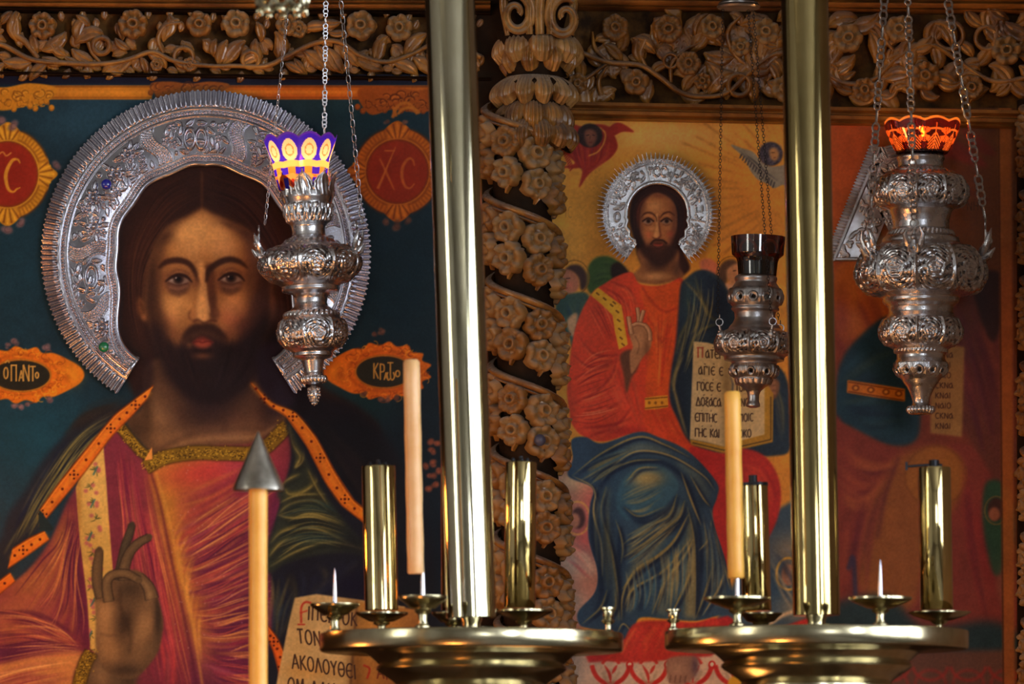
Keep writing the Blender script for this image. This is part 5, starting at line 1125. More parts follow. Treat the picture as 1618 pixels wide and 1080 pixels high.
# right frieze
fr = empty('carved_frieze', at(1270, 164, 0), 'carved walnut vine frieze above the gold icon, with flower sprays and looping stems', 'carving')
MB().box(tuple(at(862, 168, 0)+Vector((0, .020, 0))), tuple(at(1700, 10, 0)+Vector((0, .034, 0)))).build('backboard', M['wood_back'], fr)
b = MB()
vine(b, [(880, 70), (920, 84), (960, 98), (1010, 103), (1040, 120), (1075, 146), (1110, 153), (1150, 146), (1190, 110), (1230, 84), (1280, 96), (1330, 130), (1380, 126), (1420, 90), (1470, 70), (1520, 100), (1570, 128), (1640, 120)], [8, 9, 8, 9, 8, 9], 10, 8)
vine(b, [(960, 98), (940, 76), (936, 50)], [6, 8, 4], 8, 6); vine(b, [(960, 100), (935, 118), (900, 140)], [5, 7, 9], 8, 6); vine(b, [(1060, 130), (1062, 100), (1085, 78), (1110, 66)], [6, 7, 6, 4], 8, 6)
vine(b, [(1020, 104), (1012, 84), (1020, 62)], [6, 8, 12], 8, 6); vine(b, [(950, 150), (946, 128), (958, 106)], [9, 8, 5], 9, 6); vine(b, [(1190, 112), (1160, 84), (1150, 50), (1170, 26)], [6, 8, 9, 4], 8, 6); vine(b, [(1420, 92), (1396, 60), (1370, 44)], [6, 8, 6], 8, 6)
rr = random.Random(11)
for x, y, a, l, cu in ((1012, 100, -100, 46, 40), (1040, 70, -80, 44, -60), (1090, 80, -40, 50, -60), (1100, 60, -80, 44, 60), (1080, 146, -70, 40, 70), (1030, 118, -60, 34, 120), (955, 70, 30, 40, 60), (975, 84, -60, 44, -60), (1000, 60, 20, 44, 50), (912, 90, 70, 40, 60),
                       (1120, 150, -60, 56, 70), (1140, 146, -100, 56, -60), (1165, 130, -60, 50, 60), (1180, 120, 60, 44, 60), (1200, 110, -100, 60, 60), (1210, 96, -60, 60, -70), (1160, 90, 170, 50, 60), (1150, 60, 200, 44, -60), (1170, 40, -20, 44, 60), (1120, 40, 40, 40, 60), (1030, 40, -30, 30, 50)):
    acanthus(b, x, y, a, l, cu, 10, .38, 5)
for k in range(110):
    x = 1200+rr.random()*445; y = 30+rr.random()*122; acanthus(b, x, y, rr.random()*360, 34+rr.random()*26, rr.choice((-1, 1))*(60+rr.random()*80), 11, .38, 3+rr.random()*5)
for k in range(80):
    x = 885+rr.random()*335; y = 26+rr.random()*130; acanthus(b, x, y, rr.random()*360, 26+rr.random()*18, rr.choice((-1, 1))*80, 6, .45, 1)
ringlet(b, 1168, 134, 17, 9, 12, 6); ringlet(b, 1060, 96, 11, 6, 9, 6); ringlet(b, 1500, 56, 22, 8, 9, 6); ringlet(b, 1400, 140, 16, 8, 9, 6); ringlet(b, 1560, 60, 18, 8, 9, 6)
b.build('foliage', M['wood'], fr)
for x, y, r in ((972, 44, 22), (1056, 46, 23), (1005, 130, 21), (1088, 100, 20), (1126, 42, 20), (912, 132, 17), (1170, 74, 16), (1210, 50, 22), (1240, 140, 22), (1340, 60, 24), (1366, 142, 20), (1420, 46, 22), (1462, 120, 24), (1535, 138, 20), (1590, 80, 24), (1640, 50, 20), (1110, 128, 14), (1285, 50, 22)):
    put_rose(ROSE[rnd.randrange(3)] if rnd.random() < .4 else ROSEW[rnd.randrange(3)], x, y, r, -.013, fr, deep=.8)

# ------------------------------------------------------------------ carved columns
def carved_column(cx0, cx1, rad, ytop, ybot, label, y_c, shadow=False, vis=None):
    # axis runs from (cx0, ytop) to (cx1, ybot) px; built straight, then leaned
    root = empty('carved_column', at(cx1, ybot, y_c), label, 'column')
    f = (D+y_c)/D; H_ = (ybot-ytop)
    def W(a, y, r):            # angle about the axis (0 faces the camera), photo row, radius px
        p = at(cx1, y, y_c); return Vector((p.x+r*MM*math.sin(a), y_c-r*MM*math.cos(a), p.z))
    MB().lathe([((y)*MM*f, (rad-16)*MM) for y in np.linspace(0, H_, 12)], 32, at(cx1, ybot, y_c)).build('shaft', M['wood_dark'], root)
    b = MB(); pitch = 135.0; per = 7; st = 2*math.pi/per
    def wrap(cy):
        return lambda x, y, h: W(x/ (rad-8), cy+y, rad-16+h*1.0)
    # twisted ribbon between the rows of roses
    for turn in range(-2, int(H_/pitch)+3):
        y0 = ytop+turn*pitch+22
        if y0 < ytop-60 or y0 > ybot+60: continue
        pts = [((a)*(rad-8), (a/(2*math.pi))*pitch) for a in np.linspace(-math.pi, math.pi, 26)]
        b.leaf(pts, [11]*4, 8, groove=0, wrap=wrap(y0), y0=9, n=5, m=2)
        pts = [(p[0], p[1]+9) for p in pts]
        b.leaf(pts, [5]*4, 6, groove=0, wrap=wrap(y0), y0=6, n=4, m=2)
        for k in range(-per, per+1):           # leaves springing from the ribbon
            a = (k+.5)*st/1.0
            if abs(a) > 2.0: continue
            yy = (a/(2*math.pi))*pitch; x = a*(rad-8)
            b.leaf([(x-10, yy+14), (x-2, yy+22), (x+2, yy+36)], [4, 12, 3], 9, wrap=wrap(y0), y0=5, n=5, m=3)
            b.leaf([(x+8, yy+10), (x+12, yy+20), (x+8, yy+32)], [4, 10, 3], 9, wrap=wrap(y0), y0=4, n=5, m=3)
            b.leaf([(x-4, yy+112), (x+3, yy+96), (x-2, yy+80)], [4, 12, 3], 9, wrap=wrap(y0), y0=4, n=5, m=3)
            b.leaf([(x+2, yy+58), (x+6, yy+68), (x+2, yy+80)], [4, 10, 3], 8, wrap=wrap(y0), y0=3, n=5, m=3)
    b.build('twisted_ribbon', M['wood'], root)
    for turn in range(-1, int(H_/pitch)+2):
        for row, dy in enumerate((62, 111)):
            for k in range(-2, 3):
                a = k*st-.46; 
                if abs(a) > 1.75: continue
                y = ytop+turn*pitch+dy+(a/(2*math.pi))*pitch-9
                if y < ytop+6 or y > ybot: continue
                o = bpy.data.objects.new('carved_rose', (ROSE if (k+turn+row) % 3 else ROSEW)[(k*5+turn*3+row) % 3]); C.objects.link(o); o.parent = root
                o.location = W(a, y, rad-10)-root.location; r = 25+rnd.random()*3
                o.scale = (r*MM, r*MM*.75, r*MM); o.rotation_euler = (0, 0, a+rnd.uniform(-.12, .12))
    root.rotation_euler = (0, math.atan2(-(cx1-cx0), H_), 0)
    return root
col = carved_column(822, 846, 62, 185, 1140, 'carved walnut column twisted with roses, between the blue and the gold icon', -.045)
k_ = MB().ball(at(853, 695, -.115), .0095).build('round_knob', M['knob']); tag(k_, 'small dark blue-grey round knob on the carved column behind the brass tube', 'knob')
# capital of the column: volutes, acanthus collar, second collar, neck leaves
cp = empty('column_capital', at(850, 215, -.045), 'carved walnut capital with scrolls over two collars of leaves, crowning the twisted column', 'capital')
def Wc(cx, yc=-.045): return lambda x, y, h: Vector((at(cx, y, yc).x+(h)*MM*math.sin((x-cx)/62.), yc-h*MM*math.cos((x-cx)/62.), at(cx, y, yc).z))
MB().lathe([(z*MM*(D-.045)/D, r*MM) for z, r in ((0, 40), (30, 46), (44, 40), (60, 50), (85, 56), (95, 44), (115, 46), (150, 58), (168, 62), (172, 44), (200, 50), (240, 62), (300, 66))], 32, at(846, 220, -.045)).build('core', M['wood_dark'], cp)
def collar(name, cx, ytop, ybot, r0, r1, n, span, w, m):
    b = MB()
    for k in range(n):
        x = cx-span+2*span*k/(n-1)
        for j, off in enumerate((-.30, 0, .30)):
            P_ = [(x+off*w*.5, ytop+3), (x+off*w*.9, ytop+(ybot-ytop)*.35), (x+off*w*1.5, ybot-8-abs(off)*14)]
            b.leaf(P_, [w*.22, w*.42, w*.14], 6, groove=.2, wrap=lambda X, Y, h, cx=cx: Wc(cx)(X, Y, (r0+(r1-r0)*math.sin(max(0, min(1, (Y-ytop)/(ybot-ytop)))*2.2))+h), y0=0, n=5, m=4)
    return b.build(name, m, cp)
def shell(name, cx, ytop, ybot, r0, r1, n, m, ph=0., lip=10, drop=12):
    # collar of lobed leaves folded outward: radius and lower hem both follow the lobes
    na, nv = 360, 46; th = np.linspace(0, 2*math.pi, na, endpoint=False)[None]; v = np.linspace(0, 1, nv)[:, None]
    q = (th*n/(2*math.pi)+ph) % 1-.5; lobe = np.cos(q*math.pi)
    r = r0+(r1-r0)*np.sin(np.clip(v, 0, 1)*1.9)**.9+lobe**.8*13*np.sin(v*2.6)+2.6*np.cos(q*2*math.pi*6)*lobe*np.sin(v*2.8)**.7+5*np.cos(q*2*math.pi)*np.clip(v-.5, 0, 1)-lip*np.clip(v-.78, 0, 1)*3
    y = ytop+(ybot-ytop-drop)*v+drop*v*lobe**.8-3*np.sin(v*3)*lobe
    c0 = at(cx, 0, -.045); f = (D-.045)/D
    V = np.stack([c0.x+r*MM*np.sin(th), -.045-r*MM*np.cos(th), EYE+(1390-y)*MM*f], -1)
    return grid(name, V, m, cp, wrap=True)
shell('acanthus_collar', 850, 50, 106, 46, 58, 8, M['wood_toplit'], .35, 10, 20); shell('acanthus_collar', 850, 62, 120, 38, 48, 8, M['wood'], .85, 8, 18)
shell('leaf_collar', 844, 123, 172, 44, 56, 11, M['wood_toplit'], .0, 10, 16); shell('neck_leaves', 843, 158, 215, 38, 50, 9, M['wood'], .5, 6, 18); shell('neck_leaves', 843, 190, 240, 44, 58, 11, M['wood'], .1, 6, 14)
b = MB()
for cx, cy, sg in ((816, 22, 1), (892, 28, -1)):
    pts = []
    for i in range(30):
        t = i/29; a = -2.2+t*8.6; r = 31*(1-t)**.8+5
        pts.append((cx+sg*r*math.cos(a)*.8, cy+r*math.sin(a)))
    b.leaf(pts, [20, 19, 15, 11, 10], 12, groove=.4, y0=60, n=8, m=2, wrap=lambda X, Y, h: at(X, Y, -.045-h*MM))
for x, w_ in ((838, 14), (854, 18), (870, 14)): b.leaf([(x+4, -30), (x-2, 10), (x-1, 54)], [w_*.8, w_, w_*.8], 14, groove=.35, y0=58, n=8, m=5, wrap=lambda X, Y, h: at(X, Y, -.045-h*MM))
for x in (798, 908): b.leaf([(x, -30), (x-2, 10), (x+4*(853-x)/55, 56)], [12, 14, 8], 12, groove=.3, y0=50, n=8, m=5, wrap=lambda X, Y, h: at(X, Y, -.045-h*MM))
b.build('volutes', M['wood_toplit'], cp)
col2 = carved_column(1668, 1672, 58, 185, 1140, 'dark carved rose column at the right edge of the photograph', -.03)
# ------------------------------------------------------------------ repousse silver halos
def bumps_leaf(H, X, Y, x, y, ang, L_, W_, h):
    ca, sa = math.cos(ang), math.sin(ang); u = ((X-x)*ca+(Y-y)*sa)/L_*2; v = (-(X-x)*sa+(Y-y)*ca)/W_*2
    prof = np.clip(1-u*u, 0, 1)**.6*(1-.35*u)
    m = np.clip(1-(v/np.maximum(prof, .05))**2, 0, 1)*(np.abs(u) < 1)
    np.maximum(H, h*np.sqrt(m)*(1-.3*np.exp(-(v/.18)**2)), out=H)
def bumps_dome(H, X, Y, x, y, r, h):
    d = ((X-x)**2+(Y-y)**2)/(r*r); np.maximum(H, h*np.sqrt(np.clip(1-d, 0, 1)), out=H)
def bumps_ring(H, X, Y, x, y, rx, ry, w, h):
    d = np.sqrt(((X-x)/rx)**2+((Y-y)/ry)**2); d = (d-1)*min(rx, ry)/w; np.maximum(H, h*np.sqrt(np.clip(1-d*d, 0, 1)), out=H)
def bumps_flower(H, X, Y, x, y, r, h, n=6, ph=0):
    bumps_dome(H, X, Y, x, y, r*.42, h*1.3); bumps_ring(H, X, Y, x, y, r*.58, r*.58, r*.12, h*.7)
    for k in range(n):
        a = ph+2*math.pi*k/n; bumps_dome(H, X, Y, x+r*.82*math.cos(a), y+r*.82*math.sin(a), r*.32, h*.9)
def big_halo():
    cx, cy = 325., 402.; A = 147.5; nf, nr = 1560, 150
    phi = np.radians(np.linspace(-A, A, nf)); ad = np.abs(np.degrees(phi))
    t = np.clip((ad-103)/44, 0, 1); rin = 139+56*t*t*(3-2*t)+2*np.sin(ad*.2)
    zig = 4.0*np.abs(((np.degrees(phi)*1.07) % 2)-1)
    rout = 262-zig
    u = np.linspace(0, 1, nr)[:, None]
    # denser rows on the decorated field
    r = rin[None]*(1-u)+rout[None]*u
    endw = np.clip((147.5-ad)/1.2, 0, 1)[None]
    X = cx+r*np.sin(phi)[None]; Y = cy-r*np.cos(phi)[None]
    H = np.zeros_like(r); dg = np.degrees(phi)[None]+0*r
    # rolled inner rim, bead rows, outer ridge
    H = np.maximum(H, 3.2*np.sqrt(np.clip(1-((r-rin[None]-4)/4.2)**2, 0, 1)))
    def beads(rr, w, sp, h, wob=0):
        arc = np.cumsum(np.concatenate([[0], np.hypot(np.diff(cx+rr*np.sin(phi)), np.diff(cy-rr*np.cos(phi)))]))[None]
        q = ((arc/sp) % 1-.5)*sp; d = (q/(sp*.46))**2+((r-rr[None])/w)**2
        np.maximum(H, h*np.sqrt(np.clip(1-d, 0, 1)), out=H)
    beads(rin+11.5, 2.4, 4.6, 2.6); beads(rin+17, 1.2, 3.0, 1.2); beads(np.full(nf, 226.), 2.6, 5.0, 2.8); 
    H = np.maximum(H, 2.4*np.sqrt(np.clip(1-((r-231.5)/2.6)**2, 0, 1))); H = np.maximum(H, 1.6*np.sqrt(np.clip(1-((r-219.5)/1.8)**2, 0, 1)))
    # end rolls
    H = np.maximum(H, 2.4*np.sqrt(np.clip(1-((147.5-ad[None]-.9)*3.6/3.6)**2, 0, 1))*(r < 233))
    fm = (r > rin[None]+21)*(r < 217)
    # dotted dividing bands
    F = np.zeros_like(r); div = (-25, 16, -88, -117, 76, 108)
    for d0 in div:
        q = (dg-d0-2.2*np.sin((r-150)/11))*np.pi/180*r
        band = np.abs(q) < 9.5
        dots = np.sqrt(np.clip(1-(((q/3.6) % 1-.5)/.42)**2-(((r/3.6+.5*np.floor(q/3.6)) % 1-.5)/.42)**2, 0, 1))*1.7
        F = np.where(band, np.maximum(F, .4+dots), F)
        F = np.maximum(F, 1.9*np.sqrt(np.clip(1-((np.abs(q)-10.5)/1.4)**2, 0, 1)))
    rg = np.random.RandomState(4)
    def P(d, rr): a = math.radians(d); return cx+rr*math.sin(a), cy-rr*math.cos(a)
    def near_div(d): return min(abs(d-x) for x in div) < 5.5
    for d0, rr, q in ((-76, 182, 12), (-63, 200, 12), (-48, 190, 13), (-38, 200, 11), (-70, 201, 9), (-125, 200, 13), (-139, 214, 12), (-134, 200, 9), (42, 196, 13), (55, 190, 12), (64, 202, 12), (30, 200, 11), (118, 200, 13), (135, 212, 12), (-55, 172, 8), (48, 174, 8)):
        x, y = P(d0, rr); bumps_flower(F, X, Y, x, y, q, 5.2, 6, rg.rand())
        for k in range(5):
            a = rg.rand()*6.28; bumps_leaf(F, X, Y, x+math.cos(a)*q*1.6, y+math.sin(a)*q*1.6, a, 15, 8, 4.2)
    for d0, kind in ((-101, 'O'), (-5, 'W'), (92, 'N')):
        x, y = P(d0, 184)
        if kind == 'O': bumps_ring(F, X, Y, x, y, 9, 17, 2.2, 4)
        elif kind == 'W':
            bumps_ring(F, X, Y, x-9, y, 8, 15, 2.2, 4); bumps_ring(F, X, Y, x+9, y, 8, 15, 2.2, 4)
        else:
            for dx in (-9, 9): bumps_leaf(F, X, Y, x+dx, y, math.pi/2, 36, 5, 4)
            bumps_leaf(F, X, Y, x, y, 1.1, 38, 5, 4)
        for k in range(9):
            a = 6.28*k/9+.2; x2, y2 = x+math.cos(a)*27*(1 if kind != 'O' else .9), y+math.sin(a)*27; bumps_leaf(F, X, Y, x2, y2, a+1.2, 16, 8, 4.2)
    for k in range(4200):
        d0 = rg.uniform(-145, 145); rr = rg.uniform(163, 213)
        if abs(d0) > 103: rr = rg.uniform(float(np.interp(abs(d0), [103, 125, 147], [160, 190, 217])), 217)
        if near_div(d0): continue
        x, y = P(d0, rr); i = int((d0+A)/(2*A)*(nf-1)); j = int(np.clip((rr-rin[i])/(rout[i]-rin[i])*(nr-1), 0, nr-1))
        if F[max(0, j-4):j+5, max(0, i-6):i+7].max() > .8: continue
        i0, i1 = max(0, i-30), min(nf, i+31); Fs, Xs, Ys = F[:, i0:i1], X[:, i0:i1], Y[:, i0:i1]
        if rg.rand() < .72: bumps_leaf(Fs, Xs, Ys, x, y, rg.rand()*6.28, rg.uniform(11, 17), rg.uniform(6, 9), rg.uniform(3.2, 5.0))
        elif rg.rand() < .5: bumps_flower(Fs, Xs, Ys, x, y, rg.uniform(5, 7), 3.6, 5)
        else: bumps_dome(Fs, Xs, Ys, x, y, rg.uniform(2.6, 4.4), 3.4)
    H = np.maximum(H, F*fm); H = H+1.2*np.sin(np.pi*np.clip((r-rin[None])/(232-rin[None]), 0, 1))*4
    # pleated fringe
    fr_ = np.clip((r-233)/3, 0, 1); ph = np.degrees(phi)[None]*1.07/2*2*math.pi
    deep = np.where(ad > 118, .55, 1.0)[None]
    H = H*(1-fr_)+fr_*(2.8+2.8*np.cos(ph)*deep*np.clip((r-233)/10, 0, 1)-.08*(r-233)+.7*np.sin(ph*.37))
    Z = (10+H)*MM
    k_ = (D-.014)/D
    V = np.stack([(X-809)*MM*k_, -Z, EYE+(1390-Y)*MM*k_], -1)
    root = empty('silver_halo', at(325, 402, -.004), 'large embossed silver halo with pleated fringe, nailed round the head of the blue icon', 'halo')
    jb = int(np.argmin(np.abs(r[:, nf//2]-233)))
    grid('embossed_band', V[:jb+1], M['halo_silver'], root); grid('pleated_fringe', V[jb:], M['halo_silver'], root)
    # back flange down to the panel
    e = []; 
    for edge in (V[0], V[-1]): e.append(edge)
    Bk = np.stack([V[0], V[0]*[1, 0, 1]+[0, -.0008, 0]]); grid('inner_flange', Bk, M['halo_silver'], root)
    for px, py, m, nm in ((168, 291, 'gem_blue', 'blue glass stone'), (164, 548, 'gem_green', 'green glass stone')):
        p = at(px, py, -.020); g = MB().ball(p, .0082, .0055, .0082, 20, 12).build('gem', M[m], root); g['label'] = nm
        MB().loop([(p.x+.0090*math.cos(a), p.y+.002, p.z+.0090*math.sin(a)) for a in np.linspace(0, 6.28, 25)[:-1]], .0009, 6).build('setting', M['halo_silver'], g)
    return root
big_halo()
def small_halo():
    cx, cy = 1039., 337.; A = 146; nf, nr = 900, 90
    phi = np.radians(np.linspace(-A, A, nf)); ad = np.abs(np.degrees(phi)); t = np.clip((ad-95)/50, 0, 1)
    rin = 46+10*t+1.5*np.sin(ad*.35)*(ad > 95); saw = ((np.degrees(phi)*1.0/4.2) % 1)
    rg = np.random.RandomState(2); k = (np.degrees(phi)/4.2).astype(int); ln = rg.rand(200)[k % 200]
    rout = 86+(9+5*ln)*np.clip(1-np.abs(saw-.5)*3.2, 0, 1)
    u = np.linspace(0, 1, nr)[:, None]; r = rin[None]*(1-u)+rout[None]*u; X = cx+r*np.sin(phi)[None]; Y = cy-r*np.cos(phi)[None]; H = np.zeros_like(r)
    H = np.maximum(H, 2.2*np.sqrt(np.clip(1-((r-rin[None]-3)/3)**2, 0, 1))); H = np.maximum(H, 1.8*np.sqrt(np.clip(1-((r-80)/1.8)**2, 0, 1)))
    F = np.zeros_like(r); dg = np.degrees(phi)[None]+0*r
    for d0 in (-14, 22, -78, -112, 68, 100): q = (dg-d0)*np.pi/180*r; F = np.maximum(F, 1.5*np.sqrt(np.clip(1-(q/1.2)**2, 0, 1)))
    def P(d, rr): a = math.radians(d); return cx+rr*math.sin(a), cy-rr*math.cos(a)
    for d0, rr, q in ((-35, 66, 6), (-52, 64, 5), (-66, 66, 5), (40, 66, 6), (56, 65, 5), (-125, 68, 6), (-138, 72, 5), (118, 68, 6), (134, 72, 5)):
        x, y = P(d0, rr); bumps_flower(F, X, Y, x, y, q, 3, 5)
        for k in range(4): a = rg.rand()*6.28; bumps_leaf(F, X, Y, x+math.cos(a)*q*1.6, y+math.sin(a)*q*1.6, a, 9, 4.5, 2.6)
    x, y = P(-95, 64); bumps_ring(F, X, Y, x, y, 4, 6.5, 1.3, 2.2)
    x, y = P(4, 66); bumps_ring(F, X, Y, x-6, y, 5, 7, 1.4, 2.4); bumps_ring(F, X, Y, x+6, y, 5, 7, 1.4, 2.4)
    x, y = P(84, 66)
    for dx in (-5, 5): bumps_leaf(F, X, Y, x+dx, y, math.pi/2, 15, 3, 2.4)
    bumps_leaf(F, X, Y, x, y+4, 0, 10, 3, 2.2)
    for k in range(900):
        d0 = rg.uniform(-143, 143)
        if abs(d0+95) < 11 or abs(d0-4) < 12 or abs(d0-84) < 10: continue
        rr = rg.uniform(56, 76); x, y = P(d0, rr); i = int((d0+A)/(2*A)*(nf-1)); j = int(np.clip((rr-rin[i])/(rout[i]-rin[i])*(nr-1), 0, nr-1))
        if F[max(0, j-3):j+4, max(0, i-6):i+7].max() > .5: continue
        i0, i1 = max(0, i-40), min(nf, i+41)
        bumps_leaf(F[:, i0:i1], X[:, i0:i1], Y[:, i0:i1], x, y, rg.rand()*6.28, rg.uniform(6, 10), rg.uniform(3.5, 5.5), rg.uniform(2.2, 3.4))
    H = np.maximum(H, 1.25*F*(r > rin[None]+7)*(r < 78))
    fz = np.clip((r-82)/2, 0, 1); H = H*(1-fz)+fz*(1.2+1.6*np.cos(phi[None]*180/np.pi/4.2*2*math.pi*2)*np.clip((r-82)/6, 0, 1))
    V = np.stack([(X-809)*MM*(D-.012)/D, -(10+H)*MM, EYE+(1390-Y)*MM*(D-.012)/D], -1)
    root = empty('silver_halo', at(1039, 337, -.004), 'small silver halo with spiked fringe around the head of the red-robed figure', 'halo')
    jb = int(np.argmin(np.abs(r[:, nf//2]-82))); grid('embossed_band', V[:jb+1], M['silver'], root); grid('spiked_fringe', V[jb:], M['silver'], root)
    grid('inner_flange', np.stack([V[0], V[0]*[1, 0, 1]+[0, -.0008, 0]]), M['silver'], root)
small_halo()
def tri_halo():
    root = empty('silver_halo', at(1396, 340, -.004), 'triangular embossed silver halo with comb fringe, half hidden behind the lit ruby lamp', 'halo')
    rg = np.random.RandomState(9); apx, top, bot = 1392., 232., 412.
    for nm, sg, slope in (('left_side', -1, .405), ('right_side', 1, .50)):
        ns, nw = 330, 84; s = np.linspace(0, 1, ns)[None]; u = np.linspace(0, 1, nw)[:, None]
        Y = top+(bot-top)*s+0*u; edge = apx+sg*(4+(Y-top)*slope); tooth = 3.4*np.abs((s*38) % 1-.5)*2
        wd = np.minimum(58, 6+(Y-top)*1.2); o_ = (u*(wd+15-tooth)-15+tooth); X = edge-sg*o_; Yv = Y+np.where(o_ < 0, o_*.25, 0)
        F = np.zeros_like(X)
        for k in range(64):
            yy = rg.uniform(top+14, bot-6); xe = apx+sg*(4+(yy-top)*slope)-sg*rg.uniform(8, min(52, 10+(yy-top)*1.0))
            (bumps_leaf(F, X, Y, xe, yy, rg.rand()*6.28, 13, 7, 3.4) if rg.rand() < .75 else bumps_flower(F, X, Y, xe, yy, 6, 3.2))
        H = np.maximum(F*(o_ > 6), 2.2*np.sqrt(np.clip(1-((o_-3)/2.2)**2, 0, 1))); H = np.maximum(H, 2*np.sqrt(np.clip(1-((bot-Y-3)/2.5)**2, 0, 1)))
        f = np.clip((-o_)/3, 0, 1); H = H*(1-f)+f*1.7*(1+np.cos((s*38)*2*math.pi))
        V = np.stack([(X-809)*MM*(D-.01)/D, -(9+H)*MM, EYE+(1390-Yv)*MM*(D-.01)/D], -1)
        grid('comb_fringed_side', V, M['old_silver'], root)
        grid('back_edge', np.stack([V[:, -1], V[:, -1]*[1, 0, 1]+[0, -.0008, 0]]), M['old_silver'], root)
tri_halo()

# ------------------------------------------------------------------ hanging oil lamps
def lamp_body(name, cx, cy_bot, y, prof, zones, m, parent, seed=0, nang=280, step=.9):
    # prof: (photo row, half width px) along the axis, zones: row0, row1, kind, repeats, relief px
    rows = [p[0] for p in prof]; hw = [p[1] for p in prof]
    C_ = catmull(np.array([[a, b] for a, b in prof], float), False, 6) if False else np.array([[a, b] for a, b in prof], float)
    # resample evenly along the outline
    seg = np.hypot(np.diff(C_[:, 0]), np.diff(C_[:, 1])); s = np.concatenate([[0], np.cumsum(seg)]); n = int(s[-1]/step)
    t = np.linspace(0, s[-1], n); Yp = np.interp(t, s, C_[:, 0]); Rp = np.interp(t, s, C_[:, 1])
    # gentle smoothing keeps ledges but rounds the bulges
    for _ in range(3):
        Rp[1:-1] = (Rp[:-2]+2*Rp[1:-1]+Rp[2:])/4; Yp[1:-1] = (Yp[:-2]+2*Yp[1:-1]+Yp[2:])/4
    th = np.linspace(0, 2*math.pi, nang, endpoint=False)[None]; Yc = Yp[:, None]+0*th; Rr = Rp[:, None]+0*th
    dY = np.gradient(Yp); dR = np.gradient(Rp); q = np.hypot(dY, dR)+1e-9; nY = (-dR/q)[:, None]; nR = (dY/q)[:, None]
    H = np.zeros_like(Yc); keep = np.ones_like(Yc, bool); rg = np.random.RandomState(seed)
    for r0, r1, kind, rep, h in zones:
        v = (Yc-r0)/(r1-r0)*2-1; inz = np.abs(v) < 1; cell = (th/(2*math.pi)*rep+.25) % 1-.5
        Rm = float(np.interp((r0+r1)/2, Yp, Rp)) if Yp[0] < Yp[-1] else 40
        U = cell*2*math.pi*Rm/rep; Vv = v*(r1-r0)/2; hh = (r1-r0)/2; W_ = math.pi*Rm/rep
        q_ = np.zeros_like(U)
        if kind == 'rose':                 # a rose in each lobe with scrolls and pierced gaps
            r = min(hh, W_)*.46; d = np.hypot(U, Vv-hh*.12); a = np.arctan2(Vv-hh*.12, U)
            q_ = np.where(d < r, .62+.38*np.cos(d/r*13+1.2*np.sin(a*5)), 0); q_ = np.maximum(q_, .8*np.exp(-((d-r*1.04)/1.2)**2))
            sc_ = np.sin(a*7+d*.75)*np.cos(d*.5-a*2)*.5+.5; out = d > r*1.12; q_ = np.where(out, sc_*.72+.12*np.sin(U*1.3)*np.sin(Vv*1.3), q_)
            q_ = np.maximum(q_, np.exp(-((np.abs(U)-W_*.97)/1.8)**2)*1.1)
            keep &= ~(inz & out & (sc_ < .27) & (np.abs(v) < .78) & (np.abs(U) < W_*.86))
        elif kind == 'lattice':            # pierced scrollwork
            a = np.sin(U*2*math.pi/W_/1.0)*np.cos(v*3.0)+.6*np.sin(U*4*math.pi/W_+v*2.5); q_ = .5+.5*np.clip(a, -1, 1)
            keep &= ~(inz & (a < -.62) & (np.abs(v) < .75))
        elif kind == 'leafy':
            a = np.abs(np.sin(math.pi*(cell+.5)*1)); q_ = np.exp(-((cell)/(.16*(1.25-v)))**2)*(.6+.4*np.cos(cell*60)); 
            d = np.hypot(U-W_*.98*np.sign(U), Vv-hh*.2); q_ = np.maximum(q_, np.exp(-((d-hh*.45)/1.5)**2))
            keep &= ~(inz & (d < hh*.26))
        elif kind == 'rope': q_ = .5+.5*np.sin(th*rep+v*1.6)
        elif kind == 'gadroon': q_ = np.abs(np.sin(th*rep/2))**.6
        elif kind == 'engrave':
            q_ = .3*np.sin(U*1.1+2*np.sin(Vv*.5))*np.sin(Vv*1.3)
        env = np.clip((1-np.abs(v))*5, 0, 1) if kind not in ('rope',) else np.sqrt(np.clip(1-v*v, 0, 1))
        H = np.where(inz, H+1.35*h*q_*env, H)
    H += rg.randn(*H.shape)*.03
    Rf = Rr+H*nR; Yf = Yc+H*nY
    f = (D+y)/D; base = at(cx, cy_bot, y)
    V = np.stack([base.x+Rf*MM*f*np.sin(th), y-Rf*MM*f*np.cos(th), base.z+(cy_bot-Yf)*MM*f], -1)
    kp = keep[:-1]
    return grid(name, V, m, parent, wrap=True, keep=kp)
def cup(name, cx, y, prof, m, parent, paint, scallop=0, ns=0, nang=240):
    C_ = np.array(prof, float); n = 90
    s = np.concatenate([[0], np.cumsum(np.hypot(np.diff(C_[:, 0]), np.diff(C_[:, 1])))]); t = np.linspace(0, s[-1], n)
    Yp = np.interp(t, s, C_[:, 0])[:, None]; Rp = np.interp(t, s, C_[:, 1])[:, None]; th = np.linspace(0, 2*math.pi, nang, endpoint=False)[None]
    k = 1-t[:, None]/s[-1]                  # first row is the rim
    Yf = Yp-scallop*np.abs(np.sin(th*ns/2))*k**3; Rf = Rp+0*th
    u = th/(2*math.pi)+0*Yp; v = t[:, None]/s[-1]+0*th
    col = lin(paint(u, v)/255.)
    f = (D+y)/D; b0 = at(cx, 0, y); V = np.stack([b0.x+Rf*MM*f*np.sin(th), y-Rf*MM*f*np.cos(th), EYE+(1390-Yf)*MM*f], -1)
    return grid(name, V, m, parent, wrap=True, col=col)
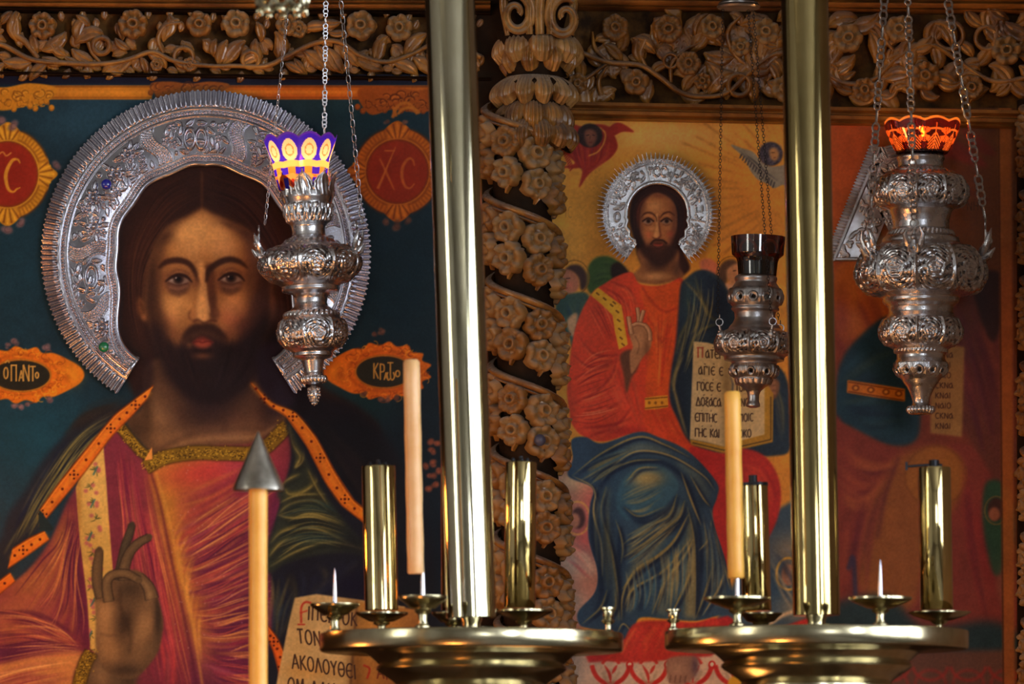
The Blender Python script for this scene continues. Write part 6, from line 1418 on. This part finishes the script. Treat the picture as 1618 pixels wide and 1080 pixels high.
def chain(name, p0, p1, m, parent, L_=8.5, w=3.6, wire=.8, kind='plain', sag=0.0, start=0):
    # links of MM size between two world points
    p0, p1 = Vector(p0), Vector(p1); d = p1-p0; ln = d.length/MM; t = d.normalized(); side = t.cross(Vector((0, 1, 0))).normalized(); out = side.cross(t)
    n = max(2, int(ln/(L_-wire*2))); b = MB(); st = ln/n
    for i in range(n):
        c_ = p0+d*((i+.5)/n)+Vector((0, 0, -sag*math.sin(math.pi*(i+.5)/n)))
        a1 = (side if (i+start) % 2 == 0 else out) if kind != 'plate' else (side*.96+out*.28 if i % 3 else side*.3+out*.95)
        if kind == 'oval': a1 = side*.9+out*.4 if i % 2 else out*.8+side*.55
        a1 = a1.normalized()
        if kind == 'plate' and i % 3:
            for sh, rr in ((-.25, .30), (.25, .24)):
                b.loop([c_+t*MM*st*(sh+rr*1.1*math.cos(q))+a1*MM*w*(rr/.3)*math.sin(q) for q in np.linspace(0, 2*math.pi, 15)[:-1]], wire*MM*1.5, 6)
            for sg in (-1, 1): b.ball(c_+t*MM*st*.02+a1*MM*w*.75*sg, wire*MM*1.4)
        else:
            hl = st/2+wire*.9
            b.loop([c_+t*MM*hl*math.copysign(abs(math.cos(q))**.7, math.cos(q))+a1*MM*w*.8*math.sin(q) for q in np.linspace(0, 2*math.pi, 15)[:-1]], wire*MM, 5)
    return b.build(name, m, parent)
def flame(parent, p, s, wick=True):
    f = MB().lathe([(0, .0005), (.002*s, .0022*s), (.006*s, .0032*s), (.011*s, .0024*s), (.017*s, .0009*s), (.020*s, .0001)], 14, p, False).build('flame', M['flame'], parent); f['label'] = 'small orange oil flame'
    MB().tube([p-Vector((0, 0, .006)), p+Vector((0, 0, .002))], .0008, 6).build('wick', M['wick'], parent)
def oil_pool(parent, cx, cy, y, r):
    return MB().lathe([(0, .0004), (.0002, r*MM), (-.002, r*MM)], 24, at(cx, cy, y), False).build('float_disc', M['old_silver'], parent)
def crown_leaf(parent, cx, y, row0, row1, rad, ang, w, m, lean_=.2):
    # upright palmette leaf standing on the collar, curling outward at the tip
    f = (D+y)/D; nu, nv = 17, 22; V = np.zeros((nv, nu, 3)); b0 = at(cx, row0, y)
    for j in range(nv):
        v = j/(nv-1); wd = w*(math.sin(math.pi*min(1, v*.8+.28))**.7)*(1-.9*max(0, v-.72)/.28)*(1+.07*math.sin(v*26))
        for i in range(nu):
            u = i/(nu-1)*2-1; a = ang+u*wd/rad; rr = rad+3+lean_*30*v**2.5+1.8*(1-u*u)+1.2*math.cos(u*9+v*4)+(3*math.exp(-(u/.15)**2)*.5)
            V[j, i] = (b0.x+rr*MM*f*math.sin(a), y-rr*MM*f*math.cos(a), b0.z+(row0-(row0+(row1-row0)*v))*MM*f)
    o = grid('crown_leaf', V, m, parent)
    mo = o.modifiers.new('thick', 'SOLIDIFY'); mo.thickness = .0012; return o
def bracket(parent, cx, y, row, rad, ang, m, s=1.0):
    # little winged finial from which a chain starts
    f = (D+y)/D; a = ang; c0 = at(cx, row, y); dr = Vector((math.sin(a), -math.cos(a), 0)); tg = Vector((math.cos(a), math.sin(a), 0)); up = Vector((0, 0, 1)); b = MB()
    P_ = lambda r, z, s_=0: Vector((c0.x, y, c0.z))+dr*(rad+r)*MM*f+up*z*MM*f+tg*s_*MM*f
    b.tube([P_(-8, -6), P_(0, 2), P_(5*s, 12*s), P_(3*s, 24*s)], [.0045*s, .004*s, .003*s, .0012], 8)
    for sg in (-1, 1):
        b.tube([P_(0, 2), P_(3*s, 8*s, 7*s*sg), P_(6*s, 17*s, 9*s*sg), P_(8*s, 24*s, 6*s*sg)], [.003*s, .0032*s, .0022*s, .0006], 8)
        b.tube([P_(0, -2), P_(6*s, 2*s, 5*s*sg), P_(11*s, 8*s, 4*s*sg)], [.003*s, .0026*s, .0006], 8)
    b.ball(P_(2*s, 6*s), .0044*s); b.ball(P_(6*s, 14*s), .0032*s); b.ball(P_(-2, -8), .005*s)
    tip = P_(3*s, 24*s); b.loop([tip+up*.0038*s*(1+math.cos(q))+tg*.0038*s*math.sin(q) for q in np.linspace(0, 6.283, 15)[:-1]], .0009*s, 6)
    return b.build('chain_bracket', m, parent), tip+up*.007*s
def cap_hook(parent, p, r, m):
    # ribbed dome that gathers the three chains, with a rod to the ceiling
    MB().lathe([(-.004, r*.98), (-.002, r), (.003, r*.96), (.008, r*.78), (.013, r*.5), (.020, r*.22), (.026, .003), (.034, .004), (.038, .002)], 40, p).build('chain_cap', m, parent)
    MB().tube([p+Vector((0, 0, .03)), Vector((p.x, p.y, ZC))], .002, 6).build('hanging_rod', M['black'], parent)

# lamp 1: lit, cobalt and amber cup
y1 = -.16
L1 = empty('hanging_oil_lamp', at(497, 640, y1), 'lit silver hanging oil lamp with cobalt and amber glass cup, before the blue icon', 'lamp')
SP = 'chased silver'
pr = [(296, 22), (300, 37), (304, 40), (312, 41), (318, 39), (322, 38), (338, 37), (352, 32), (357, 27), (366, 26), (373, 27), (377, 34), (380, 38), (384, 40), (388, 52), (394, 64), (402, 75), (412, 80), (420, 80), (430, 75), (440, 64), (448, 52), (453, 45), (458, 46), (461, 44), (464, 30), (470, 26), (478, 25), (484, 27), (490, 36), (496, 42), (503, 47), (512, 52), (524, 54), (536, 52), (546, 45), (553, 36), (557, 31), (562, 32), (565, 28), (568, 18), (578, 16), (588, 14), (594, 17), (598, 20), (603, 18), (607, 8)]
lamp_body('chased_body', 497, 640, y1, pr, [(322, 352, 'lattice', 10, 2.4), (388, 448, 'rose', 9, 2.9), (492, 500, 'rope', 30, 2.2), (503, 552, 'rose', 7, 2.5), (594, 604, 'gadroon', 18, 2.0), (378, 386, 'rope', 26, 1.2)], M['silver'], L1, 1)
MB().lathe([(z*MM, r*MM) for z, r in ((32, 5), (29, 6), (27, 8), (20, 9.5), (12, 8), (5, 4), (0, 1))], 18, at(497, 641, y1)).build('pinecone_finial', M['silver'], L1)
b = MB()
for j in range(6):
    for k in range(8):
        a = (k+.5*(j % 2))*math.pi/4; r_ = (8.5, 9.2, 8.8, 7.4, 5.4, 3.2)[j]; b.ball(at(497, 641, y1)+Vector((r_*MM*math.sin(a), -r_*MM*math.cos(a), (26-j*4.3)*MM)), .0022, .0022, .003, 6, 5)
b.build('pinecone_scales', M['silver'], L1)
for k in range(8): crown_leaf(L1, 497, y1, 312, 272, 36, k*math.pi/4-.12, 15, M['silver'], .3)
def paint1(u, v):
    c = np.zeros(u.shape+(3,)); c[:] = (255, 150, 50); a = (u*10) % 1-.5
    blue = np.array((60, 32, 215.)); cream = np.array((255, 222, 170.)); amb = np.array((255, 140, 40.))
    c[v < .40] = blue
    d = np.hypot(a*2.1, (v-.23)/.17); c[(d < .85)] = cream; c[(d < .50) & (d > .36)] = (236, 150, 80)
    c[(v > .36) & (v < .46)] = (255, 196, 110)
    a2 = (u*10+.5) % 1-.5; sq = (np.abs(a2) < .26) & (v > .46) & (v < .56); c[sq] = blue
    d2 = np.hypot(a*1.9, (v-.68)/.15); c[(v > .58)] = (255, 120, 40); c[d2 < .9] = (255, 176, 90); c[d2 < .35] = (200, 60, 20)
    c[(np.abs(a2) < .2) & (v > .60) & (v < .82)] = blue
    c[v < .03] = (90, 50, 190)
    return c
cup('glass_cup', 497-9, y1, [(222, 59), (236, 54), (256, 46), (280, 41), (300, 36), (304, 10)], M['glass_blue'], L1, paint1, 8, 10)
flame(L1, at(489, 262, y1), 1.0)
oil_pool(L1, 492, 292, y1, 28)
br = []
for ang in (-1.50, 1.30, 3.0):
    o, tip = bracket(L1, 497, y1, 404, 74, ang, M['silver'], 1.55); br.append(tip)
lean(L1, math.atan2(-14, 418))
Rm = Matrix.Rotation(math.atan2(-14, 418), 3, 'Y'); fx = lambda p, L_: L_.location+Rm @ (p-L_.location)
topc = at(466, -150, y1); L1c = []
for k, (tip, tx) in enumerate(zip(br, (-28, 26, 4))):
    p1 = topc+Vector((tx*MM*1.0, .012*(k == 2), 0)); 
# the chains hang in the room frame and belong to the lamp
def chains(L_, Rm_, tips, tops, m, names, kinds):
    inv = Rm_.inverted(); 
    for tip, top, kd in zip(tips, tops, kinds):
        q = inv @ (top-L_.location)+L_.location
        chain('chain', q, tip, m, L_, **kd)
chains(L1, Rm, br, [at(446, -150, y1), at(498, -150, y1), at(490, -150, y1)], M['silver'], None, [dict(L_=9.5, w=2.4, wire=.55, kind='oval'), dict(L_=13, w=4.0, wire=.8, kind='oval'), dict(L_=13, w=3.6, wire=.8, kind='plate')])
capp = at(478, -152, y1); q = Rm.inverted() @ (capp-L1.location)+L1.location
MB().lathe([(-.004, .030), (.003, .032), (.010, .020), (.018, .006), (.020, .002)], 30, q).build('chain_cap', M['silver'], L1)
l = bpy.data.lights.new('lamp_light_blue', 'POINT'); l.energy = .26; l.color = (1, .60, .38); l.shadow_soft_size = .006; o = bpy.data.objects.new('lamp_light_blue', l); C.objects.link(o); o.location = at(475, 246, y1)
rod = MB().tube([capp+Vector((0, 0, .015)), Vector((capp.x, capp.y, ZC))], .002, 6); rod.build('ceiling_rod', M['black'], None); r_ = bpy.data.objects['ceiling_rod']; r_.parent = L1; r_.matrix_parent_inverse = (Matrix.Translation(L1.location) @ Rm.to_4x4()).inverted()

# lamp 2: unlit, garnet cup
y2 = -.22
L2 = empty('hanging_oil_lamp', at(1190, 642, y2), 'dull silver hanging oil lamp with dark garnet cup, unlit, partly behind the right brass pole', 'lamp')
pr = [(434, 28), (437, 33), (440, 34), (446, 32), (452, 36), (460, 41), (470, 43), (480, 40), (485, 36), (487, 38), (490, 38), (493, 33), (503, 32), (510, 35), (516, 40), (520, 42), (524, 50), (532, 58), (542, 62), (552, 60), (560, 52), (565, 47), (569, 48), (572, 36), (576, 35), (582, 38), (590, 37), (597, 30), (602, 28), (606, 27), (612, 18), (618, 11), (624, 9), (629, 9), (634, 9), (638, 11), (642, 11), (644, 4)]
lamp_body('chased_body', 1190, 642, y2, pr, [(455, 482, 'leafy', 12, 2.2), (524, 562, 'rose', 8, 2.6), (575, 597, 'leafy', 9, 2.4), (598, 608, 'gadroon', 16, 1.6)], M['old_silver'], L2, 2)
def paint2(u, v):
    c = np.zeros(u.shape+(3,)); c[:] = (96, 14, 10); a = (u*7) % 1-.5
    d = np.abs(np.hypot(a*2, (v-.25)/.2)-.7); c[(d < .14) & (v < .5)] = (170, 84, 50); c[v > .5] = (44, 6, 8); return c
cup('glass_cup', 1192, y2, [(374, 43), (388, 42), (402, 41), (408, 34), (414, 32), (436, 30), (438, 8)], M['glass_garnet'], L2, paint2)
tips = []
for ang in (-1.15, .42, 2.4):
    p = at(1190, 532, y2); dv = Vector((math.sin(ang), -math.cos(ang), 0)); b = MB(); q = p+dv*.057
    b.ball(q, .006, .006, .007); b.tube([q, q+dv*.004+Vector((0, 0, .014))], .002, 8)
    for sg in range(5): a = sg*6.283/5; b.ball(q+dv*.003+Vector((math.cos(a)*.005*dv.y, 0, math.sin(a)*.005)), .0026)
    t_ = q+dv*.004+Vector((0, 0, .019)); b.loop([t_+Vector((math.cos(k)*.0055, 0, math.sin(k)*.0055)) for k in np.linspace(0, 6.283, 17)[:-1]], .0009, 6)
    b.loop([t_+Vector((0, math.cos(k)*.003, .0085+math.sin(k)*.003)) for k in np.linspace(0, 6.283, 15)[:-1]], .0008, 6)
    b.build('chain_bracket', M['old_silver'], L2); tips.append(t_+Vector((0, 0, .012)))
Rm2 = Matrix.Rotation(math.atan2(6, 270), 3, 'Y'); lean(L2, math.atan2(6, 270))
chains(L2, Rm2, tips, [at(1156, 14, y2-.01), at(1196, 16, y2-.012), at(1204, 14, y2+.02)], M['black'], None, [dict(L_=5.6, w=2.3, wire=.5), dict(L_=5.6, w=2.3, wire=.5), dict(L_=5.6, w=2.3, wire=.5)])
q = Rm2.inverted() @ (at(1181, 10, y2)-L2.location)+L2.location
MB().lathe([(-.003, .032), (0, .034), (.003, .031), (.005, .031), (.009, .024), (.014, .014), (.017, .006), (.030, .005), (.034, .002)], 40, q).build('chain_cap', M['old_silver'], L2)
o = MB().tube([at(1181, -24, y2), Vector((at(1181, 0, y2).x, y2, ZC))], .002, 6).build('ceiling_rod', M['black'], None); o.parent = L2; o.matrix_parent_inverse = (Matrix.Translation(L2.location) @ Rm2.to_4x4()).inverted()

# lamp 3: lit, ruby cut glass
y3 = -.20
L3 = empty('hanging_oil_lamp', at(1455, 654, y3), 'large bright silver hanging oil lamp with glowing ruby cut glass cup', 'lamp')
pr = [(242, 30), (246, 37), (249, 39), (256, 36), (264, 36), (270, 42), (274, 54), (278, 62), (286, 68), (296, 73), (308, 74), (318, 70), (326, 61), (331, 52), (334, 50), (342, 47), (352, 45), (362, 45), (366, 50), (372, 53), (376, 60), (380, 62), (384, 62), (388, 68), (394, 80), (402, 90), (414, 98), (428, 102), (442, 101), (454, 94), (464, 80), (469, 64), (472, 60), (476, 61), (480, 58), (486, 52), (494, 51), (500, 54), (508, 60), (520, 65), (532, 64), (542, 57), (549, 48), (552, 42), (557, 42), (560, 38), (566, 38), (574, 42), (584, 42), (594, 36), (600, 30), (604, 28), (607, 26), (612, 22), (620, 18), (630, 14), (637, 13), (641, 16), (644, 20), (648, 21), (652, 17), (655, 8)]
lamp_body('chased_body', 1455, 654, y3, pr, [(266, 276, 'rope', 40, 1.4), (278, 328, 'rose', 10, 3.0), (364, 374, 'rope', 44, 1.6), (388, 466, 'rose', 10, 3.8), (502, 548, 'rose', 9, 2.6), (572, 596, 'leafy', 12, 1.8), (642, 653, 'gadroon', 20, 2.0), (552, 558, 'rope', 40, .9)], M['silver'], L3, 3, 340)
def paint3(u, v):
    c = np.zeros(u.shape+(3,)); c[:] = (92, 5, 3); a = (u*9) % 1-.5; hi = np.array((255, 150, 80.))
    for k in range(-3, 4):
        d = np.abs((v-.42)*1.1+k*.075-np.abs(a)*.55*(1 if k < 3 else 0)); c[(d < .016) & (np.abs(a) < .34) & (v > .12) & (v < .62)] = hi
    c[(np.abs(a) < .018) & (v > .12) & (v < .66)] = hi
    a2 = (u*9+.5) % 1-.5; d = np.hypot(a2*1.5, (v-.3)/.35); c[(np.abs(np.sin(np.arctan2((v-.3), a2*1.2)*3)) > .45) & (d < .42)] = (255, 128, 60)
    c[v > .66] = (96, 8, 10); c[v < .035] = (255, 170, 90); return c
cup('glass_cup', 1457, y3, [(195, 61), (208, 58), (224, 51), (236, 44), (243, 40), (246, 10)], M['glass_ruby'], L3, paint3, 6, 9)
flame(L3, at(1458, 216, y3), 1.0)
oil_pool(L3, 1457, 237, y3, 38)
tips = []
for ang in (-1.05, 1.48, -.18):
    o, tip = bracket(L3, 1455, y3, 408, 96 if ang > 1 else 92, ang, M['silver'], 1.9 if ang > 1 else 1.6); tips.append(tip)
Rm3 = Matrix.Rotation(0, 3, 'Y')
chains(L3, Rm3, tips, [at(1408, -160, y3), at(1470, -160, y3), at(1430, -160, y3-.01)], M['silver'], None, [dict(L_=24, w=5.6, wire=1.25, kind='plate'), dict(L_=25, w=6.0, wire=1.3, kind='plate'), dict(L_=21, w=5.6, wire=1.2, kind='plate')])
cap_hook(L3, at(1440, -162, y3), .034, M['silver'])
l = bpy.data.lights.new('lamp_light_ruby', 'POINT'); l.energy = .17; l.color = (1, .45, .14); l.shadow_soft_size = .006; o = bpy.data.objects.new('lamp_light_ruby', l); C.objects.link(o); o.location = at(1458, 200, y3)

# brass ornament hanging at the top edge, nearer to the viewer
y4 = -1.8
o4 = empty('brass_pendant', at(452, 20, y4), 'pale brass openwork pendant at the top edge above the blue lamp', 'pendant')
b = MB(); p = at(446, -14, y4)
for k in range(10):
    a = 2*math.pi*k/10; c_ = p+Vector((math.sin(a)*.030, -math.cos(a)*.030, 0)); t_ = Vector((math.cos(a), math.sin(a), 0))
    b.loop([c_+t_*.0085*math.cos(q)+Vector((0, 0, .0105*math.sin(q)-.012)) for q in np.linspace(0, 6.283, 17)[:-1]], .0034, 8); b.ball(c_+Vector((0, 0, -.027)), .005)
b.lathe([(-.004, .028), (0, .033), (.006, .033), (.010, .028)], 32, p); b.build('openwork_skirt', M['brass'], o4)
MB().lathe([(.008, .031), (.030, .020), (.060, .008), (.10, .005)], 24, p).build('pendant_dome', M['brass'], o4)
MB().tube([p+Vector((0, 0, .095)), Vector((p.x, p.y, ZC))], .003, 8).build('ceiling_rod', M['brass_dark'], o4)
# ------------------------------------------------------------------ the two brass candelabra
def candelabrum(cx, row, y, Rpx, label, pole_rows, pole_r, pole_dx, tube_m='brass'):
    f = (D+y)/D; u = MM*f; root = empty('candelabrum', Vector((at(cx, row, y).x, y, 0)), label, 'candelabrum'); c0 = at(cx, row, y); z = c0.z
    P = [(r*u, z-d*u) for r, d in ()]
    prof = [(0, 6), (-1, Rpx-14), (-1, Rpx-9), (0, Rpx-3), (-1, Rpx), (-4, Rpx+1), (-26, Rpx+1), (-29, Rpx-1), (-30, Rpx-4), (-30, 182), (-33, 166), (-37, 160), (-44, 152), (-50, 146), (-53, 150), (-57, 151), (-62, 146), (-68, 136), (-76, 124), (-82, 118), (-86, 122), (-92, 122), (-98, 108), (-120, 84), (-150, 54), (-190, 34), (-230, 26), (-260, 34), (-280, 30)]
    MB().lathe([(a*u, r*u) for a, r in prof[::-1]], 128, (c0.x, y, z)).build('drip_tray', M['brass_mid'], root)
    zz = z-280*u
    MB().lathe([(0, .20), (.02, .20), (.03, .17), (.07, .15), (.10, .09), (.16, .05), (.22, .035), (.5, .028), (.54, .045), (.58, .028), (zz-.35, .024), (zz-.30, .04), (zz-.26, .024), (zz+.01, .026)], 64, (c0.x, y, 0)).build('stand', M['brass_dark'], root)
    # neck and the great tube above it
    MB().lathe([(0, 19*u), (3*u, 15*u), (16*u, 14*u), (22*u, 17*u), (26*u, 17*u)], 40, (c0.x, y, z)).build('neck', M['brass'], root)
    Hh = (row-25+260)*u
    pole = MB().lathe([(0, pole_r*u*.6), (0, pole_r*u-.001), (.001, pole_r*u), (Hh, pole_r*u), (Hh+.004, pole_r*u*.96), (Hh+.02, pole_r*u*.5)], 128, (0, 0, 0)).build('tall_brass_tube', M[tube_m], root, loc=None)
    pole.matrix_parent_inverse = Matrix.Identity(4); pole.location = Vector((c0.x, y, z+24*u))-root.location; pole.rotation_euler = (0, -math.atan2(pole_dx, row), 0)
    return root, c0, u
def cup_stand(kind, cx, y, row_rim, row_base, r_bowl, label, cat, m='brass_mid', group=None, candle=None, spike=None, dxl=0):
    # small turned dish on a stem; candle = (row_top, half width, lean px, material)
    f = (D+y)/D; u = MM*f; base = at(cx, row_base, y); h = (row_base-row_rim)
    root = empty(kind, base, label, cat, group)
    if h > 34: pf = [(0, 13), (3, 13), (6, 8), (12, 6.5), (h*.42, 7), (h*.5, 13), (h*.54, 14), (h*.58, 12), (h*.62, 20), (h*.80, r_bowl*.80), (h*.90, r_bowl*.97), (h*.93, r_bowl), (h, r_bowl), (h, r_bowl-2), (h-4, r_bowl*.8), (h-8, 10), (h-8, 1)]
    else: pf = [(0, 12), (3, 12), (6, 6.5), (h*.35, 6), (h*.45, 12), (h*.55, 14), (h*.6, 22), (h*.8, r_bowl*.82), (h*.95, r_bowl), (h, r_bowl), (h, r_bowl-2), (h-3, r_bowl*.8), (h-5, 10), (h-5, 1)]
    MB().lathe([(a*u, r*u) for a, r in pf], 48, base).build('drip_dish', M[m], root)
    if spike:
        z0 = base+Vector((0, 0, (h-6)*u)); hs = (row_rim+6-spike)*u
        MB().lathe([(0, 4.2*u), (hs*.5, 3.2*u), (hs*.85, 1.8*u), (hs, .4*u)], 12, z0).build('spike', M['steel'], root)
    return root, base, u
def candle(cx_b, cx_t, row_b, row_t, y, hw, label, m, wick=22, hole=False):
    u = MM*(D+y)/D; base = at(cx_b, row_b, y); h = (row_b-row_t)*u; root = empty('candle', base, label, 'candle')
    rg = random.Random(int(cx_b)); pf = [(0, hw*u*.55), (0, hw*u*.9), (.002, hw*u)]
    for k in range(1, 14): pf.append((h*k/14, hw*u*(1+.03*math.sin(k*1.9+cx_b))))
    pf += [(h-.003, hw*u*.98), (h, hw*u*.75), (h-.001, hw*u*.3), (h-.001, .0003)]
    MB().lathe(pf, 32, base).build('wax_shaft', m, root)
    if wick: MB().tube([base+Vector((0, 0, h-.002)), base+Vector((.0008, 0, h+wick*u*.5)), base+Vector((-.002, 0, h+wick*u))], [.0014, .0012, .0006], 6).build('wick', M['wick'], root)
    root.rotation_euler = (0, math.atan2(cx_t-cx_b, row_b-row_t), 0); return root
def oil_tube(cx_b, cx_t, row_b, row_t, y, hw, label, style=0, group=None):
    u = MM*(D+y)/D; base = at(cx_b, row_b, y); h = (row_b-row_t)*u; r = hw*u; root = empty('oil_candle_tube', base, label, 'oil candle tube', group)
    MB().lathe([(0, r*.5), (0, r*.96), (.001, r), (h-.002, r), (h, r*.97), (h-.001, r*.8), (h-.004, r*.3)], 96, base).build('brass_sleeve', M['brass_tube'], root)
    b = MB()
    if style == 0:      # small burner with side lugs
        b.lathe([(h-.003, .006), (h+.001, .006), (h+.003, .003), (h+.008, .0028), (h+.009, .001)], 12, base)
        for dx in (-.5, .05, .4): b.ball(base+Vector((r*dx, -r*.2, h+.003)), .0028, .0028, .0035)
        b.tube([base+Vector((-r*.7, 0, h+.001)), base+Vector((r*.7, 0, h+.001))], .0012, 6)
    elif style == 1:
        b.lathe([(h-.003, r*1.03), (h+.0015, r*1.03), (h+.002, r*.4), (h+.003, .006), (h+.012, .006), (h+.012, .001)], 24, base)
    else:
        b.lathe([(h-.003, r*.5), (h+.001, .007), (h+.010, .007), (h+.011, .001)], 14, base); b.tube([base+Vector((-r*1.7, 0, h+.002)), base+Vector((0, 0, h+.004)), base+Vector((r*.5, 0, h+.003))], .0018, 6)
        b.box(tuple(base+Vector((-r*1.75, -.002, h-.003))), tuple(base+Vector((-r*1.6, .002, h+.008))))
    b.build('wick_burner', M['black'], root)
    root.rotation_euler = (0, math.atan2(cx_t-cx_b, row_b-row_t), 0); return root
def socket(cx, y, row_t, row_b, label, r=11):
    u = MM*(D+y)/D; base = at(cx, row_b, y); h = (row_b-row_t); root = empty('candle_socket', base, label, 'candle socket')
    pf = [(0, 9), (2, 9), (5, 5), (h*.30, 4.2), (h*.38, 9), (h*.44, 11), (h*.50, 9.5), (h*.55, 7), (h*.62, 8.5), (h*.85, 8.5), (h*.92, 12), (h, 12), (h, 8), (h-6, 6.5), (h-6, .5)]
    MB().lathe([(a*u, q*u) for a, q in pf], 32, base).build('turned_socket', M['brass'], root); return root
Y1 = -1.30
c1, p1, u1 = candelabrum(745, 1000, Y1, 239, 'left brass candelabrum with one very thick leaning tube over a round tray', None, 39.5, 35)
def dep(px): return Y1+px*MM*(D+Y1)/D           # positive = behind the tube
def onr(cx_px, y): return cx_px
def row_on(y, row0=1000): return 1390-(1390-row0+1.5)*((D+Y1)/(D+y))   # row of the tray surface at depth y
def dish(kind, cx, dy, row_rim, rb, label, cat, **k):
    y = dep(dy); return cup_stand(kind, cx, y, row_rim, row_on(y)+0, rb, label, cat, **k)
dish('spiked_drip_dish', 529, 10, 953, 39, 'empty spiked brass dish at the left rim of the left candelabrum', 'candle dish', spike=897)
dish('drip_dish', 603, 130, 967, 42, 'flat brass dish under the shining tube left of the tall candle', 'candle dish')
oil_tube(603, 598, 964, 736, dep(130), 26.5, 'bright brass oil candle tube standing left of the tall pale candle', 0)
dish('spiked_drip_dish', 668, -150, 941, 39, 'brass dish holding the tall pale candle beside the left thick tube', 'candle dish', spike=880)
candle(657, 650, 906, 568, dep(-150), 13, 'tall pale beeswax candle left of the left thick brass tube', M['wax'], wick=0)
dish('drip_dish', 716, 200, 967, 34, 'brass dish hidden behind the left thick tube', 'candle dish')
oil_tube(722, 721, 964, 735, dep(200), 24.5, 'brass oil candle tube almost hidden behind the left thick tube', 0)
dish('drip_dish', 828, 150, 963, 46, 'flat brass dish under the gold and silver tube before the carved column', 'candle dish')
oil_tube(821, 823, 960, 730, dep(150), 25, 'gold-streaked brass oil candle tube right of the left thick tube', 0)
socket(961, dep(4), 959, row_on(dep(4)), 'small turned brass candle socket on the right end of the left tray')
c2, p2, u2 = candelabrum(1290, 996, Y1, 239, 'right brass candelabrum with a thick leaning tube over a round tray', None, 37.5, 19, 'brass_gold')
def dish2(kind, cx, dy, row_rim, rb, label, cat, **k):
    y = dep(dy); return cup_stand(kind, cx, y, row_rim, row_on(y, 996), rb, label, cat, **k)
socket(1064, dep(4), 962, row_on(dep(4), 996), 'small turned brass candle socket on the left end of the right tray')
dish2('spiked_drip_dish', 1165, -120, 943, 53, 'wide brass dish under the golden candle of the right candelabrum', 'candle dish', spike=880)
candle(1163, 1157, 913, 618, dep(-120), 13, 'golden beeswax candle with black wick before the open painted book', M['wax_gold'], wick=24)
dish2('drip_dish', 1202, 150, 968, 34, 'dark shallow dish under the shorter tube behind the golden candle', 'candle dish', m='brass_dark')
oil_tube(1196, 1190, 965, 764, dep(150), 23, 'shorter brass oil candle tube with black cap behind the golden candle', 1)
dish2('spiked_drip_dish', 1391, -130, 943, 50, 'empty spiked brass dish right of the right thick tube', 'candle dish', spike=884)
dish2('drip_dish', 1484, 90, 966, 50, 'flat brass dish under the last tube on the right tray', 'candle dish')
oil_tube(1480, 1476, 963, 738, dep(90), 26, 'brass oil candle tube at the far right of the right tray', 2)

# ------------------------------------------------------------------ capped taper in front
y5 = -1.75; u5 = MM*(D+y5)/D
t5 = empty('capped_taper', Vector((at(408, 1080, y5).x, y5, 0)), 'amber taper capped with a pointed metal cone, in front of the robe', 'taper')
p = at(408, 768, y5)
MB().lathe([(.10, .0115)]+[(z, 14.2*u5*(1+.02*math.sin(z*31))) for z in np.linspace(.12, p.z+.004, 40)]+[(p.z+.006, 10*u5)], 32, (p.x, y5, 0)).build('wax_shaft', M['wax_gold'], t5)
MB().lathe([(-10*u5, 39*u5), (-11*u5, 38*u5), (-11*u5, 40.5*u5), (-4*u5, 39*u5), (20*u5, 29*u5), (50*u5, 15*u5), (76*u5, 3*u5), (82*u5, .5*u5)], 48, (p.x, y5, p.z+.004)).build('metal_cone', M['cone'], t5)
MB().lathe([(0, .10), (.012, .10), (.02, .08), (.03, .03), (.10, .014), (.16, .014), (.16, .012)], 40, (p.x, y5, 0)).build('foot', M['brass_dark'], t5)
